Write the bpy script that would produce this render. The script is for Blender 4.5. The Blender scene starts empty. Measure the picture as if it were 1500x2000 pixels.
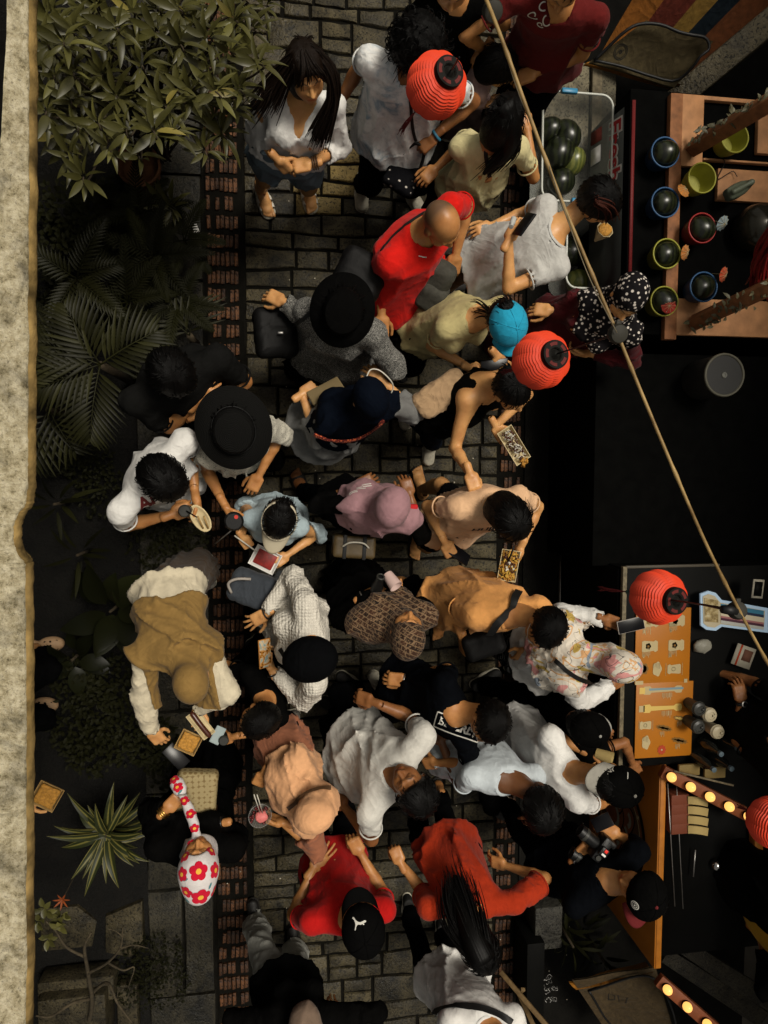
import bpy, bmesh, math, random
import numpy as np
from mathutils import Vector, Matrix
from mathutils.bvhtree import BVHTree
scene = bpy.context.scene
COL = scene.collection
random.seed(7)

# ---------------------------------------------------------------- camera, sky, sun, exposure
CAM_H, FPX, NADIR = 4.7, 1333.0, (560.0, 910.0)
_dx, _dy = NADIR[0]-750.0, 1000.0-NADIR[1]
_n = math.sqrt(_dx*_dx+_dy*_dy+FPX*FPX)
RY = math.asin(_dx/_n)
RX = math.asin(-_dy/_n/math.cos(RY))
cam_d = bpy.data.cameras.new('camera')
cam = bpy.data.objects.new('camera', cam_d)
COL.objects.link(cam)
cam.location = (0, 0, CAM_H)
cam.rotation_euler = (RX, RY, 0)
cam_d.sensor_fit = 'VERTICAL'
cam_d.sensor_height = 36.0
cam_d.lens = 36.0*FPX/2000.0
cam_d.clip_start, cam_d.clip_end = 0.05, 500
scene.camera = cam

SUN_EL, SUN_AZ = math.radians(69), math.radians(42)   # azimuth measured from +x towards +y
world = bpy.data.worlds.new('World')
scene.world = world
world.use_nodes = True
wn, wl = world.node_tree.nodes, world.node_tree.links
wn.clear()
sky = wn.new('ShaderNodeTexSky')
sky.sky_type = 'NISHITA'
sky.sun_disc = False
sky.sun_elevation = SUN_EL
sky.sun_rotation = math.pi/2-SUN_AZ
sky.dust_density = 4.0
hs = wn.new('ShaderNodeHueSaturation')
hs.inputs['Saturation'].default_value = 0.25
tint = wn.new('ShaderNodeMix')
tint.data_type = 'RGBA'; tint.blend_type = 'MULTIPLY'
tint.inputs[0].default_value = 1.0
tint.inputs[7].default_value = (1.0, 0.93, 0.80, 1)
bg = wn.new('ShaderNodeBackground')
bg.inputs['Strength'].default_value = 0.05
wo = wn.new('ShaderNodeOutputWorld')
wl.new(sky.outputs[0], hs.inputs['Color']); wl.new(hs.outputs[0], tint.inputs[6])
wl.new(tint.outputs[2], bg.inputs['Color']); wl.new(bg.outputs[0], wo.inputs['Surface'])

sun_d = bpy.data.lights.new('sun', 'SUN')
sun_d.energy = 1.5
sun_d.angle = math.radians(18)
sun_d.color = (1.0, 0.94, 0.83)
sun = bpy.data.objects.new('sun', sun_d)
COL.objects.link(sun)
sun.location = (0, 0, 12)
_sd = Vector((math.cos(SUN_EL)*math.cos(SUN_AZ), math.cos(SUN_EL)*math.sin(SUN_AZ), math.sin(SUN_EL)))
sun.rotation_euler = _sd.to_track_quat('Z', 'Y').to_euler()

scene.cycles.diffuse_bounces = 1
scene.cycles.max_bounces = 6
scene.view_settings.view_transform = 'Standard'
scene.view_settings.look = 'None'
scene.view_settings.exposure = 0.88
scene.view_settings.gamma = 1.0
scene.view_settings.use_curve_mapping = False

# ---------------------------------------------------------------- small maths
_cy, _sy, _cx, _sx = math.cos(RY), math.sin(RY), math.cos(RX), math.sin(RX)
RM = np.array([[_cy, 0, _sy], [0, 1, 0], [-_sy, 0, _cy]]) @ np.array([[1, 0, 0], [0, _cx, -_sx], [0, _sx, _cx]])
CAMP = np.array([0, 0, CAM_H])
def ray(px, py):
    d = RM @ np.array([px-750.0, 1000.0-py, -FPX])
    return d/np.linalg.norm(d)
def P(px, py, z):                      # the place at height z seen at a pixel of the photograph
    d = ray(px, py)
    return CAMP + d*((z-CAM_H)/d[2])
def proj(p):
    q = RM.T @ (np.asarray(p, float)-CAMP)
    return np.array([750+q[0]/-q[2]*FPX, 1000-q[1]/-q[2]*FPX])
def nz(v):
    v = np.asarray(v, float)
    return v/max(np.linalg.norm(v), 1e-9)
def azv(a, pitch=0):
    a, p = math.radians(a), math.radians(pitch)
    return np.array([math.cos(a)*math.cos(p), math.sin(a)*math.cos(p), math.sin(p)])
def frame(F, up=(0, 0, 1)):            # rows: right, forward, up
    F = nz(F); U = np.asarray(up, float); U = nz(U-F*np.dot(U, F))
    return np.array([np.cross(F, U), F, U])
def on_sphere(c, L, px, py, far=True): # the point at distance L from c seen at a pixel
    d = ray(px, py); oc = CAMP-c
    b = np.dot(d, oc); q = np.dot(oc, oc)-L*L; disc = b*b-q
    if disc <= 0:
        p = CAMP-d*b
        return c+nz(p-c)*L
    t = -b+(math.sqrt(disc) if far else -math.sqrt(disc))
    return CAMP+d*t

# ---------------------------------------------------------------- objects
def thing(name, label, cat, loc=(0, 0, 0), group=None):
    o = bpy.data.objects.new(name, None)
    o.empty_display_size = 0.05
    COL.objects.link(o)
    o.location = [float(c) for c in loc]
    o['label'] = label; o['category'] = cat
    if group: o['group'] = group
    return o
def tag(o, label, cat, group=None):
    o['label'] = label; o['category'] = cat
    if group: o['group'] = group
    return o
def structure(o):
    o['kind'] = 'structure'
    return o
def stuff(o):
    o['kind'] = 'stuff'
    return o
def origin_of(o):
    v = np.zeros(3)
    while o is not None:
        v += np.array(o.location); o = o.parent
    return v
def make_mesh(name, V, F, mats, smooth=True, mi=None):
    me = bpy.data.meshes.new(name)
    V = np.asarray(V, np.float32)
    if isinstance(F, np.ndarray) and F.ndim == 2:
        n, k = F.shape
        me.vertices.add(len(V)); me.vertices.foreach_set('co', V.ravel())
        me.loops.add(n*k); me.loops.foreach_set('vertex_index', F.ravel().astype(np.int32))
        me.polygons.add(n)
        me.polygons.foreach_set('loop_start', np.arange(0, n*k, k, dtype=np.int32))
        me.update(calc_edges=True)
    else:
        me.from_pydata([tuple(map(float, v)) for v in V], [], [tuple(map(int, f)) for f in F])
        me.update()
    if not isinstance(mats, (list, tuple)): mats = [mats]
    for m in mats: me.materials.append(m)
    if mi is not None: me.polygons.foreach_set('material_index', np.asarray(mi, np.int32))
    if smooth is True: me.polygons.foreach_set('use_smooth', np.ones(len(me.polygons), bool))
    return me
def link(name, me, parent=None, loc=None):
    o = bpy.data.objects.new(name, me)
    COL.objects.link(o)
    if parent is not None: o.parent = parent
    if loc is not None: o.location = [float(c) for c in loc]
    return o
def obj(name, VF, m, parent=None, smooth=True, mi=None, kind=None):
    """One mesh object from world-space shape VF (or a list of such shapes, joined)."""
    V, F = join(VF) if isinstance(VF, list) else VF
    V = np.asarray(V, float)
    off = origin_of(parent) if parent is not None else V.mean(0)*np.array([1, 1, 0])+np.array([0, 0, V[:, 2].min()])
    o = link(name, make_mesh(name, V-off, F, m, smooth, mi), parent, None if parent is not None else off)
    if smooth == 'auto':
        me = o.data
        me.polygons.foreach_set('use_smooth', np.ones(len(me.polygons), bool))
        me.set_sharp_from_angle(angle=math.radians(38))
    if kind: o['kind'] = kind
    return o
def join(parts):
    Vs, Fs, n = [], [], 0
    same = all(isinstance(f, np.ndarray) and f.ndim == 2 for _, f in parts) and len({f.shape[1] for _, f in parts}) == 1
    for V, F in parts:
        Vs.append(np.asarray(V, float))
        if same: Fs.append(F+n)
        else: Fs.extend([tuple(int(i)+n for i in f) for f in F])
        n += len(V)
    return np.concatenate(Vs), (np.concatenate(Fs) if same else Fs)
def box(c, s, R=None, bev=0.0):        # c centre, s full size, R rows right/forward/up
    h = np.asarray(s, float)/2
    if bev <= 0:
        V = np.array([[x, y, z] for x in (-1, 1) for y in (-1, 1) for z in (-1, 1)])*h
        F = [(0, 1, 3, 2), (4, 6, 7, 5), (0, 4, 5, 1), (2, 3, 7, 6), (0, 2, 6, 4), (1, 5, 7, 3)]
    else:
        bm = bmesh.new(); bmesh.ops.create_cube(bm, size=1.0)
        for v in bm.verts: v.co = Vector((v.co.x*s[0], v.co.y*s[1], v.co.z*s[2]))
        bmesh.ops.bevel(bm, geom=bm.edges[:], offset=min(bev, h.min()*.9), segments=2, profile=.5, affect='EDGES')
        V = np.array([v.co[:] for v in bm.verts]); F = [tuple(v.index for v in f.verts) for f in bm.faces]; bm.free()
    if R is not None: V = V @ np.asarray(R)
    return V+np.asarray(c, float), F
def bar(a, b, w, t, up=(0, 0, 1), bev=0.0):
    a, b = np.asarray(a, float), np.asarray(b, float)
    return box((a+b)/2, (w, np.linalg.norm(b-a), t), frame(b-a, up), bev)
def tube(pts, r, n=8, cap=True):
    pts = np.asarray(pts, float); m = len(pts)
    r = np.full(m, r) if np.isscalar(r) else np.asarray(r, float)
    T = np.gradient(pts, axis=0) if m > 2 else np.repeat((pts[1]-pts[0])[None], 2, 0)
    V = []; ref = np.array([0.31, 0.17, 0.93]); U = None
    for i in range(m):
        t = nz(T[i])
        U = nz(np.cross(t, ref)) if U is None else nz(U-t*np.dot(U, t))
        W = np.cross(t, U)
        for k in range(n):
            a = 2*math.pi*k/n
            V.append(pts[i]+(U*math.cos(a)+W*math.sin(a))*r[i])
    F = [(i*n+k, i*n+(k+1) % n, (i+1)*n+(k+1) % n, (i+1)*n+k) for i in range(m-1) for k in range(n)]
    if cap: F += [tuple(range(n-1, -1, -1)), tuple(range((m-1)*n, m*n))]
    return np.array(V), F
def lathe(prof, n=32, c=(0, 0, 0), R=None, lobes=0, amp=0.0, close=False):
    V = []
    for r, z in prof:
        for k in range(n):
            a = 2*math.pi*k/n
            rr = r*(1+amp*abs(math.cos(lobes*a/2))) if lobes else r
            V.append((rr*math.cos(a), rr*math.sin(a), z))
    V = np.array(V)
    if R is not None: V = V @ np.asarray(R)
    m = len(prof)
    F = [(i*n+k, i*n+(k+1) % n, (i+1)*n+(k+1) % n, (i+1)*n+k) for i in range(m-1) for k in range(n)]
    if close: F += [((m-1)*n+k, (m-1)*n+(k+1) % n, (k+1) % n, k) for k in range(n)]
    return V+np.asarray(c, float), F
def prism(poly, h, c=(0, 0, 0), R=None):   # polygon (x, y) extruded from 0 to h along its up axis
    p = np.asarray(poly, float); n = len(p)
    V = np.concatenate([np.c_[p, np.zeros(n)], np.c_[p, np.full(n, h)]])
    F = [tuple(range(n-1, -1, -1)), tuple(range(n, 2*n))]+[(i, (i+1) % n, n+(i+1) % n, n+i) for i in range(n)]
    if R is not None: V = V @ np.asarray(R)
    return V+np.asarray(c, float), F
def smooth_path(pts, n=24):
    pts = np.asarray(pts, float); m = len(pts)
    if m < 3: return np.array([pts[0]+(pts[-1]-pts[0])*t for t in np.linspace(0, 1, n)])
    q = np.concatenate([[2*pts[0]-pts[1]], pts, [2*pts[-1]-pts[-2]]])
    out = []
    for s in np.linspace(0, m-1-1e-6, n):
        i = int(s); t = s-i; a, b, c, d = q[i:i+4]
        out.append(.5*((2*b)+(c-a)*t+(2*a-5*b+4*c-d)*t*t+(3*b-a-3*c+d)*t**3))
    return np.array(out)

# ---------------------------------------------------------------- materials
class NT:
    def __init__(s, m):
        s.t = m.node_tree; s.n = s.t.nodes
    def new(s, typ, **kw):
        nd = s.n.new('ShaderNode'+typ)
        for k, v in kw.items():
            if k.startswith('i_'):
                key = k[2:].replace('_', ' ')
                nd.inputs[key].default_value = v
            else: setattr(nd, k, v)
        return nd
    def link(s, a, b): s.t.links.new(a, b)
    def mixc(s, fac, a, b, mode='MIX'):
        m = s.new('Mix', data_type='RGBA', blend_type=mode)
        for sock, v in ((m.inputs[0], fac), (m.inputs[6], a), (m.inputs[7], b)):
            if hasattr(v, 'links'): s.link(v, sock)
            elif isinstance(v, (int, float)): sock.default_value = v
            else: sock.default_value = (*v[:3], 1)
        return m.outputs[2]
    def ramp(s, x, *stops, interp='LINEAR'):
        r = s.new('ValToRGB'); cr = r.color_ramp; cr.interpolation = interp
        while len(cr.elements) < len(stops): cr.elements.new(.5)
        for e, (p, c) in zip(cr.elements, stops):
            e.position = p; e.color = (c, c, c, 1) if isinstance(c, (int, float)) else (*c[:3], 1)
        s.link(x, r.inputs[0]); return r.outputs[0]
    def coord(s, kind='Object', scale=None, rot=None):
        tc = s.new('TexCoord'); out = tc.outputs[kind]
        if scale is not None or rot is not None:
            mp = s.new('Mapping')
            if scale is not None: mp.inputs['Scale'].default_value = scale if hasattr(scale, '__len__') else (scale,)*3
            if rot is not None: mp.inputs['Rotation'].default_value = [math.radians(a) for a in rot]
            s.link(out, mp.inputs[0]); out = mp.outputs[0]
        return out
    def noise(s, co, scale, detail=4, rough=.55, dist=0.0):
        n = s.new('TexNoise', i_Scale=scale, i_Detail=detail, i_Roughness=rough, i_Distortion=dist)
        s.link(co, n.inputs['Vector']); return n.outputs['Fac']
    def voro(s, co, scale, feature='F1', out='Distance', rnd=1.0):
        n = s.new('TexVoronoi', feature=feature, i_Scale=scale)
        if 'Randomness' in n.inputs: n.inputs['Randomness'].default_value = rnd
        s.link(co, n.inputs['Vector']); return n.outputs[out]
    def math(s, op, a, b=None, c=None):
        m = s.new('Math', operation=op)
        for sock, v in zip(m.inputs, (a, b, c)):
            if v is None: continue
            if hasattr(v, 'links'): s.link(v, sock)
            else: sock.default_value = v
        return m.outputs[0]
MATS = {}
def mat(name, col=(.5, .5, .5), rough=.8, var=.0, vscale=20, bump=0, bscale=120, bdist=.004, metal=0, spec=.3, sss=0, fn=None, sheen=0, emit=None, trans=0, alpha=None, coord='Object'):
    if name in MATS: return MATS[name]
    m = bpy.data.materials.new(name); m.use_nodes = True
    t = NT(m); p = t.n['Principled BSDF']
    p.inputs['Base Color'].default_value = (*col[:3], 1)
    p.inputs['Roughness'].default_value = rough; p.inputs['Metallic'].default_value = metal
    p.inputs['Specular IOR Level'].default_value = spec
    if sheen: p.inputs['Sheen Weight'].default_value = sheen; p.inputs['Sheen Roughness'].default_value = .5
    if sss:
        p.inputs['Subsurface Weight'].default_value = sss
        p.inputs['Subsurface Radius'].default_value = (.012, .004, .002); p.inputs['Subsurface Scale'].default_value = 1.0
    if emit: p.inputs['Emission Color'].default_value = (*emit[:3], 1); p.inputs['Emission Strength'].default_value = emit[3]
    if trans: p.inputs['Transmission Weight'].default_value = trans
    if alpha is not None: p.inputs['Alpha'].default_value = alpha
    co = t.coord(coord)
    c = None
    if fn: c = fn(t, co, p)
    if var:
        nf = t.ramp(t.noise(co, vscale, 5), (.3, 1-var), (.72, 1+var*.5))
        c = t.mixc(1.0, c if c is not None else col, nf, 'MULTIPLY')
    if c is not None: t.link(c, p.inputs['Base Color'])
    if bump and not p.inputs['Normal'].links:
        b = t.new('Bump', i_Strength=bump, i_Distance=bdist)
        t.link(t.noise(co, bscale, 6, .6), b.inputs['Height']); t.link(b.outputs[0], p.inputs['Normal'])
    MATS[name] = m
    return m
def cloth(name, col, rough=.9, fn=None, wr=1.0, var=.12):
    """Woven cloth: fine weave and soft creases as relief."""
    def f(t, co, p):
        c = fn(t, co, p) if fn else None
        co2 = t.coord('Object', (1, 1, .45)); n1 = t.noise(co2, 6, 2, .5, 1.6); n2 = t.noise(co2, 15, 2, .5, 1.0); n3 = t.noise(co, 420, 2)
        rd = lambda n: t.math('SUBTRACT', 1.0, t.math('POWER', t.math('ABSOLUTE', t.math('MULTIPLY_ADD', n, 4.0, -2.0)), .8))
        h = t.math('ADD', t.math('MULTIPLY', rd(n1), .55), t.math('ADD', t.math('MULTIPLY', rd(n2), .20), t.math('MULTIPLY', n3, .05)))
        b = t.new('Bump', i_Strength=.36*wr, i_Distance=.02)
        t.link(h, b.inputs['Height']); t.link(b.outputs[0], p.inputs['Normal'])
        return c
    return mat(name, col, rough, var, 30, spec=.12 if max(col) > .03 else .03, fn=f, sheen=.05 if max(col) > .03 else 0)
# ---------------------------------------------------------------- implicit surfaces
def rc(a, b, r1, r2):
    a, b = np.asarray(a, float), np.asarray(b, float); ba = b-a; l2 = max(np.dot(ba, ba), 1e-9)
    def f(Q):
        q = Q-a; t = np.clip(q @ ba/l2, 0, 1)
        return np.linalg.norm(q-t[:, None]*ba, axis=1)-(r1+t*(r2-r1))
    return f
def ell(c, r, R=None):
    c, r = np.asarray(c, float), np.asarray(r, float)
    def f(Q):
        q = Q-c
        if R is not None: q = q @ np.asarray(R).T
        k0 = np.linalg.norm(q/r, axis=1); k1 = np.linalg.norm(q/(r*r), axis=1)
        return k0*(k0-1)/np.maximum(k1, 1e-6)
    return f
def rbox(c, h, rd, R=None):
    c, h = np.asarray(c, float), np.asarray(h, float)-rd
    def f(Q):
        q = Q-c
        if R is not None: q = q @ np.asarray(R).T
        q = np.abs(q)-h
        return np.linalg.norm(np.maximum(q, 0), axis=1)+np.minimum(q.max(1), 0)-rd
    return f
def loft(o, R, tab, w0=None, w1=None, fold=None):
    """Elliptic tube along R[2]; tab rows are (w, half width, half depth, forward offset)."""
    o = np.asarray(o, float); tab = np.asarray(sorted(tab), float)
    w0 = tab[0, 0] if w0 is None else w0; w1 = tab[-1, 0] if w1 is None else w1
    def f(Q):
        q = (Q-o) @ R.T; w = q[:, 2]
        a = np.interp(w, tab[:, 0], tab[:, 1]); b = np.interp(w, tab[:, 0], tab[:, 2]); c = np.interp(w, tab[:, 0], tab[:, 3])
        u, v = q[:, 0], q[:, 1]-c
        k = np.sqrt((u/a)**2+(v/b)**2)
        m = np.sqrt(((u/a)**2*a*a+(v/b)**2*b*b)/np.maximum(k*k, 1e-6))
        d = (k-1)*m*.85
        if fold is not None: d = d+fold(w, np.arctan2(v/b, u/a))
        return np.maximum(np.maximum(d, w0-w), w-w1)
    return f
def smin(a, b, k):
    h = np.maximum(k-np.abs(a-b), 0)/k
    return np.minimum(a, b)-h*h*k*.25
def smax(a, b, k): return -smin(-a, -b, k)
def blend(fs, k):
    def f(Q):
        d = fs[0](Q)
        for g in fs[1:]: d = smin(d, g(Q), k)
        return d
    return f
def wrinkle(seed, scale, amp, R=None, an=None):
    r = np.random.RandomState(seed)
    K = r.randn(5, 3); K /= np.linalg.norm(K, axis=1)[:, None]; K *= 6.28/scale*np.array([.7, 1, 1.35, 1.9, 2.6])[:, None]
    B = r.randn(3, 3)*6.28/scale*.45; ph = r.rand(8)*6.28
    wgt = np.array([1, .9, .7, .45, .3]); wgt = wgt/wgt.sum()*amp
    def f(Q):
        if R is not None: Q = (Q @ R.T)*np.asarray(an)
        q = Q+scale*.22*np.sin(Q @ B.T+ph[:3])
        d = np.zeros(len(Q))
        for i in range(5): d += wgt[i]*(1-1.7*np.sqrt(np.abs(np.sin(.5*(q @ K[i])+ph[i+3]))))
        return -d
    return f
def folds(seed, scale, amp, R=None, an=None):
    """Soft cloth folds: narrow rounded ridges that come and go."""
    r = np.random.RandomState(seed)
    K = r.randn(6, 3); K /= np.linalg.norm(K, axis=1)[:, None]; K *= 6.28/scale*np.array([.6, .8, 1, 1.3, 1.7, 2.3])[:, None]
    M = r.randn(6, 3); M /= np.linalg.norm(M, axis=1)[:, None]; M *= 6.28/scale*.42
    B = r.randn(3, 3)*6.28/scale*.38; ph = r.rand(16)*6.28; wg = np.array([1, 1, .85, .65, .5, .35])*amp
    def f(Q):
        if R is not None: Q = (Q @ R.T)*np.asarray(an)
        q = Q+scale*.16*np.sin(Q @ B.T+ph[:3]); d = np.zeros(len(Q))
        for i in range(6):
            d += wg[i]*(1-np.abs(np.sin(.5*(q @ K[i])+ph[i+3])))**2.4*np.clip(.35+.9*np.sin(Q @ M[i]+ph[i+9]), 0, 1)
        return amp*.55-d
    return f
_c8 = np.array([[i, j, k] for i in (0, 1) for j in (0, 1) for k in (0, 1)])
_e12 = [(a, b) for a in range(8) for b in range(a+1, 8) if np.abs(_c8[a]-_c8[b]).sum() == 1]
def surf(f, lo, hi, h, margin=.022):
    """Surface nets of f = 0 in the box lo..hi, cell size h: vertices and quads."""
    B = 4
    lo = np.asarray(lo, float)-2*h; hi = np.asarray(hi, float)+2*h
    nb = np.ceil((hi-lo)/(h*B)).astype(int); n = nb*B
    ax = [lo[i]+(np.arange(nb[i])*B+(B-1)/2)*h for i in range(3)]
    bc = np.stack(np.meshgrid(*ax, indexing='ij'), -1).reshape(-1, 3)
    dc = f(bc).reshape(nb)
    V = np.repeat(np.repeat(np.repeat(dc, B, 0), B, 1), B, 2)
    keep = np.argwhere(np.abs(dc) < B*h*.9+margin)
    g = np.arange(B); off = np.stack(np.meshgrid(g, g, g, indexing='ij'), -1).reshape(-1, 3)
    idx = (keep[:, None, :]*B+off[None]).reshape(-1, 3)
    V[idx[:, 0], idx[:, 1], idx[:, 2]] = f(lo+idx*h)
    V[V == 0] = 1e-7
    S = V < 0
    cnt = np.zeros(n-1, np.int8)
    for c in _c8: cnt += S[c[0]:n[0]-1+c[0], c[1]:n[1]-1+c[1], c[2]:n[2]-1+c[2]]
    ai = np.argwhere((cnt > 0) & (cnt < 8))
    cv = [V[ai[:, 0]+c[0], ai[:, 1]+c[1], ai[:, 2]+c[2]] for c in _c8]
    pos = np.zeros((len(ai), 3)); ct = np.zeros(len(ai))
    for a, b in _e12:
        m = (cv[a] < 0) != (cv[b] < 0)
        t = np.where(m, cv[a]/np.where(m, cv[a]-cv[b], 1), 0)
        pos += np.where(m[:, None], _c8[a]+t[:, None]*(_c8[b]-_c8[a]), 0); ct += m
    pos /= np.maximum(ct, 1)[:, None]
    W = lo+(ai+pos)*h
    vid = np.full(n-1, -1, np.int64); vid[ai[:, 0], ai[:, 1], ai[:, 2]] = np.arange(len(ai))
    quads = []
    for d in range(3):
        e1, e2 = (d+1) % 3, (d+2) % 3
        sl0 = [slice(None)]*3; sl1 = [slice(None)]*3
        sl0[d] = slice(0, -1); sl1[d] = slice(1, None)
        E = np.argwhere(S[tuple(sl0)] != S[tuple(sl1)])
        E = E[(E[:, e1] >= 1) & (E[:, e2] >= 1) & (E[:, e1] < n[e1]-1) & (E[:, e2] < n[e2]-1) & (E[:, d] < n[d]-1)]
        def at(o1, o2):
            q = E.copy(); q[:, e1] += o1; q[:, e2] += o2
            return vid[q[:, 0], q[:, 1], q[:, 2]]
        q = np.stack([at(-1, -1), at(0, -1), at(0, 0), at(-1, 0)], 1)
        flip = ~S[E[:, 0], E[:, 1], E[:, 2]]
        q[flip] = q[flip][:, ::-1]
        quads.append(q)
    Qd = np.concatenate(quads); Qd = Qd[(Qd >= 0).all(1)]
    return W, Qd
CACHE = {}
def cached(key, fn):
    if key not in CACHE: CACHE[key] = fn()
    return CACHE[key]
def place(VF, o, R, s=1.0, mirror=False):
    V, F = VF
    V = np.array(V)*s
    if mirror:
        V = V*np.array([-1, 1, 1]); F = F[:, ::-1] if isinstance(F, np.ndarray) else [tuple(reversed(f)) for f in F]
    return V @ np.asarray(R)+np.asarray(o, float), F

# ---------------------------------------------------------------- flat print laid on a surface
def bvh_of(*objs):
    Vs, Fs, n = [], [], 0
    for o in objs:
        off = origin_of(o); me = o.data
        c = np.empty(len(me.vertices)*3, np.float32); me.vertices.foreach_get('co', c); c = c.reshape(-1, 3)+off
        Vs += [tuple(map(float, v)) for v in c]
        Fs += [tuple(i+n for i in p.vertices) for p in me.polygons]; n += len(c)
    return BVHTree.FromPolygons(Vs, Fs)
def refine(V, F, mx):
    bm = bmesh.new()
    vs = [bm.verts.new(tuple(map(float, v))) for v in V]
    for f in F:
        try: bm.faces.new([vs[i] for i in f])
        except ValueError: pass
    bmesh.ops.triangulate(bm, faces=bm.faces[:])
    for _ in range(4):
        L = [e for e in bm.edges if e.calc_length() > mx]
        if not L: break
        bmesh.ops.subdivide_edges(bm, edges=L, cuts=1)
        bmesh.ops.triangulate(bm, faces=[f for f in bm.faces if len(f.verts) > 3])
    V = np.array([v.co[:] for v in bm.verts]); F = [tuple(v.index for v in f.verts) for f in bm.faces]
    bm.free()
    return V, F
def text_shape(s, size=1.0, spacing=1.0, shear=0.0, bold=0.0):
    cu = bpy.data.curves.new('print', 'FONT'); cu.body = s; cu.size = size; cu.space_character = spacing
    cu.shear = shear; cu.offset = bold; cu.align_x = 'CENTER'; cu.align_y = 'CENTER'; cu.resolution_u = 3
    o = bpy.data.objects.new('print', cu); COL.objects.link(o)
    dg = bpy.context.evaluated_depsgraph_get(); me = o.evaluated_get(dg).to_mesh()
    V = np.array([v.co[:] for v in me.vertices]); F = [tuple(p.vertices) for p in me.polygons]
    o.evaluated_get(dg).to_mesh_clear(); bpy.data.objects.remove(o); bpy.data.curves.remove(cu)
    return V, F
def decal(name, shape, m, parent, bvh, px, py, ang, off=.0022, mx=.014, normal=None, mirror=False):
    """Lay a flat shape (metres) on the surface seen at a pixel; ang is the direction of its x axis in the picture."""
    hit, nrm, _, _ = bvh.ray_cast(Vector(CAMP), Vector(ray(px, py)))
    if hit is None: return None
    N = nz(nrm if normal is None else normal)
    if np.dot(N, ray(px, py)) > 0: N = -N
    U = azv(ang); U = nz(U-N*np.dot(U, N)); W = np.cross(N, U)
    V, F = refine(shape[0], shape[1], mx)
    if mirror: V = V*np.array([-1, 1, 1])
    out = []
    for x, y, *_ in V:
        p = np.array(hit)+U*x+W*y
        h2, n2, _, _ = bvh.ray_cast(Vector(p+N*.12), Vector(-N), .3)
        if h2 is None:
            h2, n2, _, _ = bvh.find_nearest(Vector(p))
        n2 = nz(n2)
        if np.dot(n2, N) < 0: n2 = -n2
        out.append(np.array(h2)+n2*off)
    return obj(name, (np.array(out), F), m, parent)
def disc_shape(r, n=20, lobes=0, amp=.0, sx=1, sy=1):
    a = np.linspace(0, 2*np.pi, n, endpoint=False)
    rr = r*(1+amp*np.cos(lobes*a)) if lobes else np.full(n, r)
    V = np.c_[np.cos(a)*rr*sx, np.sin(a)*rr*sy, np.zeros(n)]
    V = np.concatenate([V, [[0, 0, 0]]])
    return V, [(i, (i+1) % n, n) for i in range(n)]
def strip_shape(pts, w):
    pts = np.asarray(pts, float); T = np.gradient(pts, axis=0); V = []
    for p, t in zip(pts, T):
        t = t/max(np.linalg.norm(t), 1e-9); nn = np.array([-t[1], t[0]])
        V += [[*(p+nn*w/2), 0], [*(p-nn*w/2), 0]]
    return np.array(V), [(2*i, 2*i+1, 2*i+3, 2*i+2) for i in range(len(pts)-1)]
# ---------------------------------------------------------------- setting materials
def stone_col(base, dark, rnd=.35):
    def f(t, co, p):
        oi = t.new('ObjectInfo')
        r = t.ramp(oi.outputs['Random'], (0, 1-rnd), (1, 1+rnd))
        n = t.ramp(t.noise(co, 7, 6, .65, .6), (.32, 0), (.62, 1))
        c = t.mixc(n, dark, base)
        pits = t.ramp(t.noise(co, 62, 3, .6, .3), (.54, 1), (.62, .22))
        c = t.mixc(1.0, c, pits, 'MULTIPLY')
        c = t.mixc(1.0, c, r, 'MULTIPLY')
        h = t.math('ADD', t.math('MULTIPLY', t.noise(co, 62, 3, .6, .3), -1.0), t.math('MULTIPLY', t.noise(co, 16, 5), .5))
        b = t.new('Bump', i_Strength=.85, i_Distance=.012)
        t.link(h, b.inputs['Height']); t.link(b.outputs[0], p.inputs['Normal'])
        rr = t.ramp(t.noise(co, 2.2, 3), (.4, .5), (.65, .85)); t.link(rr, p.inputs['Roughness'])
        return c
    return f
m_stone = mat('paving stone', fn=stone_col((.060, .048, .0235), (.0065, .0056, .003)), spec=.35)
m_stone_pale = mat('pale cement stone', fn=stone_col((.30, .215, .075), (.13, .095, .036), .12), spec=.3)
m_mortar = mat('dirty joint', (.0055, .005, .0038), .95, .4, 14, .6, 90, spec=.05)
m_brick = mat('worn red brick', fn=stone_col((.115, .043, .013), (.022, .011, .0055), .6), spec=.3)
m_slab = mat('mossy concrete slab', fn=stone_col((.027, .023, .0135), (.005, .0046, .003), .25), spec=.3)
m_asphalt = mat('dark asphalt', (.0065, .006, .0048), .85, .5, 9, .8, 160, .006, spec=.1)
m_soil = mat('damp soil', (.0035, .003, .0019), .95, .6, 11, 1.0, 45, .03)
def ledge_col(t, co, p):
    n = t.ramp(t.noise(co, 34, 10, .78, .2), (.33, (.10, .08, .042)), (.45, (.31, .265, .165)), (.60, (.50, .445, .315)))
    st = t.ramp(t.noise(co, 9, 6, .65, .5), (.50, 1), (.60, .68), (.68, .34))
    pk = t.ramp(t.noise(co, 110, 4, .7), (.55, 1), (.66, .5))
    c = t.mixc(1.0, t.mixc(1.0, n, st, 'MULTIPLY'), pk, 'MULTIPLY')
    h = t.math('ADD', t.noise(co, 30, 8, .7), t.math('MULTIPLY', t.noise(co, 9, 4), 1.5))
    b = t.new('Bump', i_Strength=.9, i_Distance=.012)
    t.link(h, b.inputs['Height']); t.link(b.outputs[0], p.inputs['Normal'])
    return c
m_ledge = mat('weathered concrete', fn=ledge_col, rough=.95, spec=.15)
m_ledge_edge = mat('rotten ochre edge', (.27, .18, .065), .95, .8, 14, .6, 70, .006, spec=.1)
m_plaster = mat('grimy plaster wall', (.16, .14, .11), .9, .5, 3, .5, 40)

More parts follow.
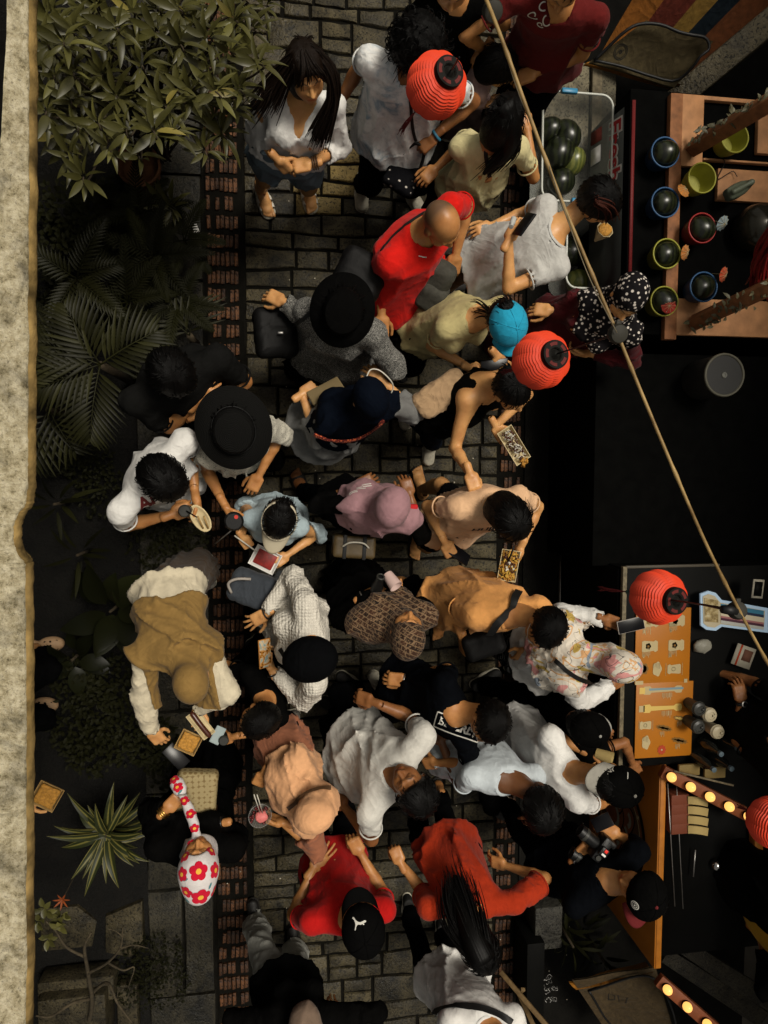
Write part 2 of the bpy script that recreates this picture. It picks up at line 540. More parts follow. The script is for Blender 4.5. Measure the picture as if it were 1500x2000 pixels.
# ---------------------------------------------------------------- ground
def sheet(name, x0, x1, y0, y1, z, m, nx=2, ny=2, amp=0.0, seed=1):
    xs, ys = np.linspace(x0, x1, nx), np.linspace(y0, y1, ny)
    X, Y = np.meshgrid(xs, ys, indexing='ij'); r = np.random.RandomState(seed)
    Z = np.full_like(X, z)
    if amp:
        for k in range(6):
            a = r.randn(2)*(1.5+k*2.2); Z = Z+amp/(1+k*.7)*np.sin(X*a[0]+Y*a[1]+r.rand()*6)
    V = np.c_[X.ravel(), Y.ravel(), Z.ravel()]
    i = np.arange((nx-1)*ny).reshape(nx-1, ny)[:, :-1].ravel()
    F = np.stack([i, i+ny, i+ny+1, i+1], 1)
    return structure(obj(name, (V, F), m, smooth=amp > 0))
ground = sheet('ground', -40, 40, -40, 40, -.06, m_asphalt)
XB0, XB1, XS1, XR1 = -.515, -.275, 1.50, 1.685     # brick border, paving, right border
road = sheet('road', XR1, 9, -8, 8, -.004, m_asphalt, 40, 90, .003, 4)
soil = sheet('soil', -3.2, -.97, -6, 6, -.03, m_soil, 60, 160, .03, 5)
pavement = sheet('pavement', XB1, XS1, -5.0, 4.6, -.018, m_mortar)

STONES, BRICKS = [], []
def slab_shape(poly, z, h, inset, dome=.0, seed=0):
    r = random.Random(seed); poly = np.asarray(poly, float); c = poly.mean(0); n = len(poly)
    d = poly-c; L = np.linalg.norm(d, axis=1)[:, None]
    t1 = c+d*(1-inset*.35/L); t2 = c+d*(1-inset/L)
    V = np.concatenate([np.c_[poly, np.full(n, z-h)], np.c_[t1, np.full(n, z-.005)], np.c_[t2, z+np.array([r.uniform(-.0015, .0015) for _ in range(n)])], [[*c, z+dome]]])
    F = []
    for k in range(2): F += [(k*n+i, k*n+(i+1) % n, (k+1)*n+(i+1) % n, (k+1)*n+i) for i in range(n)]
    F += [(2*n+i, 2*n+(i+1) % n, 3*n) for i in range(n)]
    return V, F
def wav(x, s): return .012*math.sin(x*3.1+s)+.007*math.sin(x*8.3+2*s)
def make_stones():
    r = random.Random(11); y = -4.95; row = 0
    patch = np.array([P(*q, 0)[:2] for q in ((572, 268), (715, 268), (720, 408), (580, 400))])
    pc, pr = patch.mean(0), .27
    while y < 4.5:
        hgt = r.choice([.105, .115, .125, .14, .19, .205]); x = XB1+.008; s = row*1.7
        while x < XS1-.03:
            w = r.uniform(.16, .36)
            if XS1-(x+w) < .13: w = XS1-.008-x
            parts = [(0, hgt)]
            if hgt > .17 and r.random() < .55: parts = [(0, hgt*r.uniform(.42, .58)), None]; parts[1] = (parts[0][1], hgt)
            for a, b in parts:
                g = r.uniform(.005, .009); pts = []
                x0, x1 = x+g, x+w-g
                y0 = lambda t: y+a+g+wav(t, s) if a == 0 else y+a+g
                y1 = lambda t: y+b-g+wav(t, s+1.7) if b == hgt else y+b-g
                for t in (0, .33, .67, 1): pts.append((x0+(x1-x0)*t, y0(x0+(x1-x0)*t)))
                for t in (0, .33, .67, 1): pts.append((x1-(x1-x0)*t, y1(x1-(x1-x0)*t)))
                pts = np.array(pts)+np.array([[r.uniform(-.003, .003), r.uniform(-.004, .004)] for _ in pts])
                cc = pts.mean(0)
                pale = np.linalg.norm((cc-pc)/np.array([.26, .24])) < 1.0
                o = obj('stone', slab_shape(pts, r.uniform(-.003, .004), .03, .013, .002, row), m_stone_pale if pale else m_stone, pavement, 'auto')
                STONES.append(o)
            x += w
        y += hgt; row += 1
make_stones()
def make_border(x0, x1, gaps, seed):
    r = random.Random(seed)
    base = sheet('brick_border', x0, x1, -5, 4.6, -.02, m_mortar)
    nb = max(3, int((x1-x0-.03)/.0295)); me = []
    for k in range(3):
        V, F = box((0, 0, 0), (.0245, .094, .03), bev=.004)
        V = V+np.random.RandomState(k).uniform(-.0012, .0012, V.shape)
        m_ = make_mesh('brick', V, F, m_brick, True); m_.set_sharp_from_angle(angle=.6); me.append(m_)
    y = -4.95
    while y < 4.5:
        pitch = r.uniform(.112, .122); tilt = r.uniform(-.03, .03); dark = r.random()
        for k in range(nb):
            if r.random() < .10: continue
            o = link('brick', r.choice(me), base, (k*.0295+.022+r.uniform(-.002, .002)-(x1-x0)/2, y+r.uniform(-.004, .004)+.2, .02-.02+r.uniform(-.004, .004)))
            o.rotation_euler = (0, 0, tilt+r.uniform(-.03, .03)); o.scale = (1, r.uniform(.75, 1.02), 1)
            BRICKS.append(o)
        y += pitch
    return base
border_a = make_border(XB0, XB1, 0, 3)
border_b = make_border(XS1, XR1, 0, 5)
# concrete slabs between the bed and the brick border
slabs = sheet('path', -.985, XB0, -5, 4.6, -.03, m_mortar)
yy = -4.9; _r = random.Random(4)
while yy < 4.5:
    hgt = _r.uniform(.55, .8)
    xs = [-.98, -.53] if _r.random() < .6 else [-.98, -.74, -.53]
    for a, b in zip(xs[:-1], xs[1:]):
        pts = [(a+.006, yy+.006), (a+(b-a)/2, yy+.006), (b-.006, yy+.006), (b-.007, yy+hgt/2), (b-.006, yy+hgt-.006), (a+(b-a)/2, yy+hgt-.006), (a+.006, yy+hgt-.006), (a+.006, yy+hgt/2)]
        pts = np.array(pts)+np.random.RandomState(int(abs(yy)*100)).uniform(-.004, .004, (8, 2))
        obj('slab', slab_shape(pts, .012+_r.uniform(-.008, .008), .05, .012, .001, 2), m_slab, slabs, 'auto')
    yy += hgt
# the ledge of the bridge close to the camera
LZ = 3.0
def ledge():
    edge = [(x-12, y) for x, y in [(66, -60), (67, 150), (67, 330), (66, 520), (66, 700), (65, 850), (64, 950), (60, 985), (46, 1004), (37, 1030), (38, 1062), (46, 1085), (57, 1098), (60, 1120), (61, 1250), (62, 1400), (62, 1600), (62, 1800), (61, 2060)]]
    back = [(14, -60), (13, 60), (7, 160), (2, 260), (-3, 330), (-60, 500), (-120, 800), (-130, 1400), (-140, 2060)]
    pe = smooth_path([P(x, y, LZ) for x, y in edge], 260); pb = smooth_path([P(x, y, LZ) for x, y in back], 260)
    pb[:, 1] = pe[:, 1]; pb[:, 0] = np.interp(pe[:, 1], [P(x, y, LZ)[1] for x, y in back][::-1], [P(x, y, LZ)[0] for x, y in back][::-1])
    r = np.random.RandomState(3)
    def rough(n, s): 
        q = np.cumsum(r.randn(n)); k = np.ones(s)/s
        q = q-np.convolve(np.pad(q, s, 'edge'), np.ones(2*s+1)/(2*s+1), 'valid')
        return q/np.abs(q).max()
    pe[:, 0] += rough(260, 6)*.0022; NX = 16
    rows = []
    for k in range(NX+1):
        t = k/NX; q = pb+(pe-pb)*(1-(1-t)**1.6)
        q[:, 2] = LZ+rough(260, 3)*.0022-(.006 if k == NX else 0)
        rows.append(q)
    V = np.concatenate(rows); n = 260
    ii = np.array([k*n+i for k in range(NX) for i in range(n-1)])
    F = np.stack([ii, ii+n, ii+n+1, ii+1], 1)[:, ::-1]
    root = thing('concrete_ledge', 'pale weathered concrete ledge running down the whole left side above the plants', 'ledge', (*rows[0][130][:2], LZ-.2))
    obj('top', (V, F), m_ledge, root)
    e = rows[-1].copy(); dn = []
    for j, (dx, dz) in enumerate([(0.0, 0), (.005, -.004), (.008, -.011), (.010, -.020), (.009, -.028), (-.02, -.07)]):
        q = e.copy(); q[:, 2] = e[:, 2]+dz; q[:, 0] = e[:, 0]+dx+(rough(260, 4)*.0018 if j else 0); dn.append(q)
    V = np.concatenate(dn); ii = np.array([k*n+i for k in range(5) for i in range(n-1)])
    obj('edge', (V, np.stack([ii, ii+n, ii+n+1, ii+1], 1)[:, ::-1]), m_ledge_edge, root)
    b0 = rows[0]; lo_ = e.copy(); lo_[:, 0] -= .02; lo_[:, 2] -= .10
    b1 = b0.copy(); b1[:, 2] -= .10
    V = np.concatenate([lo_, b1, b0]); ii = np.array([k*n+i for k in range(2) for i in range(n-1)])
    obj('underside', (V, np.stack([ii, ii+n, ii+n+1, ii+1], 1)[:, ::-1]), m_ledge_edge, root)
ledge()

# unseen house walls added on both sides to block low sky light
for x0, x1, z0, z1 in ((3.55, 3.9, 0, 4.2), (-3.9, -3.5, 0, 3.2)):
    structure(obj('wall', box(((x0+x1)/2, 0, (z0+z1)/2), (x1-x0, 26, z1-z0)), m_plaster, None, False))
roof = structure(obj('roof', box((-2.3, 0, 2.90), (2.44, 26, .10)), mat('dark roof felt', (.008, .008, .007), .9, .4, 8, .6, 60, spec=.05), None, False))  # unseen sheet behind the ledge, added to darken the plant bed
# ---------------------------------------------------------------- plants
def leaf_shape(L, w, droop=.25, fold=.25, n=6, tip=.75, base=.0):
    """Lance-shaped leaf along +y, folded on its midrib and drooping."""
    V, F = [], []
    for i in range(n+1):
        t = i/n; y = L*t; hw = w*.5*(math.sin(math.pi*min(1, t**tip*1.0))**.8 if 0 < t < 1 else 0)+base*(1-t)
        z = -droop*L*t*t+.12*L*t
        V += [(-hw, y, z+hw*fold), (0, y, z), (hw, y, z+hw*fold)]
    for i in range(n):
        a = 3*i; F += [(a, a+1, a+4, a+3), (a+1, a+2, a+5, a+4)]
    return np.array(V), F
def leaf_mat(name, a, b, rough=.4, vein=True, spec=.5, yellow=0):
    def f(t, co, p):
        oi = t.new('ObjectInfo')
        c = t.mixc(t.noise(co, 5, 3), a, b)
        c = t.mixc(1.0, c, t.ramp(oi.outputs['Random'], (0, .55), (.9, 1.25), (.93, 1.7)), 'MULTIPLY')
        return c
    return mat(name, rough=rough, spec=spec, fn=f)
m_leaf = leaf_mat('olive leaf', (.014, .0155, .004), (.115, .106, .028), .42, spec=.3)
m_leaf2 = leaf_mat('yellowing leaf', (.20, .155, .03), (.12, .11, .03))
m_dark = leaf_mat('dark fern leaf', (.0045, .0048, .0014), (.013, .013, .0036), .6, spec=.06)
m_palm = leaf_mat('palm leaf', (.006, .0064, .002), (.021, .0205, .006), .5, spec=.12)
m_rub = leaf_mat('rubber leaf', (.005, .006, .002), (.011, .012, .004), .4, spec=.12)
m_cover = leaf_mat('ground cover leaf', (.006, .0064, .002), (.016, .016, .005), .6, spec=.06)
m_bark = mat('brown stem', (.045, .033, .018), .85, .5, 30, .7, 90)
m_twig = mat('dry grey twig', (.06, .046, .026), .85, .5, 30, .7, 90)
m_terra = mat('terracotta', (.20, .085, .035), .75, .4, 20, .4, 60)
def stripe_leaf(t, co, p):
    uvw = t.new('Attribute', attribute_name='side'); s = uvw.outputs['Fac']
    st = t.ramp(s, (0, (.016, .020, .006)), (.34, (.020, .024, .007)), (.42, (.11, .10, .025)), (.50, (.13, .115, .03)), (.58, (.017, .022, .007)), (.86, (.017, .022, .007)), (.93, (.12, .105, .03)))
    return st
m_drac = mat('striped leaf', rough=.45, spec=.18, fn=stripe_leaf)
def rot_to(az, el, roll=0):
    return frame(azv(az, el), (0, 0, 1)) if not roll else frame(azv(az, el), azv(az+90, roll)*.5+np.array([0, 0, 1]))
def as_matrix(p, R, s):
    M = Matrix.Identity(4)
    for i in range(3):
        for j in range(3): M[j][i] = float(R[i][j]*s)
        M[i][3] = float(p[i])
    return M

def big_shrub():
    root_p = P(300, 330, 0); root_p[2] = 0
    t = thing('leafy_shrub', 'big leafy shrub with olive lance-shaped leaves beside the ledge, upper left', 'shrub', root_p)
    r = random.Random(21); off = np.array(t.location)
    lm = [make_mesh('leaf', *leaf_shape(.135, w, d, f), m_leaf) for w, d, f in ((.034, .45, .4), (.039, .25, .3), (.030, .6, .45), (.036, .1, .35))]
    ly = make_mesh('leaf', *leaf_shape(.15, .042, .3, .2), m_leaf2)
    C = [(150, 140), (230, 60), (300, 62), (380, 55), (455, 45), (520, 15), (185, 235), (255, 205), (300, 262), (215, 290), (145, 190), (105, 150), (130, 90), (335, 130), (400, 128), (445, 100), (380, 180), (425, 172), (350, 15), (260, 15), (430, 5), (155, 345), (110, 260), (466, 175), (205, 150), (270, 130), (170, 40), (110, 40), (320, 205), (240, 255), (330, 260), (490, 60), (415, 245), (395, 290), (450, 215), (290, 95), (360, 90), (130, 300), (95, 210), (210, 100), (500, 120), (470, 0), (90, 90), (275, 300), (180, 180), (345, 175), (225, 190), (85, 20), (310, 20), (405, 80), (150, 255)]
    whorls = [(x+r.uniform(-8, 8), y+r.uniform(-8, 8), r.uniform(1.25, 1.75)) for x, y in C]
    whorls += [(x+r.uniform(-30, 30), y+r.uniform(-30, 30), r.uniform(1.1, 1.6)) for x, y in C[::2]]
    for _ in range(34):
        whorls.append((r.uniform(80, 480)*1.0, r.uniform(-40, 250), r.uniform(.85, 1.3)))
    whorls += [(320, 395, .35), (335, 405, .4)]
    n = 0; rest = []; stems = []
    for i, (x, y, z) in enumerate(whorls):
        p = P(x, y, z); k = r.randint(8, 11)
        base = root_p+np.array([r.uniform(-.14, .14), r.uniform(-.02, .3), .15])
        if z > .5: stems.append(tube(smooth_path([base, (base+p)/2+np.array([0, 0, .25])*r.random(), p-np.array([0, 0, .06]), p], 9), np.linspace(.008, .0035, 9), 5))
        for j in range(k):
            az = j*137.5+r.uniform(-18, 18); el = r.choice([r.uniform(-10, 22), r.uniform(20, 62)]); s = r.uniform(.55, 1.0)*(.8 if el > 40 else 1)
            R = rot_to(az, el, r.uniform(-.4, .4)); q = p+R[1]*.012-np.array([0, 0, .012*(j % 3)])
            big = z > 1.2 and n < 299
            me = ly if r.random() < .03 else r.choice(lm)
            if big:
                o = link('leaf', me, t); o.matrix_local = as_matrix(q-off, R, s); n += 1
            else:
                c = np.array([v.co[:] for v in me.vertices])*s
                rest.append((c @ R+q, [tuple(f.vertices) for f in me.polygons]))
    obj('foliage', rest, m_leaf, t, kind='stuff')
    obj('stem', stems, m_bark, t, kind='stuff')
    pot = thing('plant_pot', 'terracotta plant pot showing its curved rim under the big shrub', 'pot', P(272, 318, 0))
    c = P(270, 322, .28); c[2] = 0
    obj('pot_body', lathe([(.085, .0), (.115, .22), (.118, .25), (.13, .255), (.132, .29), (.118, .292), (.11, .24), (.1, .22), (0, .22)], 36, c), m_terra, pot, 'auto')
big_shrub()

def frond(base, az, L, el, curl, nl, lw, ll, m, parent, name='frond', leaflets=False, taper=.5, vee=.25, r=random):
    """A feather leaf: midrib plus leaflets on both sides; returns the rib points."""
    pts = []; p = np.asarray(base, float); n = 14
    for i in range(n+1):
        e = el-curl*i/n; pts.append(p.copy()); p = p+azv(az, e)*L/n
    pts = np.array(pts); parts = [tube(pts, np.linspace(.005, .0018, n+1), 5)]
    fr = obj(name, parts, m, parent) if leaflets else None
    for i in range(nl):
        t = .12+.86*i/(nl-1); q = pts[0]+0; s = t*n; k = min(n-1, int(s)); q = pts[k]+(pts[k+1]-pts[k])*(s-k)
        T = nz(pts[k+1]-pts[k]); side = nz(np.cross(T, [0, 0, 1]))
        for sg in (-1, 1):
            a = math.radians(60-32*t); D = nz(side*sg*math.sin(a)+T*math.cos(a)+np.array([0, 0, vee-.15*t+r.uniform(-.06, .06)]))
            l = ll*(math.sin(math.pi*min(1, (.25+.75*t)))**.6*.9+.12)*r.uniform(.9, 1.08)
            V, F = leaf_shape(l, lw, .35, .35, 4, .6)
            V, F = place((V, F), q, frame(D))
            if leaflets: obj('leaflet', (V, F), m, fr)
            else: parts.append((V, F))
    return fr if leaflets else obj(name, parts, m, parent)
r_ = random.Random(5)
def fern(px, py, z, n, L, label, m=m_dark, lw=.012, ll=.07, nl=17, azs=None, group=None):
    c = P(px, py, z); base = c.copy(); base[2] = 0
    t = thing('fern', label, 'fern', base, group)
    for k in range(n):
        az = azs[k] if azs else k*360/n+r_.uniform(-20, 20)
        frond(c, az, L*r_.uniform(.8, 1.1), r_.uniform(28, 50), r_.uniform(45, 80), nl, lw, ll, m, t, r=r_)
    obj('crown', tube([base, c], [.02, .012], 6), m_bark, t)
    return t
fern(150, 545, .45, 5, .42, 'fern with one long arching frond beside the ledge above the palm', m_palm, .016, .10, 16, [60, 20, 150, 250, -40])
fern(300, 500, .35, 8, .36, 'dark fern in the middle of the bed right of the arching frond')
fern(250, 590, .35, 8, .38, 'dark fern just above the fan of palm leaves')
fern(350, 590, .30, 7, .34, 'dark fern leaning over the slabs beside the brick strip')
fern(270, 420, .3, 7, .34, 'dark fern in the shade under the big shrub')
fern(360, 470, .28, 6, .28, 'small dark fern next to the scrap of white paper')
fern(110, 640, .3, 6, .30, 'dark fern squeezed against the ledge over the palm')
def palm(px, py, z, specs, label, L=.4):
    c = P(px, py, z); base = c.copy(); base[2] = 0
    t = thing('palm', label, 'palm', base)
    obj('trunk', tube([base, c], [.03, .02], 8), m_bark, t)
    for az, l, el, nl in specs: frond(c, az, l, el, 42, nl, .021, .24, m_palm, t, leaflets=True, r=r_)
    return t
palm(196, 712, .75, [(262, .42, 22, 15), (205, .34, 25, 12), (118, .34, 30, 12), (30, .36, 28, 12), (160, .32, 25, 11)], 'palm with narrow leaflets fanned out like feathers left of the man in black')
palm(95, 800, .5, [(250, .34, 15, 9), (300, .28, 20, 8), (80, .3, 30, 8)], 'thin drooping palm right against the ledge below the fanned palm')
palm(370, 655, .3, [(75, .22, 20, 7), (140, .22, 25, 7)], 'small palm sprig behind the back of the man in black')

def dracaena(px, py, z):
    c = P(px, py, z); base = c.copy(); base[2] = 0
    t = thing('striped_plant', 'rosette plant with long green and yellow striped leaves beside the woman in the flowered headscarf', 'plant', base)
    obj('stem', tube([base, c], [.022, .016], 8), m_bark, t)
    rr = random.Random(8)
    for k in range(34):
        L = rr.uniform(.26, .42); V, F = [], []
        n = 9; w = rr.uniform(.042, .056); el = rr.uniform(5, 62) if k < 26 else rr.uniform(55, 80); bend = rr.uniform(40, 85)
        p = np.zeros(3); side = []
        for i in range(n+1):
            s = i/n; e = math.radians(el-bend*s)
            hw = .5*w*(.55+.6*math.sin(math.pi*s**.8))*(1-s**5)
            for q, f in ((-1, .0), (-.5, .28), (0, .5), (.5, .72), (1, 1.0)):
                V.append((q*hw, p[1], p[2]+abs(q)*hw*.35)); side.append(f)
            p = p+np.array([0, math.cos(e), math.sin(e)])*L/n
        for i in range(n):
            for j in range(4): a = i*5+j; F.append((a, a+1, a+6, a+5))
        V, F = place((np.array(V), F), c-np.array([0, 0, .004*k]), frame(azv(k*137.5+rr.uniform(-12, 12), 0)), .92)
        o = obj('leaf', (V, F), m_drac, t)
        at = o.data.attributes.new('side', 'FLOAT', 'POINT'); at.data.foreach_set('value', np.array(side, np.float32))
dracaena(208, 1632, .5)

def broad(px, py, z, n, L, w, m, label, name='rubber_plant', seed=1, el=(5, 45)):
    c = P(px, py, z); base = c.copy(); base[2] = 0; rr = random.Random(seed)
    t = thing(name, label, 'plant', base)
    obj('stem', tube([base, c], [.014, .008], 6), m_bark, t)
    for k in range(n):
        s = rr.uniform(.75, 1.1); R = rot_to(k*137.5+rr.uniform(-20, 20), rr.uniform(*el), rr.uniform(-.3, .3))
        V, F = leaf_shape(L*s, w*s, .35, .22, 8, .85)
        obj('leaf', place((V, F), c+R[1]*.05-np.array([0, 0, .02*k]), R), m, t)
broad(215, 1195, .45, 11, .27, .17, m_rub, 'rubber plant with large dark oval leaves above the woman in the tan headscarf', seed=3)
broad(140, 1290, .3, 8, .2, .12, m_rub, 'low plant with dark oval leaves right of the upper clog', 'broad_leaf_plant', 9)
broad(330, 395, .35, 7, .12, .035, m_leaf, 'small light green sprout alone below the terracotta pot', 'seedling', 4)
broad(105, 985, .3, 9, .22, .03, m_dark, 'wispy dark weed by the notch in the ledge', 'weed', 6, (10, 60))
broad(150, 1085, .3, 9, .24, .03, m_dark, 'wispy dark weed above the big rubber plant', 'weed', 12, (10, 60))

def cover(region, n, z, label, seed, s=.03, m=m_cover):
    rr = random.Random(seed); parts = []
    for _ in range(n):
        x, y = rr.choice(region); a = rr.uniform(0, 6.28); q = math.sqrt(rr.random())
        rx, ry = 52, 52
        p = P(x+math.cos(a)*q*rx, y+math.sin(a)*q*ry, max(.02, z*(1-q*q*.7)*rr.uniform(.5, 1)))
        V, F = leaf_shape(s*rr.uniform(.7, 1.3), s*.62, .3, .3, 3, .8)
        parts.append(place((V, F), p, rot_to(rr.uniform(0, 360), rr.uniform(-5, 55))))
    o = stuff(obj('ground_cover', parts, m)); o['label'] = label
cover([(150, 1330), (190, 1380), (150, 1430), (220, 1330), (240, 1440), (300, 1450), (180, 1470), (330, 1490)], 1500, .35, 'low creeping plants below the tan headscarf', 31, .036)
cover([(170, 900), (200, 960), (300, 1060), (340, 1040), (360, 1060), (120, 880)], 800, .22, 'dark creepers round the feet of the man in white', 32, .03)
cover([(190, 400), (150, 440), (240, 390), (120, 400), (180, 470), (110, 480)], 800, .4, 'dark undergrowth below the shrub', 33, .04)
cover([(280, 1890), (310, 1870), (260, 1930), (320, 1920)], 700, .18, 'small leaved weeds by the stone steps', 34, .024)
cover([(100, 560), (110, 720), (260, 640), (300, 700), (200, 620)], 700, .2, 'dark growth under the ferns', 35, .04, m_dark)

def bare_bush():
    b = P(170, 2010, 0)
    t = thing('bare_bush', 'nearly leafless bush of crooked pale branches over the stone steps', 'bush', b)
    def br(pts, r0, r1): return tube(smooth_path([P(*q) for q in pts], 20), np.linspace(r0, r1, 20), 6)
    B = [br([(170, 2010, .05), (180, 1960, .5), (172, 1900, .8), (165, 1850, 1.0), (178, 1822, 1.05)], .016, .006),
         br([(178, 1940, .55), (210, 1920, .7), (230, 1960, .75), (260, 2000, .7)], .011, .005),
         br([(172, 1900, .8), (210, 1880, .95), (235, 1850, 1.05), (240, 1812, 1.1)], .010, .003),
         br([(210, 1880, .95), (240, 1895, 1.0), (262, 1890, 1.0), (250, 1930, .95)], .007, .002),
         br([(168, 1870, .9), (130, 1850, .95), (110, 1820, 1.0), (90, 1800, 1.02)], .009, .003),
         br([(235, 1852, 1.05), (262, 1846, 1.08), (290, 1852, 1.1)], .005, .0015),
         br([(178, 1950, .5), (140, 1960, .6), (100, 1985, .6), (70, 1984, .6)], .012, .005),
         br([(240, 1830, 1.08), (225, 1818, 1.1), (210, 1815, 1.1)], .004, .0015)]
    for q in B: obj('branch', q, m_twig, t)
    rr = random.Random(2)
    for x, y, z in ((85, 1775, 1.05), (115, 1805, 1.03), (75, 1800, 1.05), (95, 1830, 1.0), (120, 1790, 1.0)):
        for k in range(7):
            V, F = leaf_shape(.055, .03, .2, .3, 4, .9)
            obj('leaf', place((V, F), P(x+rr.uniform(-6, 6), y+rr.uniform(-6, 6), z), rot_to(k*137, rr.uniform(0, 50))), m_leaf, t)
bare_bush()
def flower(px, py):
    c = P(px, py, .5); base = c.copy(); base[2] = 0
    t = thing('orange_flower', 'single spiky orange flower by the striped plant', 'flower', base)
    m = mat('orange petal', (.30, .07, .015), .6)
    obj('stem', tube([base, c], .003, 5), m_bark, t)
    for k in range(7): obj('petal', place(leaf_shape(.06, .012, .1, .3, 3), c, rot_to(k*51+10, 25)), m, t)
flower(122, 1757)

# stone steps and blocks in the bed, lower left
def blocks():
    m_blk = mat('mossy pale block', fn=stone_col((.058, .047, .025), (.008, .007, .0045), .25), spec=.2)
    t = thing('stone_steps', 'mossy stone steps under the bare branches in the lower left corner', 'steps', P(150, 1950, 0))
    for (x0, y0, x1, y1, z) in ((70, 1920, 225, 1955, .16), (70, 1955, 210, 2050, .24), (225, 1925, 272, 2050, .10)):
        a, b = P(x0, y0, z), P(x1, y1, z)
        obj('step', box(((a+b)/2-np.array([0, 0, z/2])), (abs(b[0]-a[0])-.01, abs(b[1]-a[1])-.01, z), bev=.015), m_blk, t, 'auto')
    for lab, q, z in (('mossy pale slab lying beside the striped plant', [(205, 1790), (278, 1760), (280, 1850), (255, 1872), (205, 1862)], .05), ('broken cement slab below the orange flower', [(75, 1775), (150, 1770), (190, 1800), (180, 1850), (80, 1860)], .03)):
        pts = np.array([P(*k, z)[:2] for k in q])
        o = obj('loose_slab', slab_shape(pts[::-1], z, .06, .015, .003, 3), m_blk, None, 'auto'); tag(o, lab, 'slab')
blocks()
# ---------------------------------------------------------------- stalls on the right
m_black = mat('black cloth cover', (.0026, .0026, .0024), .9, .3, 12, .5, 60, spec=.02)
m_blackp = mat('black painted board', (.0032, .0032, .0028), .6, .3, 6, spec=.06)
m_pink = mat('worn pink paint', (.47, .225, .095), .65, .35, 10, .3, 40)
m_pinkd = mat('pink paint edge', (.26, .105, .04), .7, .4, 20, .3, 40)
m_trim = mat('scuffed wood trim', (.155, .125, .075), .7, .5, 40, .5, 90)
m_orange = mat('orange painted panel', (.30, .098, .006), .55, .25, 4, .1, 30)
m_orangeb = mat('orange painted edge', (.36, .125, .012), .5, .3, 12)
m_redor = mat('red brown painted bar', (.17, .045, .012), .6, .3, 12)
m_wood = mat('grey wood', fn=stone_col((.19, .165, .105), (.06, .05, .033), .25), rough=.85)
m_steel = mat('dull metal', (.35, .34, .32), .35, .2, 20, metal=.9)
m_cream = mat('cream print', (.40, .32, .17), .8)
m_white = mat('white plastic', (.72, .70, .66), .5)
m_wire = mat('black cord', (.006, .006, .006), .5)
def flat_box(px0, py0, px1, py1, z0, z1, bev=.0):
    a, b = P(px0, py0, z1), P(px1, py1, z1)
    return box(((a[0]+b[0])/2, (a[1]+b[1])/2, (z0+z1)/2), (abs(b[0]-a[0]), abs(b[1]-a[1]), z1-z0), bev=bev)
def flat_poly(pts, z0, z1):
    q = np.array([P(x, y, z1)[:2] for x, y in pts])
    if sum((q[i-1][0]*q[i][1]-q[i][0]*q[i-1][1]) for i in range(len(q))) < 0: q = q[::-1]
    return prism(q, z1-z0, (0, 0, z0))
# melon stall
TZ = .80
melon_table = thing('stall_table', 'black covered table of the melon stall with pink boards on it', 'table', P(1400, 420, 0)*np.array([1, 1, 0]))
obj('table_body', flat_box(1232, 172, 1640, 664, 0, TZ, .006), m_black, melon_table, 'auto')
for q in ((1316, 181, 1372, 326), (1374, 186, 1640, 216), (1374, 312, 1640, 326), (1482, 218, 1640, 310), (1403, 328, 1640, 404), (1322, 582, 1640, 663)):
    obj('board', flat_box(*q, TZ+.003, TZ+.035, .004), m_pink, melon_table, 'auto')
obj('board_edge', flat_box(1311, 181, 1321, 663, TZ+.002, TZ+.045, .003), m_pinkd, melon_table, 'auto')
# banner hanging on the table front
XT = P(1232, 400, TZ)[0]
ban = thing('banner', 'dark banner lettered in red with white outlines along the front of the melon table', 'banner', (XT-.02, P(1232, 380, .5)[1], .2))
yb0, yb1 = P(1232, 196, TZ)[1], P(1232, 560, TZ)[1]
m_banner = mat('dark vinyl', (.028, .030, .028), .35, .3, 6)
BU = nz([.13, 0, 1.0]); BN = nz(np.cross([0, -1, 0], BU)); BR = np.array([[0, -1, 0], BU, BN])   # leaning out a little at its foot
bt_ = np.array([XT-.006, (yb0+yb1)/2, TZ-.01])
obj('sheet', box(bt_-BU*.21, (yb0-yb1, .42, .006), BR), m_banner, ban)
obj('top_hem', box(bt_-BU*.016+BN*.004, (yb0-yb1, .018, .006), BR), mat('pale hem', (.30, .30, .27), .5), ban)
obj('red_hem', box((XT+.002, (yb0+yb1)/2, TZ+.004), (.02, yb0-yb1, .008)), mat('dark red hem', (.12, .010, .010), .6), ban)
for bold, dx, m, nm in ((.016, .0045, m_white, 'letter_outline'), (.004, .007, mat('red lettering', (.42, .010, .016), .5), 'lettering')):
    V, F = text_shape('Fresh', .165, 1.0, .12, bold)
    q = bt_-BU*.155+BN*dx; q[1] = P(1210, 292, .65)[1]
    obj(nm, place((V, F), q, BR), m, ban, False)
def melon_mat(name, a, b):
    def f(t, co, p):
        w = t.new('TexWave', i_Scale=9.0, i_Distortion=7.0, i_Detail=3.0); w.bands_direction = 'X'
        t.link(co, w.inputs['Vector'])
        return t.mixc(t.ramp(w.outputs['Fac'], (.35, 0), (.6, 1)), a, b)
    return mat(name, rough=.3, spec=.5, fn=f)
m_melon = melon_mat('dark melon rind', (.0045, .006, .003), (.015, .019, .007))
m_melon2 = melon_mat('pale melon rind', (.14, .145, .035), (.07, .085, .02))
def melon(c, r, label, m=m_melon, group='watermelons'):
    V, F = lathe([(0.001, -r)]+[(r*math.cos(a)*.93, r*math.sin(a)*1.1) for a in np.linspace(-1.45, 1.45, 13)]+[(.001, r*1.1)], 24)
    R = frame(azv(random.uniform(0, 360), 60))
    o = obj('watermelon', (V @ R+np.asarray(c), F), m); tag(o, label, 'watermelon', group)
    return o
def plastic(t, co, p):
    p.inputs['Alpha'].default_value = .36
    return None
